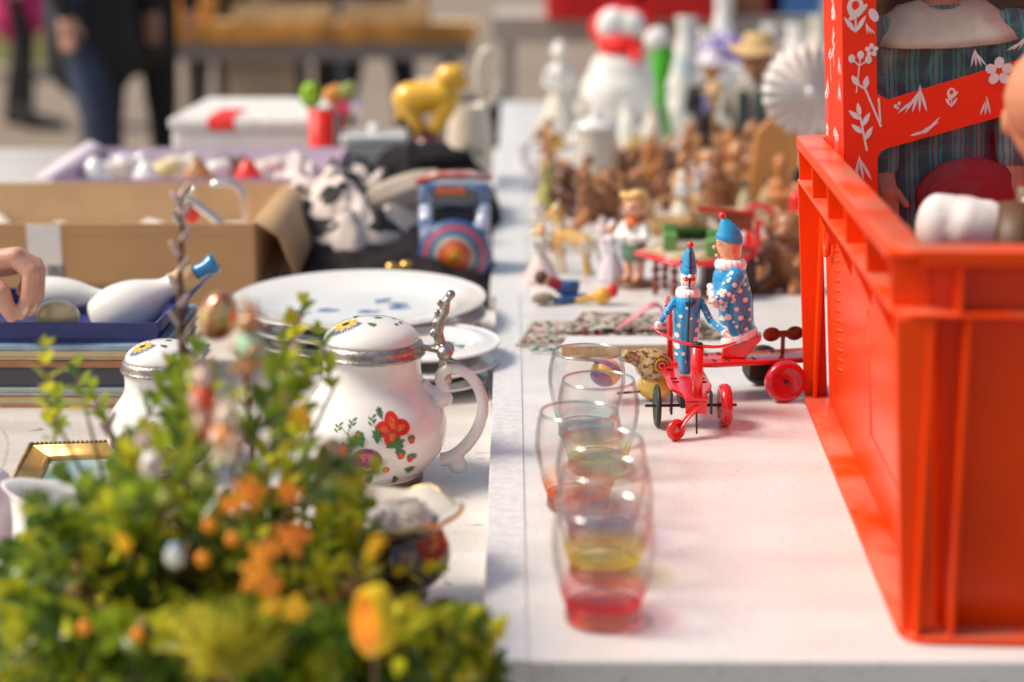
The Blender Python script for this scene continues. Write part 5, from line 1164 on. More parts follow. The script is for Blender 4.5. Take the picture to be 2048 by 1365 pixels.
slab('fabric_piece', 'folded dark flowered cloth on top of the printed mats', 'cloth', ((1130, 660), (1420, 652), (1400, 630), (1165, 622)), TZ + .008, .006, tap, bev=.002)
slab('fabric_piece', 'narrow dark flowered cloth behind the white book', 'cloth', ((1240, 668), (1500, 668), (1470, 655), (1250, 650)), TZ + .002, .006, tap, bev=.002)
g = M(); P = [on(x, y, TZ + z) for x, y, z in ((1230, 662, .016), (1262, 640, .02), (1295, 612, .04), (1318, 606, .042), (1328, 620, .03), (1322, 645, .017), (1290, 660, .016), (1350, 655, .015))]
tag(g.tube(P, .0045, 8, flat=.25).build('ribbon', mat('pink_ribbon', (.6, .2, .25), .5), None, sub=1), 'pink ribbon looped over the flowered cloth', 'ribbon')
g = M(); rr = random.Random(2); p = put(1088, 708)
for k in range(12): a = rr.uniform(-.5, .5); g.ell((rr.uniform(-.014, .014), rr.uniform(-.012, .012), .003 + rr.uniform(0, .004)), (.006, .002, .0012), (0, rr.uniform(-.3, .3), a), 8, 5)
tag(g.build('brooch', mat('green_enamel', (.05, .2, .12), .3, col2=(.6, .6, .58), thr=(.45, .5), scale=200), None, loc=(p.x, p.y, TZ)), 'small green and white leaf brooch beside the rearmost tumbler', 'brooch')
# little lying figures
p = put(1120, 603); t = thing('toy_figure', 'small wooden figure in a blue skirt and red jacket lying on its face', 'toy figure', (p.x, p.y, TZ + .001), R(25))
g = M(); g.loft([(0, 0, 0, .004, .004), (.001, 0, 0, .014, .01), (.025, 0, 0, .009, .008), (.03, 0, 0, .004, .004)], 18); s_ = g.build('skirt', mat('blue_wool', (.06, .16, .4), .8), t); s_.location = (.022, 0, .01); s_.rotation_euler = (0, R(-70), 0)
g = M(); g.cap((-.004, 0, .021), (-.014, 0, .026), .008, .007); g.build('jacket', mat('red_wool', (.45, .03, .06), .8), t)
g = M(); g.ell((-.024, 0, .03), .0085); g.build('head', skinp, t); g = M(); g.ell((-.027, 0, .032), (.008, .0092, .0092)); g.build('hair', hairm, t)
g = M(); g.ell((-.03, -.012, .008), (.016, .01, .007)); g.build('shoes', mat('grey_felt', (.3, .24, .17), .8), t)
g = M(); g.cbox((.01, -.012, .004), (.05, .014, .007), rz=.2); g.build('base', mat('blue_base', (.04, .12, .3), .4), t, bevel=.001)
p = put(1205, 610); t = thing('chick_figure', 'small yellow bird figure with red comb lying beside the blue skirted figure', 'figurine', (p.x, p.y, TZ))
g = M(); g.ell((0, 0, .012), (.012, .011, .011)); g.cap((-.008, 0, .01), (-.032, 0, .006), .006, .003); g.build('body', mat('yellow_paint', (.75, .4, .04), .3), t, voxel=.0015)
g = M(); g.ell((.012, 0, .018), (.008, .007, .009)); g.build('comb', redprint, t)
# music box: six-sided red table with carousel furniture
p = put(1400, 590, TZ); t = thing('music_box', 'red rimmed toy table on dark posts with tiny furniture, behind the clowns', 'music box', (p.x, 2.27, FZ + .0005))
zt = atY(1400, 505, 2.27).z - FZ
g = M(); r0 = .084; g.lathe([(.001, zt - .006), (r0 * .98, zt - .006), (r0, zt - .003), (r0, zt), (r0 * .96, zt + .002), (.001, zt + .002)], n=6); g.build('top', redtin, t)
g = M(); g.lathe([(.001, zt + .0023), (r0 * .9, zt + .0023), (r0 * .9, zt + .0026), (.001, zt + .0027)], n=6); g.build('printed_top', busy('board_print', ((.5, .45, .3), (.2, .35, .15), (.6, .2, .1), (.5, .5, .45), (.3, .25, .12)), 120), t)
g = M(); g.box(.005, .073, -.03, .03, 0, zt - .0065); g.build('cabinet', mat('dark_brown_wood', (.045, .02, .012), .4), t, bevel=.002)
for x, y in ((-.058, -.03), (-.04, .04), (-.035, -.045)):
    g = M(); g.lathe([(.001, 0)] + [(.0045 + .0022 * math.sin(k * 2.1), zt * k / 14) for k in range(1, 13)] + [(.001, zt - .0065)], (x, y, 0), 14); g.build('post', mat('lacquer_post', (.3, .04, .02), .3, col2=(.1, .06, .02), scale=80, coat=.5), t)
gg = mat('green_toy_paint', (.2, .42, .14), .4)
for x, a_ in ((-.038, .1), (.012, -.5)):
    g = M(); g.cbox((x, 0 if a_ > 0 else -.045, zt + .014), (.018, .014, .022), ry=a_ * .3); g.cbox((x + (.0 if a_ > 0 else .004), .008 if a_ > 0 else -.037, zt + .025), (.018, .003, .025)); g.build('chair', gg, t, bevel=.0015)
g = M(); rr = random.Random(8)
for i in range(160): x = rr.uniform(-.03, .018); g.tube([(x, .02 + rr.uniform(-.006, .006), zt + .012), (x + rr.uniform(-.004, .004), .02 + rr.uniform(-.01, .004), zt + .026 + rr.uniform(0, .005))], .0006, 4)
g.build('hedge', mat('toy_hedge', (.03, .14, .02), .8, var=.5), t)
g = M(); g.box(.03, .078, -.01, .03, zt + .0028, zt + .012); g.build('bench', redtin, t, bevel=.001)
g = M(); g.box(.03, .075, .0305, .0335, zt + .0028, zt + .05); g.build('bench_back', woods[1], t, bevel=.001)
g = M(); g.prism([(.0, zt + .05), (.078, zt + .044), (.078, zt + .048), (.0, zt + .056)], .026, .0295); g.prism([(.0755, zt + .012), (.079, zt + .012), (.079, zt + .0435), (.0755, zt + .0435)], -.01, .0255); g.build('bench_frame', redtin, t)
for i, (x, mm) in enumerate(((.04, bluetin), (.05, yellowprint), (.06, whitetin), (.068, redprint))):
    g = M(); g.cap((x, .012, zt + .0125), (x, .012, zt + .022), .004, .0035); g.build('passenger', mm, t)

# figurines
def lady(label, px, py, hpx, dress, hair, top=None, z=None, rz=0, name='lady_figurine', cat='figurine', arms=True, sk=skinp, wide=1, grp=None):
    p = put(px, py, z); H = hpx * mpp(p); t = thing(name, label, cat, p, rz, grp, 0, 0, H)
    g = M(); g.lathe(smooth([(.001, 0), (.24 * wide, 0), (.25 * wide, .03), (.19 * wide, .22), (.1, .45), (.075, .5)], 2) + [(.001, .505)], n=30, fn=lambda a, r, z_: (r * (1 + .07 * math.sin(9 * a) * (1 - z_ * 1.8 if z_ < .5 else 0)), z_)); g.build('skirt', dress, t)
    g = M(); g.cap((0, 0, .5), (0, 0, .68), .075, .085); g.cap((0, 0, .7), (0, 0, .78), .035, .03)
    if arms:
        for q in (-1, 1): g.cap((q * .09, 0, .7), (q * .15, -.04, .56), .04, .032); g.cap((q * .15, -.04, .56), (q * .07, -.12, .52), .03, .022)
    g.build('bodice', top or dress, t, voxel=.014)
    g = M(); g.ell((0, -.01, .85), (.075, .08, .088)); g.ell((0, -.09, .84), (.012, .014, .014)); g.build('head', sk, t)
    g = M(); g.ell((0, .018, .875), (.088, .085, .088)); g.ell((0, .04, .95), (.05, .05, .045)); g.build('hair', hair, t)
    return t
def boy(label, px, py, hpx, shirt, shorts, hair, scarf, rz=0, basem=None, name='boy_figurine'):
    p = put(px, py); H = hpx * mpp(p); t = thing(name, label, 'figurine', p, rz, None, 0, 0, H)
    g = M(); g.lathe([(.001, 0), (.2, 0), (.2, .03), (.17, .055), (.001, .06)], n=30); g.build('base', basem or woods[2], t)
    for q in (-1, 1):
        g = M(); g.cap((q * .07, 0, .3), (q * .06, 0, .1), .055, .045); g.cap((q * .06, -.03, .08), (q * .06, -.07, .08), .04, .035); g.build('leg', skinp, t, voxel=.012)
    g = M(); g.loft([(.27, 0, 0, .14, .11), (.34, 0, 0, .15, .12), (.44, 0, 0, .12, .1), (.46, 0, 0, .1, .08)], 20); g.build('shorts', shorts, t)
    g = M(); g.cap((0, 0, .45), (0, 0, .6), .11, .1)
    for q in (-1, 1): g.cap((q * .1, 0, .62), (q * .17, -.06, .5), .05, .042); g.cap((q * .17, -.06, .5), (q * .05, -.15, .5), .038, .032)
    g.build('shirt', shirt, t, voxel=.014)
    g = M(); g.lathe([(.05, .63), (.1, .635), (.105, .67), (.06, .69)], n=24); g.ell((0, -.11, .62), (.03, .025, .04)); g.build('scarf', scarf, t)
    g = M(); g.ell((0, -.01, .81), (.12, .12, .125)); g.ell((0, -.135, .8), (.018, .018, .018))
    for q in (-1, 1): g.ell((q * .118, 0, .8), (.02, .03, .035))
    g.build('head', skinp, t, voxel=.012)
    for q in (-1, 1): g = M(); g.ell((q * .045, -.118, .82), (.012, .01, .018)); g.build('eye', blacktin, t)
    g = M(); g.ell((0, .025, .865), (.14, .125, .105)); g.ell((-.05, -.08, .91), (.09, .06, .045), (0, .3, 0)); g.ell((.05, -.07, .93), (.08, .06, .04), (0, -.2, 0)); g.build('hair', hair, t, voxel=.013)
    return t
boy('golden haired boy figurine with orange scarf and green shorts, behind the tumblers', 1268, 572, 200, porc, greenp, goldhair, mat('orange_scarf', (.75, .16, .02), .4), R(-35))
lady('white and lilac angel figurine with folded arms, in front of the golden haired boy', 1222, 562, 125, lilp, lilp, None, None, R(-20), 'angel_figurine')
t = lady('porcelain lady in a pink skirted gown next to the gold horse', 1082, 563, 118, pinkp, goldhair, cream, None, R(20), wide=1.25)
g = M(); g.tube([(-.26, 0, .78), (0, .1, .8), (.26, 0, .78)], [.03, .05, .03], 10, flat=.5); g.build('parasol_rim', mat('gold_edge', (.5, .38, .14), .3, metal=.5), t)
# gold horse figurine
p = put(1140, 548); t = thing('horse_figurine', 'shiny gold and white horse figurine rearing behind the pink gowned lady', 'figurine', p, R(-20), None, 0, 0, mpp(p) * 150)
g = M(); g.cap((-.1, 0, .5), (.2, 0, .42), .13, .14); g.cap((-.12, 0, .55), (-.2, 0, .8), .1, .07); g.cap((-.2, 0, .86), (-.34, 0, .72), .07, .045); g.ell((-.17, .03, .95), (.02, .015, .04)); g.ell((-.17, -.03, .95), (.02, .015, .04))
for x, y in ((-.14, -.06), (-.1, .06), (.24, -.06), (.26, .06)): g.cap((x, y, .42), (x - .02, y, .2), .055, .035); g.cap((x - .02, y, .2), (x, y, .03), .033, .038)
g.cap((.33, 0, .48), (.42, 0, .2), .05, .02); g.build('body', mat('gold_white_glaze', (.72, .42, .12), .12, coat=1, col2=(.75, .68, .55), thr=(.42, .52), scale=4), t, voxel=.014)
g = M()
for k in range(6): g.ell((-.1 - k * .012, 0, .62 + k * .055), (.05, .03, .05))
g.build('mane', gold, t, voxel=.012)
# flower basket with handle
p = put(1340, 470); t = thing('wicker_basket', 'small round wicker basket with arched handle behind the red rimmed toy table', 'basket', p)
wick = mat('wicker', (.45, .26, .1), .6, var=.5, scale=200, bump=.6); s_ = mpp(p)
g = M(); g.lathe([(.001, 0), (38 * s_, 0), (48 * s_, 30 * s_), (46 * s_, 32 * s_), (36 * s_, 4 * s_), (.001, 3 * s_)], n=36, fn=lambda a, r, z: (r * (1 + .03 * math.sin(24 * a)), z)); g.build('body', wick, t)
g = M(); g.tube([(45 * s_ * math.cos(a), 0, 30 * s_ + 46 * s_ * math.sin(a)) for a in [math.pi * i / 14 for i in range(15)]], 4 * s_, 8); g.build('handle', wick, t)
# white heads, small bottles near the red crate
for i, (px, py, lab) in enumerate(((1488, 440, 'cream glass bottle with dark stopper left of the red crate'), (1530, 436, 'second cream bottle with round dark stopper close to the red crate'))):
    p = put(px, py); s_ = mpp(p); t = thing('bottle', lab, 'bottle', p)
    g = M(); g.lathe([(.001, 0)] + [(r * s_, z * s_) for r, z in smooth([(12, 0), (15, 4), (14, 40), (6, 55), (5, 66)], 2)] + [(.001, 66 * s_)], n=24); g.build('body', mat('cream_bottle', (.55, .48, .3), .2, coat=.5), t)
    g = M(); g.ell((0, 0, 72 * s_), 8 * s_); g.build('stopper', mat('dark_green', (.04, .06, .04), .3), t)
g = M(); p = put(1515, 470); s_ = mpp(p); g.tube([(38 * s_ * math.cos(a), 0, 60 * s_ * math.sin(a)) for a in [math.pi * i / 12 for i in range(13)]], 9 * s_, 10, flat=.6); tag(g.build('toy_arch', redtin, None, loc=p), 'glossy red arched toy standing between the bottles and the red crate', 'toy')
p = put(1592, 470); s_ = mpp(p); t = thing('tin_soldier', 'red coated wooden soldier standing against the red crate', 'toy figure', p)
g = M(); g.cap((0, 0, 40 * s_), (0, 0, 75 * s_), 16 * s_, 15 * s_); g.build('coat', redtin, t); g = M(); g.cap((-7 * s_, 0, 5 * s_), (-7 * s_, 0, 38 * s_), 6 * s_, 7 * s_); g.cap((7 * s_, 0, 5 * s_), (7 * s_, 0, 38 * s_), 6 * s_, 7 * s_); g.build('trousers', blacktin, t)
g = M(); g.ell((0, 0, 100 * s_), 11 * s_); g.build('head', skinp, t); g = M(); g.cap((0, 0, 108 * s_), (0, 0, 128 * s_), 11 * s_, 10 * s_); g.build('hat', blacktin, t)

# carved wooden figures: build five kinds, copy them over the far table
def carve_robed(hood):
    g = M(); g.loft([(0, 0, 0, .2, .17), (.05, 0, 0, .21, .18), (.35, 0, 0, .16, .14), (.55, 0, 0, .15, .12), (.66, 0, 0, .13, .1), (.72, 0, 0, .06, .06)], 18)
    g.cap((0, -.01, .72), (0, -.02, .84), .07, .1); g.ell((0, -.02, .84), (.1, .11, .12)); g.ell((0, -.13, .83), .02)
    for q_ in (-1, 1): g.cap((q_ * .13, 0, .62), (q_ * .17, -.09, .46), .055, .05); g.cap((q_ * .17, -.09, .46), (q_ * .03, -.18, .45), .045, .035)
    if hood == 1: g.ell((0, .03, .88), (.13, .12, .14)); g.cap((0, .03, .95), (0, .06, 1.02), .08, .02)
    if hood == 2: g.lathe([(.001, .93), (.18, .925), (.18, .94), (.09, .95), (.08, 1.02), (.001, 1.04)], n=20)
    if hood == 3: g.cap((.2, -.1, .02), (.2, -.1, 1.0), .018, .018); g.ell((0, .03, .92), (.11, .11, .07))
    for k in range(8): a = .8 * k; g.cap((.18 * math.cos(a), .16 * math.sin(a), .03), (.12 * math.cos(a + .1), .1 * math.sin(a + .1), .5), .02, .012, 6)
    return g
def carve_beast(kind):
    g = M(); g.cap((-.2, 0, .3), (.2, 0, .34), .17, .19); g.cap((.24, 0, .42), (.36, 0, .62), .11, .09); g.ell((.4, 0, .68), (.12, .09, .09)); g.ell((.5, 0, .64), (.06, .05, .045))
    for q_ in (-1, 1):
        g.cap((.34, q_ * .06, .74), (.3, q_ * .1, .9 if kind else .8), .03, .02)
        for x in (-.24, .2): g.cap((x, q_ * .1, .26), (x, q_ * .1, .04), .06, .05)
    g.cap((-.36, 0, .36), (-.44, 0, .2), .035, .02); return g
def carve_bear():
    g = M(); g.ell((0, .03, .3), (.24, .22, .3)); g.ell((0, -.03, .7), (.18, .17, .17)); g.ell((0, -.19, .65), (.08, .07, .06))
    for q_ in (-1, 1): g.ell((q_ * .14, 0, .85), (.06, .04, .06)); g.cap((q_ * .2, -.05, .45), (q_ * .2, -.25, .35), .07, .06); g.cap((q_ * .15, -.1, .1), (q_ * .2, -.33, .08), .1, .08)
    return g
def carve_bowl():
    g = M(); g.lathe([(.001, 0), (.14, 0), (.13, .05), (.3, .2), (.38, .4), (.34, .4), (.26, .22), (.1, .1), (.001, .09)], n=28); g.cap((.34, 0, .35), (.55, 0, .4), .04, .05); return g
kinds = [('robed_carving', lambda: carve_robed(1), 'hooded monk'), ('robed_carving', lambda: carve_robed(2), 'man in a brimmed hat'), ('robed_carving', lambda: carve_robed(3), 'shepherd with a staff'),
         ('animal_carving', lambda: carve_beast(1), 'donkey'), ('animal_carving', lambda: carve_beast(0), 'sheep'), ('bear_carving', carve_bear, 'seated bear'), ('wooden_bowl', carve_bowl, 'long handled bowl')]
protoM = {}
spots = [ # px, base py, height px, kind, wood, turn, words that single it out
 (1128, 430, 95, 5, 2, -20, 'dark brown seated bear nearest the table edge'), (1172, 445, 90, 0, 1, 30, 'brown hooded monk beside the dark seated bear'), (1215, 440, 100, 5, 1, 10, 'brown seated bear left of the golden haired boy'),
 (1262, 400, 75, 6, 2, 15, 'dark bowl above the golden haired boy'), (1310, 420, 85, 4, 1, 200, 'brown sheep behind the wicker basket handle'), (1365, 425, 105, 2, 0, -30, 'tan shepherd behind the wicker basket'),
 (1430, 430, 110, 1, 1, 25, 'brown man in brimmed hat behind the profile clown'), (1470, 425, 120, 0, 0, -15, 'tan hooded monk behind the profile clown'), (1558, 455, 120, 1, 4, -20, 'orange brown man in brimmed hat close to the red crate'),
 (1140, 385, 80, 4, 1, 10, 'brown sheep in front of the green gowned lady'), (1190, 395, 85, 6, 0, 190, 'tan bowl just in front of the white lidded jar'), (1240, 370, 70, 5, 2, 0, 'dark seated bear behind the dark bowl'),
 (1290, 375, 70, 3, 4, 10, 'orange brown donkey in the middle of the heap'), (1335, 380, 72, 0, 2, 40, 'dark hooded monk beside the orange brown donkey'), (1385, 385, 75, 6, 1, 170, 'brown bowl beside the white carved face'),
 (1455, 380, 100, 2, 4, 20, 'orange brown shepherd beside the pink faced carving'), (1500, 385, 120, 0, 1, -40, 'brown hooded monk in front of the orange board'), (1250, 345, 60, 3, 0, 190, 'tan donkey right of the white lidded jar'),
 (1300, 345, 62, 5, 4, 20, 'orange brown seated bear behind the donkeys'), (1345, 350, 65, 4, 2, 0, 'dark sheep behind the hooded monk'), (1395, 350, 66, 1, 0, -30, 'tan man in brimmed hat behind the brown bowl'),
 (1440, 350, 80, 5, 1, 0, 'brown seated bear below the small blond doll'), (1275, 320, 55, 6, 4, 60, 'orange brown bowl at the back of the heap'), (1325, 322, 55, 3, 1, 170, 'brown donkey at the back of the heap'),
 (1372, 322, 58, 0, 4, 0, 'orange brown hooded monk at the back of the heap'), (1415, 320, 60, 4, 0, 20, 'tan sheep at the back of the heap beside the small blond doll'), (1118, 350, 60, 6, 0, 20, 'tan bowl under the green gowned lady'),
 (1225, 318, 50, 5, 0, 0, 'tan seated bear beside the white lidded jar'), (1575, 585, 190, 5, 1, -30, 'big brown seated bear leaning on the red crate behind the clowns'), (1535, 560, 130, 0, 1, 10, 'reddish brown hooded monk right of the toy table'),
 (1395, 465, 80, 5, 3, 20, 'pale wood seated bear behind the red rimmed toy table'), (1455, 462, 85, 6, 3, 200, 'pale wood bowl behind the red rimmed toy table')]
for px, py, hp, k, wd, turn, lab in spots:
    key = (k, wd); p = put(px, py); s_ = mpp(p) * hp * (1.18 if py < 500 else 1)
    nm, fn, kn = kinds[k]
    if key not in protoM:
        src = protoM.get(('m', k))
        if src is None:
            o = fn().build(nm, woods[wd], None, voxel=.022); protoM[('m', k)] = o
        else:
            o = src.copy(); o.data = src.data.copy(); o.data.materials[0] = woods[wd]; COL.objects.link(o)
        protoM[key] = o
    else: o = protoM[key].copy(); COL.objects.link(o)
    o.location = p; o.scale = (s_, s_, s_); o.rotation_euler = (0, 0, R(turn))
    tag(o, 'carved wooden ' + lab if 'wood' not in lab else lab.replace('pale wood', 'pale carved wooden'), 'carving' if k != 6 else 'bowl', 'carved wooden pieces heaped on the long table')

# porcelain and dolls at the back
def jar(label, px, py, hpx, r, m, lidm=None, cat='jar', prof_=None):
    p = put(px, py); s_ = mpp(p); t = thing(cat, label, cat, p); H = hpx * s_; r *= s_
    g = M(); g.lathe([(.001, 0)] + smooth(prof_(r, H) if prof_ else [(r * .7, 0), (r * .8, H * .05), (r * .85, H * .3), (r, H * .6), (r * .95, H * .72)], 2) + [(.001, H * .72 if not prof_ else H)], n=36); g.build('body', m, t)
    if lidm: g = M(); g.lathe([(.001, H * .722), (r * 1.08, H * .722), (r * 1.08, H * .76), (r * .8, H * .82), (r * .2, H * .88), (r * .28, H * .95), (.001, H)], n=36); g.build('lid', lidm, t)
    return t
jar('square shouldered white lidded jar behind the carved bowls', 1190, 358, 140, 42, cream, porc)
vase = lambda r, H: [(r * .5, 0), (r * .6, H * .02), (r * .95, H * .35), (r * .8, H * .65), (r * .45, H * .85), (r * .65, H)]
jar('tall white vase with pale blue streak beside the green bag', 1368, 262, 225, 34, mat('white_blue_glaze', (.74, .73, .7), .2, coat=.5, col2=(.5, .6, .66), thr=(.3, .4), scale=9), None, 'vase', vase)
jar('slim white vase behind the snowman and the blond doll', 1408, 250, 190, 26, porc, None, 'vase', vase)
jar('white bottle vase at the back beside the red crates', 1440, 215, 225, 28, porc, None, 'vase', vase)
jar('white ribbed vase next to the big brown faced doll', 1585, 230, 180, 34, porc, None, 'vase', vase)
jar('cream vase standing behind the pleated fan', 1630, 235, 200, 30, cream, None, 'vase', vase)
jar('glossy white vase behind the big brown faced doll', 1535, 215, 165, 30, porc, None, 'vase', vase)
jar('small white vase in front of the snowman', 1255, 300, 95, 22, porc, None, 'vase', vase)
jar('short grey white vase between snowman and carved pieces', 1305, 305, 90, 24, cream, None, 'vase', vase)
jar('white milk jug behind the white haired lady', 1120, 235, 80, 26, cream, None, 'jug', vase)
for i, (px, py, r_, m_, lab) in enumerate(((1225, 330, 16, yellowp, 'cream yellow'), (1262, 300, 20, mat('pale_yellow2', (.72, .6, .25), .4), 'pale yellow'), (1320, 300, 18, cream, 'cream'), (1112, 300, 17, gold, 'gold'), (1118, 262, 16, mat('amber', (.6, .25, .05), .3, coat=.5), 'amber'))):
    g = M(); p = put(px, py); s_ = mpp(p) * r_; g.lathe(smooth([(.001, 0), (s_ * .8, 0), (s_ * 1.1, s_ * .8), (s_, s_ * 1.5), (s_ * .3, s_ * 1.9), (.001, s_ * 2.1)], 2), n=24); tag(g.build('ceramic_bell', m_, None, loc=p), lab + ' rounded ceramic bell behind the carved pieces', 'bell')
lady('white porcelain lady with a round hair bun at the table corner', 1118, 272, 190, cream, porc, porc, sk=cream)
lady('lady figurine in a yellow green gown near the table edge', 1094, 412, 110, mat('yellow_green_gown', (.42, .38, .1), .5), woods[2], None)
lady('figurine in an orange dress beside the amber bell', 1098, 330, 75, mat('orange_dress', (.5, .22, .05), .4), gold, None)
# snowman with red scarf and hat
p = put(1240, 248); s_ = mpp(p); t = thing('snowman', 'big white snowman with red scarf and red and white cap', 'snowman', p)
sn = mat('snow_fabric', (.78, .77, .75), .8, bump=.3)
g = M(); g.ell((0, 0, 62 * s_), (80 * s_, 68 * s_, 64 * s_)); g.ell((0, 0, 108 * s_), (62 * s_, 54 * s_, 42 * s_)); g.build('body', sn, t, voxel=8 * s_)
g = M(); g.ell((-19 * s_, 0, 196 * s_), (30 * s_, 30 * s_, 34 * s_), (0, .35, 0)); g.ell((19 * s_, 0, 192 * s_), (30 * s_, 30 * s_, 32 * s_), (0, -.35, 0)); g.build('head', sn, t, voxel=6 * s_)
red_ = mat('snow_red', (.85, .004, .004), .6)
g = M(); g.lathe([(30 * s_, 138 * s_), (44 * s_, 142 * s_), (44 * s_, 166 * s_), (30 * s_, 174 * s_)], n=36); g.cap((24 * s_, -44 * s_, 150 * s_), (28 * s_, -54 * s_, 134 * s_), 9 * s_, 10 * s_); g.build('scarf', red_, t)
g = M(); g.ell((4 * s_, 26 * s_, 188 * s_), (66 * s_, 22 * s_, 46 * s_)); g.build('hat_brim', red_, t)
p = atY(1322, 150, 3.98); s_ = mpp(p); t = thing('green_bag', 'bright green pointed bag with a white top hanging beside the snowman', 'bag', (p.x, 3.98, FZ + .0))
zz0 = p.z - FZ; g = M(); g.loft([(.0, 0, 0, .012, .012), (.002, 0, 0, .03, .03), (zz0 - 40 * s_, 0, 0, .012, .012), (zz0 - 20 * s_, 0, 0, 12 * s_, 10 * s_), (zz0 + 40 * s_, 3 * s_, 0, 25 * s_, 18 * s_), (zz0 + 58 * s_, 4 * s_, 0, 14 * s_, 10 * s_)], 20); g.build('bag', mat('vivid_green', (.06, .42, .01), .5), t)
g = M(); g.ell((-10 * s_, 0, zz0 + 72 * s_), (26 * s_, 20 * s_, 22 * s_), (0, -.5, 0)); g.build('white_top', sn, t)
# big doll pair and blond small doll
def bust(label, px, py, hpx, face, hat, cloth_, vest, rz=0, name='large_doll'):
    p = put(px, py); s_ = mpp(p) * hpx; t = thing(name, label, 'doll', p, rz, None, 0, 0, s_)
    g = M(); g.loft([(0, 0, 0, .2, .14), (.1, 0, 0, .22, .15), (.35, 0, 0, .17, .12), (.52, 0, 0, .2, .12), (.6, 0, 0, .14, .09), (.64, 0, 0, .06, .05)], 24); g.build('coat', cloth_, t)
    for q_ in (-1, 1):
        g = M(); g.cap((q_ * .19, 0, .54), (q_ * .24, -.06, .36), .065, .055); g.cap((q_ * .24, -.06, .36), (q_ * .14, -.16, .3), .05, .04); g.build('sleeve', cloth_, t, voxel=.014)
        g = M(); g.ell((q_ * .11, -.18, .29), (.035, .04, .03)); g.build('hand', face, t)
    g = M(); g.prism([(-.1, .2), (-.02, .2), (-.04, .58), (-.09, .56)], -.165, -.115); g.prism([(.02, .2), (.1, .2), (.09, .56), (.04, .58)], -.165, -.115); g.build('vest', vest, t, bevel=.01)
    g = M(); g.cap((0, 0, .62), (0, 0, .72), .055, .06); g.ell((0, -.02, .79), (.115, .12, .135)); g.ell((0, -.14, .77), (.025, .03, .03)); g.ell((0, -.1, .7), (.06, .05, .035)); g.build('head', face, t, voxel=.01)
    for q_ in (-1, 1): g = M(); g.ell((q_ * .045, -.128, .81), (.016, .01, .012)); g.build('eye', blacktin, t)
    g = M(); g.lathe([(.001, .97), (.09, .965), (.12, .9), (.125, .87), (.2, .85), (.21, .84), (.12, .845), (.001, .85)], n=32, fn=lambda a, r, z: (r, z + (.03 * math.cos(2 * a) if r > .15 else 0))); g.build('hat', hat, t)
    return t
bust('large brown faced doll with a straw hat and grey coat near the pleated fan', 1508, 335, 275, woods[1], mat('straw', (.55, .36, .16), .7, bump=.5), mat('grey_coat', (.3, .28, .24), .85, var=.4), mat('dark_vest', (.03, .05, .05), .85), R(-25))
bust('smaller blond carved doll in dark jacket left of the straw hat doll', 1428, 320, 160, woods[3], woods[3], mat('dark_jacket', (.025, .02, .025), .8), woods[0], R(20))
bust('dark clothed doll with pink bonnet behind the blond carved doll', 1420, 285, 190, woods[0], lilp, mat('black_dress', (.02, .018, .025), .85), mat('purple_flowers', (.3, .22, .55), .5), R(0))
lady('pink faced carved lady among the wooden pieces', 1412, 425, 130, woods[1], woods[3], pinkp, None, R(-10))
lady('white faced gnome shaped figurine among the carved pieces', 1362, 440, 100, cream, porc, porc, sk=cream)
# violet bouquet in a jug
p = put(1440, 265); s_ = mpp(p); t = thing('flower_jug', 'white jug filled with violet blue silk flowers', 'flower jug', p)
g = M(); g.lathe([(.001, 0)] + [(r * s_, z * s_) for r, z in smooth([(24, 0), (32, 30), (26, 90), (18, 120), (24, 135)], 2)] + [(.001, 135 * s_)], n=30); g.build('jug', porc, t)
g = M(); rr = random.Random(4)
for k in range(60): a, e = rr.uniform(0, 6.28), rr.uniform(-.2, 1.4); r_ = rr.uniform(28, 46) * s_; g.ell((r_ * math.cos(a) * math.cos(e), r_ * math.sin(a) * math.cos(e), 150 * s_ + r_ * math.sin(e)), rr.uniform(6, 11) * s_, n=8, m=6)
g.build('silk_flowers', mat('violet_silk', (.13, .08, .5), .7, col2=(.68, .62, .75), thr=(.45, .52), scale=40), t)
# pleated porcelain fan on a foot
c = atY(1618, 182, 2.78); t = thing('pleated_fan', 'round pleated pinkish white porcelain fan with a centre knob', 'fan', (c.x, 2.78, FZ))
cz = c.z - FZ; rf = 90 * mpp(c); pf = mat('blush_porcelain', (.74, .6, .55), .25, coat=.5, col2=(.74, .7, .68), thr=(.4, .6), scale=12)
g = M(); NP = 22; rows = []
for k, (fr, yy) in enumerate(((.06, -.012), (.3, -.008), (.6, -.001), (.85, .008), (1, .016))):
    row = []
    for i in range(NP * 4):
        a = 2 * math.pi * i / (NP * 4); pl = math.cos(NP * a); r_ = rf * fr * (1 + (.05 * pl if fr == 1 else 0)); row.append((r_ * math.cos(a), yy - .013 * fr * pl, cz + r_ * math.sin(a)))
    rows.append(row)
g.grid(rows, cap0=True, cap1=False); g.build('pleats', pf, t, solid=.0022)
g = M(); g.ell((0, -.016, cz), (.008, .007, .008)); g.build('knob', lilp, t)
g = M(); gl_ = []
for rr_ in (.38, .62):
    for a0 in range(0, 12): a = a0 * .52; g.tube([(rf * rr_ * math.cos(a + k * .05), -.012 - .0 + .01 * rr_, cz + rf * rr_ * math.sin(a + k * .05)) for k in range(4)], .0007, 5)
g.build('gold_marks', gold, t)
g = M(); g.cap((0, .018, cz), (0, .024, .012), .006, .007); g.lathe([(.001, 0), (.035, 0), (.034, .006), (.01, .012), (.001, .013)], (0, .024, 0), 24); g.build('stand', pf, t)
p = atY(1578, 440, 2.72); t = thing('wooden_board', 'upright orange brown wooden board beside the red crate', 'board', (p.x, 2.9, FZ))
g = M(); g.prism([(-.045, .001), (.09, .001), (.09, .17), (.02, .19), (-.03, .14)], 0, .02); g.build('board', board_m, t, bevel=.003)
g = M(); g.cap((-.02, .01, .0), (-.02, .06, .0), .004, .004); g.build('foot', board_m, t)
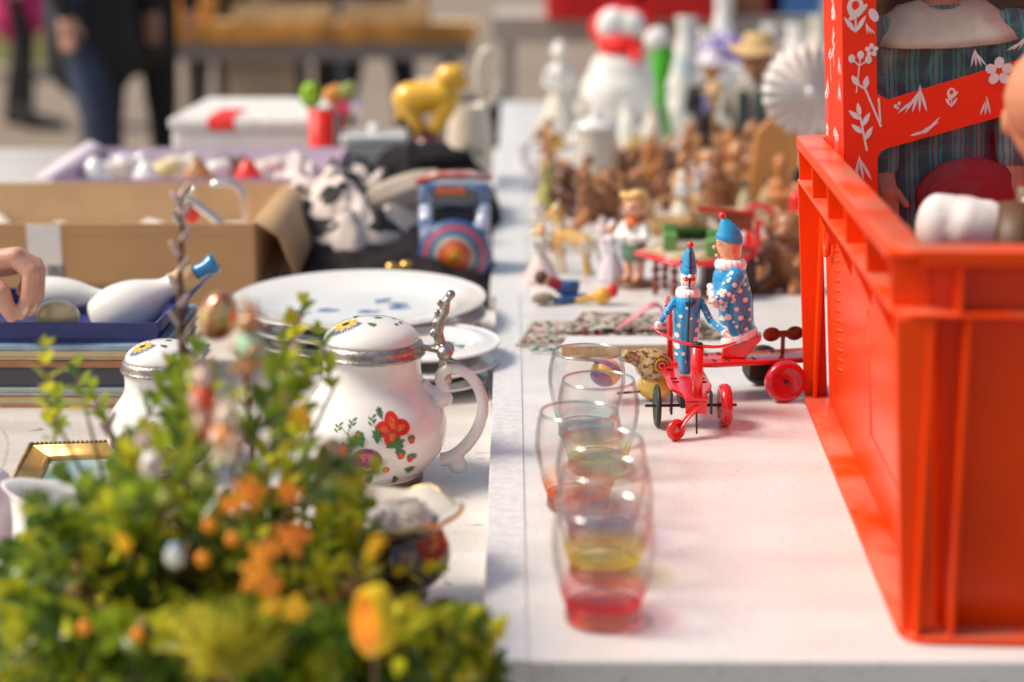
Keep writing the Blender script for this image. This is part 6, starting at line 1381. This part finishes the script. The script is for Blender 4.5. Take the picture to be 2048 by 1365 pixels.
# small white objects on the table edge
jar('tiny clear white glass beside the table corner', 1046, 330, 40, 12, lilp, None, 'glass', lambda r, H: [(r * .7, 0), (r, H)])

# more small pieces filling the long table
fill = [(1075, 470, 70, cream, 'cream'), (1110, 505, 60, woods[0], 'tan'), (1160, 480, 70, woods[4], 'orange brown'), (1205, 490, 62, pinkp, 'pink and white'), (1100, 380, 60, cream, 'pale buttery'), (1068, 380, 60, lilp, 'lilac white'),
        (1150, 415, 72, woods[2], 'blackish brown'), (1190, 430, 60, woods[3], 'pale wooden'), (1240, 415, 70, woods[0], 'tan wooden'), (1290, 440, 66, woods[2], 'dark brown'), (1330, 415, 64, woods[4], 'rust brown'), (1390, 405, 72, porc, 'white'),
        (1200, 345, 60, woods[0], 'light tan'), (1265, 345, 52, woods[2], 'dark walnut'), (1315, 362, 56, woods[3], 'pale carved'), (1360, 345, 60, woods[1], 'coffee brown'), (1405, 372, 62, woods[0], 'honey brown'), (1475, 350, 80, woods[3], 'pale brown'),
        (1340, 310, 50, woods[3], 'sandy'), (1290, 300, 46, cream, 'vanilla'), (1385, 300, 60, woods[0], 'light brown'), (1150, 300, 60, porc, 'bright white'), (1085, 300, 70, woods[1], 'chestnut'), (1165, 262, 70, cream, 'bone coloured'),
        (1345, 262, 110, porc, 'tall white'), (1395, 205, 110, cream, 'tall cream'), (1470, 200, 120, porc, 'tall glossy white'), (1500, 190, 110, lilp, 'tall lilac white'), (1555, 200, 110, porc, 'tall shiny white'), (1600, 195, 120, porc, 'tallest white'), (1625, 205, 150, cream, 'large ivory'), (1570, 330, 90, woods[0], 'tan'), (1595, 400, 90, woods[4], 'reddish tan'), (1548, 400, 80, woods[1], 'nut brown')]
shapes = ['standing child', 'sitting cat', 'bird on a round base', 'praying angel']
rr = random.Random(12); fproto = {}
for i, (px, py, hp, m_, c_) in enumerate(fill):
    k = i % 4; p = put(px, py); s_ = mpp(p) * hp; g = M()
    if k not in fproto:
        if k == 0: g.lathe([(.001, 0), (.2, 0), (.2, .05), (.001, .06)], n=20); g.cap((0, 0, .12), (0, 0, .58), .17, .11); g.ell((0, 0, .82), (.15, .15, .17)); g.cap((-.12, 0, .55), (-.22, -.08, .32), .05, .045); g.cap((.12, 0, .55), (.16, -.14, .4), .05, .045)
        if k == 1: g.ell((0, 0, .3), (.25, .2, .3)); g.ell((.1, 0, .72), (.17, .15, .15)); g.cap((.04, -.08, .82), (.02, -.1, .96), .05, .015); g.cap((.04, .08, .82), (.02, .1, .96), .05, .015); g.cap((.18, 0, .4), (.24, 0, .03), .07, .06); g.tube([(-.2, 0, .1), (-.36, .05, .12), (-.38, .05, .35)], .04, 8)
        if k == 2: g.lathe([(.001, 0), (.24, 0), (.2, .07), (.05, .12), (.001, .13)], n=20); g.cap((0, 0, .1), (0, 0, .35), .05, .05); g.cap((-.14, 0, .42), (.12, 0, .58), .14, .17); g.ell((.2, 0, .78), .14); g.cap((.3, 0, .78), (.4, 0, .76), .04, .01); g.cap((-.2, 0, .38), (-.42, 0, .24), .08, .05)
        if k == 3: g.loft([(0, 0, 0, .24, .2), (.1, 0, 0, .22, .18), (.5, 0, 0, .12, .1), (.62, 0, 0, .09, .08)], 18); g.ell((0, 0, .78), (.12, .12, .14)); g.cap((-.12, -.02, .55), (0, -.18, .5), .05, .04); g.cap((.12, -.02, .55), (0, -.18, .5), .05, .04); g.ell((-.2, .08, .55), (.14, .03, .22), (0, .4, 0)); g.ell((.2, .08, .55), (.14, .03, .22), (0, -.4, 0))
        o = g.build('small_figurine', m_, None, voxel=.025); fproto[k] = o
    else:
        g.bm.free(); o = fproto[k].copy(); o.data = o.data.copy(); o.data.materials[0] = m_; COL.objects.link(o)
    o.location = p; o.scale = (s_, s_, s_); o.rotation_euler = (0, 0, rr.uniform(-.8, .8) + (3.14 if i % 5 == 0 and k != 0 else 0))
    near = 'near the table edge' if px < 1130 else 'close to the red crate' if px > 1540 else 'behind the golden haired boy' if py > 400 and px < 1320 else 'among the carved heap' if py > 320 else 'at the back around the snowman' if px < 1420 else 'at the back near the pleated fan'
    tag(o, f'{c_} {shapes[k]} figurine {near}', 'figurine', 'small figurines filling gaps on the long table')
# ------------------------------------------------------------------ the stalls and people behind
def person(label, loc, rz, coat, trous, stride=.12, lean=0, jacket_len=.86, hair=hairm, arm=.1, h=1.74):
    t = thing('person', label, 'person', loc, rz, None, 0, 0, h / 1.74)
    g = M(); 
    for q_ in (-1, 1):
        st = stride * q_; g.cap((q_ * .09, 0, .92), (q_ * .1, st * .6 - .02, .5), .088, .062); g.cap((q_ * .1, st * .6 - .02, .5), (q_ * .1, st + .03, .09), .058, .042)
    g.cap((-.07, 0, .95), (.07, 0, .95), .11, .11); g.build('trousers', trous, t, voxel=.018)
    for q_ in (-1, 1): g = M(); g.cap((q_ * .1, stride * q_ + .03, .045), (q_ * .105, stride * q_ - .17, .035), .048, .036); g.build('shoe', blackc, t)
    g = M(); g.cap((0, 0, 1.02), (0, lean, 1.36), .15, .17); g.cap((-.13, lean, 1.4), (.13, lean, 1.4), .075, .075); g.cap((0, 0, jacket_len), (0, 0, 1.05), .17, .15)
    for q_ in (-1, 1): g.cap((q_ * .19, lean, 1.4), (q_ * .24, lean + .02, 1.12), .06, .05); g.cap((q_ * .24, lean + .02, 1.12), (q_ * .22, lean - arm, .9), .047, .036)
    g.cap((0, lean, 1.44), (0, lean, 1.5), .07, .06); g.build('coat', coat, t, voxel=.018)
    for q_ in (-1, 1):
        g = M(); hx_, hy2, hz_ = q_ * .22, lean - arm, .86; g.ell((hx_, hy2, hz_), (.022, .036, .045))
        for k in range(4): g.cap((hx_, hy2 - .024 + k * .016, hz_ - .03), (hx_, hy2 - .026 + k * .017, hz_ - .09 + .006 * abs(k - 1.4)), .01, .008, 8)
        g.cap((hx_ - q_ * .01, hy2 - .03, hz_ + .01), (hx_ - q_ * .02, hy2 - .05, hz_ - .04), .01, .008, 8); g.build('hand', skin, t, voxel=.006)
    g = M(); g.cap((0, lean, 1.48), (0, lean - .01, 1.56), .052, .05); g.ell((0, lean - .02, 1.63), (.075, .095, .115)); g.ell((0, lean - .118, 1.62), (.014, .018, .022))
    for q_ in (-1, 1): g.ell((q_ * .076, lean - .01, 1.63), (.012, .02, .03))
    g.build('head', skin, t, voxel=.008)
    for q_ in (-1, 1): g = M(); g.ell((q_ * .03, lean - .108, 1.645), (.011, .008, .007)); g.build('eye', blacktin, t)
    g = M(); g.ell((0, lean - .108, 1.585), (.024, .01, .007)); g.build('mouth', mat('lips', (.4, .12, .1), .5), t)
    g = M(); g.ell((0, lean + .005, 1.675), (.086, .1, .1)); g.ell((0, lean + .05, 1.62), (.08, .06, .1)); g.build('hair', hair, t, voxel=.01); return t
def feet(px, py_knee, Y): return atY(px, py_knee, Y).x
person('person in dark blue jeans and long black coat walking past the stall', (feet(185, 150, 6.4), 6.4, 0), R(60), blackc, mat('blue_jeans', (.035, .055, .1), .8, var=.6, scale=5), .16, 0, .74)
person('person in black trousers standing beside the jeans wearer', (feet(262, 150, 6.7), 6.75, 0), R(10), mat('dark_jacket_b', (.03, .028, .03), .8), blackc, .05, 0, .8)
person('person in black trousers standing behind the wooden stall table', (feet(430, 150, 8.6), 8.7, 0), R(170), mat('brown_jacket', (.12, .07, .04), .8), mat('brown_black', (.02, .016, .012), .8), .04)
person('person in black trousers behind the right end of the wooden stall', (feet(622, 150, 8.6), 8.6, 0), R(190), blackc, mat('black_trousers', (.01, .012, .014), .8), .06)
person('person in navy trousers at the corner between the two far stalls', (feet(745, 150, 8.2), 8.3, 0), R(150), mat('navy_jacket', (.03, .04, .07), .8), mat('navy_trousers', (.02, .03, .055), .8), .14)
person('person in a magenta jacket at the far edge of the market', (feet(-12, 60, 10), 10.5, 0), R(80), magenta, blackc, .1, 0, .66)
# wooden stall
YA = 7.35; xa0, xa1 = atY(245, 60, YA).x, atY(952, 60, YA).x
t = thing('market_stall', 'far market stall with grey frame, orange wooden edge boards and a planked top', 'stall', ((xa0 + xa1) / 2, YA, 0)); a = (xa1 - xa0) / 2
wtop = mat('planked_wood', (.8, .58, .34), .6, var=.3, scale=5); worange = mat('orange_wood', (.8, .36, .07), .5, var=.5, scale=6)
zA = atY(500, 62, YA).z
g = M(); g.box(-a, a, 0, .8, zA - .04, zA); g.build('planked_top', wtop, t)
g = M(); g.box(-a, a, -.02, -.001, zA - .045, zA + .035); g.build('edge_board', worange, t, bevel=.004)
g = M(); g.box(-a + .1, a - .02, .02, .05, zA - .12, zA - .045); g.build('frame_rail', mat('pale_grey_metal', (.36, .33, .31), .5), t)
for x in (-a + .15, -a + .28, 0, a - .12):
    for y in (.03, .7): g = M(); g.box(x - .022, x + .022, y, y + .04, 0, zA - .121 if y < .1 else zA - .041); g.build('leg', mat('dark_leg', (.1, .08, .07), .5), t)
for i, (px, wpx, hz_, yy, m_, lab) in enumerate(((330, 150, .13, .1, worange, 'orange wooden crate at the end of the far stall'), (560, 190, .09, .18, mat('light_wood', (.6, .45, .26), .6, var=.3), 'pale flat wooden crate in the middle of the far stall'), (770, 170, .1, .12, mat('light_wood2', (.58, .42, .24), .6, var=.3), 'pale wooden crate near the corner of the far stall'))):
    p = atY(px, 40, YA + yy); w_ = wpx * mpp(p) / 2; t = thing('wooden_crate', lab, 'crate', (p.x, YA + yy, zA + .0005))
    for q4 in ((-w_, w_, 0, .015), (-w_, w_, .335, .35), (-w_, -w_ + .015, .0155, .3345), (w_ - .015, w_, .0155, .3345)):
        for zc in range(3): g = M(); g.box(*q4, zc * hz_ / 3, (zc + .86) * hz_ / 3); g.build('slat', m_, t)
    for sx in (-1, 1):
        for yc in (.016, .31): g = M(); g.box(sx * (w_ - .03) - .012, sx * (w_ - .03) + .012, yc, yc + .02, 0, hz_ * .97); g.build('corner_post', m_, t)
p = atY(520, 150, 8.25); g = M(); g.box(-.2, .2, 0, .22, 0, .56); g.box(-.21, .21, -.01, .23, .5605, .6); tag(g.build('cardboard_box', mat('pale_box', (.5, .42, .34), .7, var=.2, scale=5), None, loc=(p.x, 8.3, .0)), 'tall pale box standing under the wooden far stall', 'box')
# grey stall with red crates
YB = 6.3; xb0 = atY(985, 60, YB).x; xb1 = 2.4
t = thing('market_stall', 'far market stall with plain grey top carrying the red crates', 'stall', ((xb0 + xb1) / 2, YB, 0)); a = (xb1 - xb0) / 2; zB = atY(1000, 36, YB).z
gst = mat('grey_stall_top', (.42, .38, .34), .6, var=.1)
g = M(); g.box(-a, a, 0, .75, zB - .035, zB); g.build('top', gst, t); g = M(); g.box(-a, a, -.012, -.001, zB - .085, zB + .002); g.build('edge_rail', gst, t)
for x in (-a + .04, 0, a - .06):
    for y in (.02, .65): g = M(); g.box(x, x + .04, y, y + .04, 0, zB - .036); g.build('leg', greyframe, t)
for i, (px, w_, lab) in enumerate(((1185, .165, 'red plastic crate at the near corner of the grey far stall'), (1345, .14, 'second red plastic crate on the grey far stall behind the snowman'))):
    p = atY(px, 20, YB + .1); t = thing('plastic_crate', lab, 'crate', (p.x, YB + .1, zB + .0005)); m_ = mat('far_crate_red', (.75, .01, .008), .4)
    g = M(); ringbox(g, w_, .2, w_ - .005, .195, 0, .2); g.build('wall', m_, t); g = M(); ringbox(g, w_ + .012, .212, w_ - .004, .196, .2003, .212); g.build('rim', m_, t)
    for x in (-.6, -.2, .2, .6): g = M(); g.box(x * w_ - .003, x * w_ + .003, -.212, -.2003, .005, .2); g.build('rib', m_, t)
    g = M(); g.ell((-.05, 0, .2), (.07, .07, .06)) ; g.build('handful', orangeprint, t) if False else g.bm.free()
for i, (px, mm, w_, h_, lab) in enumerate(((1500, mat('brown_carton', (.35, .15, .07), .6), .05, .2, 'narrow brown carton'), (1545, mat('crimson_carton', (.45, .02, .06), .5), .04, .25, 'crimson carton'), (1590, mat('blue_carton', (.05, .18, .45), .5), .1, .2, 'blue carton'))):
    p = atY(px, 15, YB + .1); t = thing('carton', lab + ' on the grey far stall', 'carton', (p.x, YB + .12, zB + .0005)); g = M(); g.box(-w_, w_, 0, .1, 0, h_); g.build('body', mm, t, bevel=.003); g = M(); g.box(-w_ - .002, w_ + .002, -.002, .102, h_ + .0004, h_ + .02); g.build('lid', mm, t)
for i, (x_, y_, w_, h_, c_, lab) in enumerate(((.05, 6.7, .2, .42, (.02, .016, .018), 'black storage box'), (.5, 6.8, .22, .38, (.02, .03, .06), 'navy storage box'), (.28, 6.55, .09, .3, (.12, .015, .02), 'dark red bag'), (.95, 6.7, .2, .4, (.03, .02, .015), 'brown storage box'), (-.12, 6.9, .1, .5, (.015, .015, .02), 'black rucksack'))):
    t = thing('storage_box', lab + ' stowed under the grey far stall', 'box', (x_, y_, 0)); mm = mat('stow_%d' % i, c_, .7, var=.4)
    g = M(); g.box(-w_, w_, -.15, .15, 0, h_); g.build('body', mm, t, bevel=.02); g = M(); g.box(-w_ - .01, w_ + .01, -.16, .16, h_ + .001, h_ + .03); g.build('lid', mm, t, bevel=.01)

# ------------------------------------------------------------------ leafy arrangement in the foreground
def leafmat(name, c, c2, tr=.5):
    m, n, N, L, b = nodes(name); o = N['Material Output']; tc = N.new('ShaderNodeTexCoord'); nz = N.new('ShaderNodeTexNoise'); nz.inputs['Scale'].default_value = 22; nz.inputs['Detail'].default_value = 3
    L(tc.outputs['Object'], nz.inputs[0]); rp = N.new('ShaderNodeValToRGB'); rp.color_ramp.elements[0].position = .35; rp.color_ramp.elements[1].position = .65
    rp.color_ramp.elements[0].color = (*c, 1); rp.color_ramp.elements[1].color = (*c2, 1); L(nz.outputs[0], rp.inputs[0]); L(rp.outputs[0], b.inputs['Base Color']); b.inputs['Roughness'].default_value = .24
    tl = N.new('ShaderNodeBsdfTranslucent'); hs = N.new('ShaderNodeHueSaturation'); hs.inputs['Value'].default_value = 1.95; hs.inputs['Hue'].default_value = .485; L(rp.outputs[0], hs.inputs['Color']); L(hs.outputs[0], tl.inputs[0])
    mx = N.new('ShaderNodeMixShader'); mx.inputs[0].default_value = tr; L(b.outputs[0], mx.inputs[1]); L(tl.outputs[0], mx.inputs[2]); L(mx.outputs[0], o.inputs[0]); return m
lm = [leafmat('box_leaf_green', (.12, .2, .015), (.26, .34, .025)), leafmat('box_leaf_dark', (.045, .1, .015), (.11, .19, .025), .42), leafmat('box_leaf_yellow', (.3, .33, .02), (.5, .5, .04), .6)]
twig = mat('twig_bark', (.16, .07, .045), .6, var=.4); catk = mat('catkin', (.55, .42, .4), .8, var=.4, scale=60)
C1 = Vector((-.2, 1.12, LZ)); arr = thing('flower_arrangement', 'big leafy boxwood arrangement with yellow and orange flowers in the foreground', 'flower arrangement', C1)
def rel(px, py, Y): p = atY(px, py, Y); return Vector((p.x, Y, p.z)) - C1
g = M(); g.lathe([(.001, .0), (.07, 0), (.085, .02), (.1, .075), (.092, .078), (.078, .02), (.001, .012)], n=40, fn=lambda a, r, z: (r * (1 + .02 * math.sin(30 * a)), z)); g.build('basket', wick, arr)
HUL = [(0, 1110), (40, 1040), (80, 960), (180, 940), (240, 890), (300, 800), (350, 730), (450, 720), (560, 700), (610, 740), (645, 880), (700, 940), (725, 1050), (750, 1190), (850, 1245), (910, 1265), (980, 1335), (1000, 1400)]
def hull(x):
    for (a0, b0), (a1, b1) in zip(HUL, HUL[1:]):
        if a0 <= x <= a1: return b0 + (b1 - b0) * (x - a0) / (a1 - a0)
    return 1300
rr = random.Random(21)
gl = M(); gs = M()
def addleaf(c, dirv, nrm, l, w_, mi):
    u = dirv.normalized(); s_ = u.cross(nrm).normalized(); nn = s_.cross(u).normalized(); gl.mi = mi
    pts = [(0, 0, 0), (.25, .42, .06), (.6, .5, .1), (.88, .3, .04), (1, 0, -.04), (.88, -.3, .04), (.6, -.5, .1), (.25, -.42, .06)]
    V = [gl.v(c + u * l * a + s_ * w_ * b + nn * l * z) for a, b, z in pts]; m1 = gl.v(c + u * l * .3 + nn * l * -.02); m2 = gl.v(c + u * l * .7 + nn * l * .0)
    for q_ in ((0, 1, 'a'), (1, 2, 'a'), (2, 3, 'b'), (3, 4, 'b'), (4, 5, 'b'), (5, 6, 'b'), (6, 7, 'a'), (7, 0, 'a')): gl.f([V[q_[0]], V[q_[1]], m1 if q_[2] == 'a' else m2])
    gl.f([V[2], m2, m1]); gl.f([m1, m2, V[6]])
def sprig_(tip, root, n, l, mi, gap=.011):
    mid = root.lerp(tip, .5) + Vector((rr.uniform(-.02, .02), rr.uniform(-.02, .02), .01)); P = [root, mid, tip]
    ln = (tip - root).length; gs.tube([root, root.lerp(mid, .6), mid, mid.lerp(tip, .6), tip], [.0016, .0014, .0012, .001, .0007], 5)
    ax = (tip - mid).normalized()
    for k in range(n):
        c = tip - ax * gap * k; an = k * 1.57 + rr.uniform(-.3, .3); o_ = Matrix.Rotation(an, 3, ax) @ ax.orthogonal().normalized()
        for sgn in (1, -1):
            d_ = (o_ * sgn + ax * rr.uniform(.5, 1.1)).normalized(); addleaf(c, d_, ax + Vector((0, 0, .4)), l * rr.uniform(.8, 1.2) * (.7 if k == 0 else 1), l * rr.uniform(.48, .62), mi if rr.random() < .75 else rr.randint(0, 2))
    addleaf(tip, ax, Vector((0, -1, .5)), l * .7, l * .35, mi)
def rootof(tip): return Vector((tip.x * .45 + rr.uniform(-.02, .02), tip.y * .4 + rr.uniform(-.02, .02), max(.05, tip.z * .3)))
for i in range(235):
    px = rr.uniform(-20, 975); top = hull(px) + 20; py = top + (1400 - top) * (rr.random() ** 1.15) + 15; Y = 1.13 + rr.uniform(-.08, .09) - .04 * min(1, (py - top) / 500)
    tip = rel(px, py, Y); mi = 0 if rr.random() < .5 else (1 if rr.random() < .45 + .3 * (px < 150 or px > 800) else 2)
    sprig_(tip, rootof(tip), rr.randint(3, 5), rr.uniform(.019, .026), mi)
for px in range(0, 1000, 24):
    for py in (1265, 1330, 1385):
        tip = rel(px + rr.uniform(-14, 14), py + rr.uniform(-20, 20), rr.uniform(.99, 1.05))
        if abs(px - 455) < 40 and py > 1300 or abs(px - 748) < 45: continue
        sprig_(tip, rootof(tip), 4, rr.uniform(.018, .024), rr.choice((0, 0, 1, 1, 2)))
for px, py, n, mi, l in ((90, 700, 6, 2, .015), (150, 735, 5, 0, .014), (110, 800, 5, 0, .018), (185, 780, 4, 0, .015), (605, 610, 6, 0, .017), (640, 670, 5, 0, .017), (575, 650, 5, 2, .015), (625, 730, 5, 0, .018), (340, 735, 5, 0, .02), (390, 700, 4, 0, .017), (745, 940, 7, 0, .017), (735, 1020, 6, 0, .018), (870, 1140, 5, 0, .016), (700, 900, 5, 0, .018),
                         (40, 1090, 6, 1, .02), (120, 1110, 6, 1, .02), (130, 950, 6, 1, .02), (190, 1000, 5, 1, .02), (930, 1250, 6, 1, .019), (960, 1300, 6, 1, .02), (890, 1270, 6, 1, .02)):
    tip = rel(px, py, (1.24 if py < 850 else 1.13) + rr.uniform(-.03, .03)); rt = Vector((tip.x * .7, tip.y * .5, max(.04, tip.z * .55))); sprig_(tip, rt, n, l, mi, .0105)
gl.build('foliage', lm, arr); gs.build('stems', mat('green_stem', (.12, .12, .03), .5, col2=(.16, .08, .04), scale=30), arr)
# willow twigs with buds
for pts, nb in ((((362, 385), (366, 450), (358, 560), (362, 690), (380, 900)), 6), (((195, 800), (225, 880), (265, 960), (300, 1080)), 5), (((590, 640), (575, 740), (560, 860), (520, 1000)), 5), (((395, 660), (380, 800), (370, 950)), 3), (((480, 690), (500, 800), (505, 950)), 4)):
    g = M(); P = [rel(x, y, 1.28) for x, y in pts]; g.tube(P, [.0019 + .0005 * k for k in range(len(P))], 8); tw = g.build('twig', twig, arr, sub=1)
    g = M()
    for k in range(nb * 2):
        f_ = (k + .5) / (nb * 2) * (len(P) - 1) * .85; i0 = int(f_); c = P[i0].lerp(P[i0 + 1], f_ - i0); d_ = Vector((.004 * (-1) ** k, -.001, .006)); g.cap(c + d_ * .3, c + d_ * 1.6, .0032, .0018, 10)
    g.build('buds', catk if nb > 3 else twig, tw)
# flowers of the arrangement
om = leafmat('orange_petal', (.78, .24, .01), (.88, .38, .02), .15); ym = leafmat('yellow_petal', (.8, .55, .01), (.85, .62, .04), .25)
def bloom(px, py, Y, r, m, n=7, name='flower'):
    c = rel(px, py, Y); g = M()
    for k in range(n):
        a = 2 * math.pi * k / n + rr.uniform(-.2, .2); d_ = Vector((math.cos(a), -.35, math.sin(a))).normalized(); g.ell(c + d_ * r * .55, (r * .52, r * .07, r * rr.uniform(.26, .38)), (rr.uniform(-.4, .4), -a, 0), 12, 8)
    g.ell(c + Vector((0, -.003, 0)), (r * .25, r * .2, r * .25)); o = g.build(name, m, arr); return o
for px, py, r, m in ((500, 985, .017, om), (465, 1010, .012, om), (580, 985, .013, om), (585, 1075, .019, om), (530, 1105, .016, om), (515, 1155, .019, om), (545, 1170, .012, om), (755, 1085, .009, ym), (590, 1215, .015, ym), (545, 1210, .012, ym), (600, 830, .013, ym), (742, 1105, .007, ym), (420, 860, .012, mat('red_orange_bead', (.75, .1, .01), .4)), (240, 1075, .007, ym)):
    bloom(px, py, .975 if py > 900 else 1.05, r * .62, m, 5)
for px, py, m in ((418, 1050, om), (464, 1078, om), (405, 1118, om), (168, 1255, om), (275, 1270, om), (250, 1090, ym), (400, 960, mat('berry_green', (.35, .4, .08), .3)), (330, 995, MATS['berry_green']), (300, 935, catk), (285, 880, catk)):
    g = M(); c = rel(px, py, .99); g.ell(c, (.0042, .0042, .0046)); g.build('berry', m, arr)
g = M(); rr2 = random.Random(6)     # tuft of yellow moss and curly grass
c = rel(455, 1330, .975)
for k in range(700):
    a, e = rr2.uniform(0, 6.28), rr2.uniform(0, 1.5); r_ = rr2.uniform(.012, .042) * (1 + .3 * math.sin(3 * a)); p0 = c + Vector((r_ * .3 * math.cos(a), r_ * .3 * math.sin(a), 0)); p1 = c + Vector((r_ * math.cos(a) * math.cos(e), r_ * math.sin(a) * math.cos(e), r_ * math.sin(e))); g.tube([p0, p0.lerp(p1, .5) + Vector((0, 0, .004)), p1], [.0007, .0006, .0003], 3)
g.build('moss', mat('yellow_moss', (.6, .52, .02), .8, col2=(.35, .34, .02), scale=40), arr)
for pts in (((640, 1000), (650, 1120), (660, 1200), (700, 1260), (760, 1270)), ((330, 900), (420, 960), (520, 1040), (560, 1120)), ((440, 880), (470, 930), (540, 980), (600, 1010))):
    g = M(); g.tube([rel(x, y, 1.03) for x, y in pts], .0011, 6); g.build('grass_blade', lm[2], arr, sub=1)
# ornaments tucked into the greenery
def bunny(label, px, py, Y, s_, bm_, sw, rz):
    p = atY(px, py, Y); t = thing('bunny_figurine', label, 'figurine', (p.x, Y, p.z), rz, 'bunnies tucked in the greenery', 0, 0, s_)
    g = M(); g.ell((0, 0, -.35), (.3, .26, .34)); g.ell((0, -.03, .2), (.22, .21, .2)); g.ell((0, -.2, .16), (.1, .08, .08)); 
    for q_ in (-1, 1): g.cap((q_ * .09, .02, .34), (q_ * .14, .04, .62), .07, .055); g.cap((q_ * .14, -.1, -.6), (q_ * .16, -.3, -.66), .1, .09); g.cap((q_ * .26, -.05, -.15), (q_ * .2, -.26, -.3), .08, .07)
    g.build('body', bm_, t, voxel=.03)
    g = M(); g.loft([(-.4, 0, 0, .31, .28), (-.2, 0, 0, .32, .28), (-.02, 0, 0, .2, .19), (.03, 0, 0, .12, .12)], 22); g.build('sweater', sw, t)
    for q_ in (-1, 1): g = M(); g.ell((q_ * .08, -.2, .26), (.025, .02, .03)); g.build('eye', blacktin, t)
    g = M(); g.cap((0, .0, -.68), (0, 0, -1.4), .03, .03); g.build('pick', twig, t)
glz = mat('honey_glaze', (.5, .2, .04), .15, var=.5, coat=1, scale=30)
bunny('brown glazed bunny in a mint green sweater at the top of the greenery', 500, 668, 1.06, .033, glz, mat('mint_knit', (.35, .6, .4), .5), R(-40))
bunny('pinkish brown bunny with an orange red vest in the middle of the greenery', 408, 775, 1.03, .031, mat('rose_glaze', (.5, .25, .2), .2, coat=1, col2=(.65, .5, .4)), mat('vermilion', (.65, .08, .015), .4), R(20))
bunny('pale cream bunny with orange trousers below the pinkish brown one', 452, 850, 1.01, .028, mat('ivory_glaze', (.7, .55, .4), .15, coat=1), mat('apricot', (.7, .28, .08), .4), R(-10))
def egg(label, px, py, Y, r, m, tilt=0, rxy=1):
    p = atY(px, py, Y); g = M(); g.lathe([(r * math.cos(a) * (1 - .12 * math.sin(a)), r * 1.3 * math.sin(a)) for a in [-1.56 + 3.12 * i / 16 for i in range(17)]], n=28); o = g.build('egg', m, None, loc=(p.x, Y, p.z), rot=(0, tilt, 0)); tag(o, label, 'egg', 'eggs tucked in the greenery'); o.scale = (1, rxy, 1)
ge_ = mat('gold_litho_egg', (.6, .42, .15), .12, metal=.4, coat=1, col2=(.35, .08, .04), thr=(.4, .5), scale=70)
egg('shiny gold and red patterned egg behind the mint sweater bunny', 437, 632, 1.19, .014, ge_, .3)
egg('shiny copper gold egg in front of the painted mug flowers', 662, 915, 1.12, .0105, mat('copper_egg', (.7, .4, .2), .1, metal=.7, coat=1), .2)
egg('small blue and white egg low in the greenery', 350, 1110, .98, .006, mat('blue_white_egg', (.6, .62, .55), .2, col2=(.08, .25, .45), thr=(.45, .5), scale=40))
egg('small white egg above the picture frame in the greenery', 303, 930, 1.02, .0065, porc)
t = thing('wooden_egg_disc', 'flat egg shaped disc, orange face with yellow rim, standing in the greenery', 'ornament', atY(748, 1240, .965), R(-42))
def eggo(r): return [(r * .72 * math.cos(a) * (1 - .15 * math.sin(a)), r * 1.15 * math.sin(a)) for a in [2 * math.pi * i / 36 for i in range(36)]]
g = M(); g.prism(eggo(.0185), -.0062, .0062); g.build('rim', mat('yellow_wood', (.85, .6, .01), .4), t, bevel=.001)
g = M(); g.prism(eggo(.0155), -.0075, -.0063); g.prism(eggo(.0155), .0063, .0075); g.build('face', mat('orange_wood_face', (.85, .26, .01), .45, var=.4, scale=60), t)
g = M(); g.cap((0, 0, -.022), (0, 0, -.1), .0015, .0015, 8); g.build('pick', twig, t)
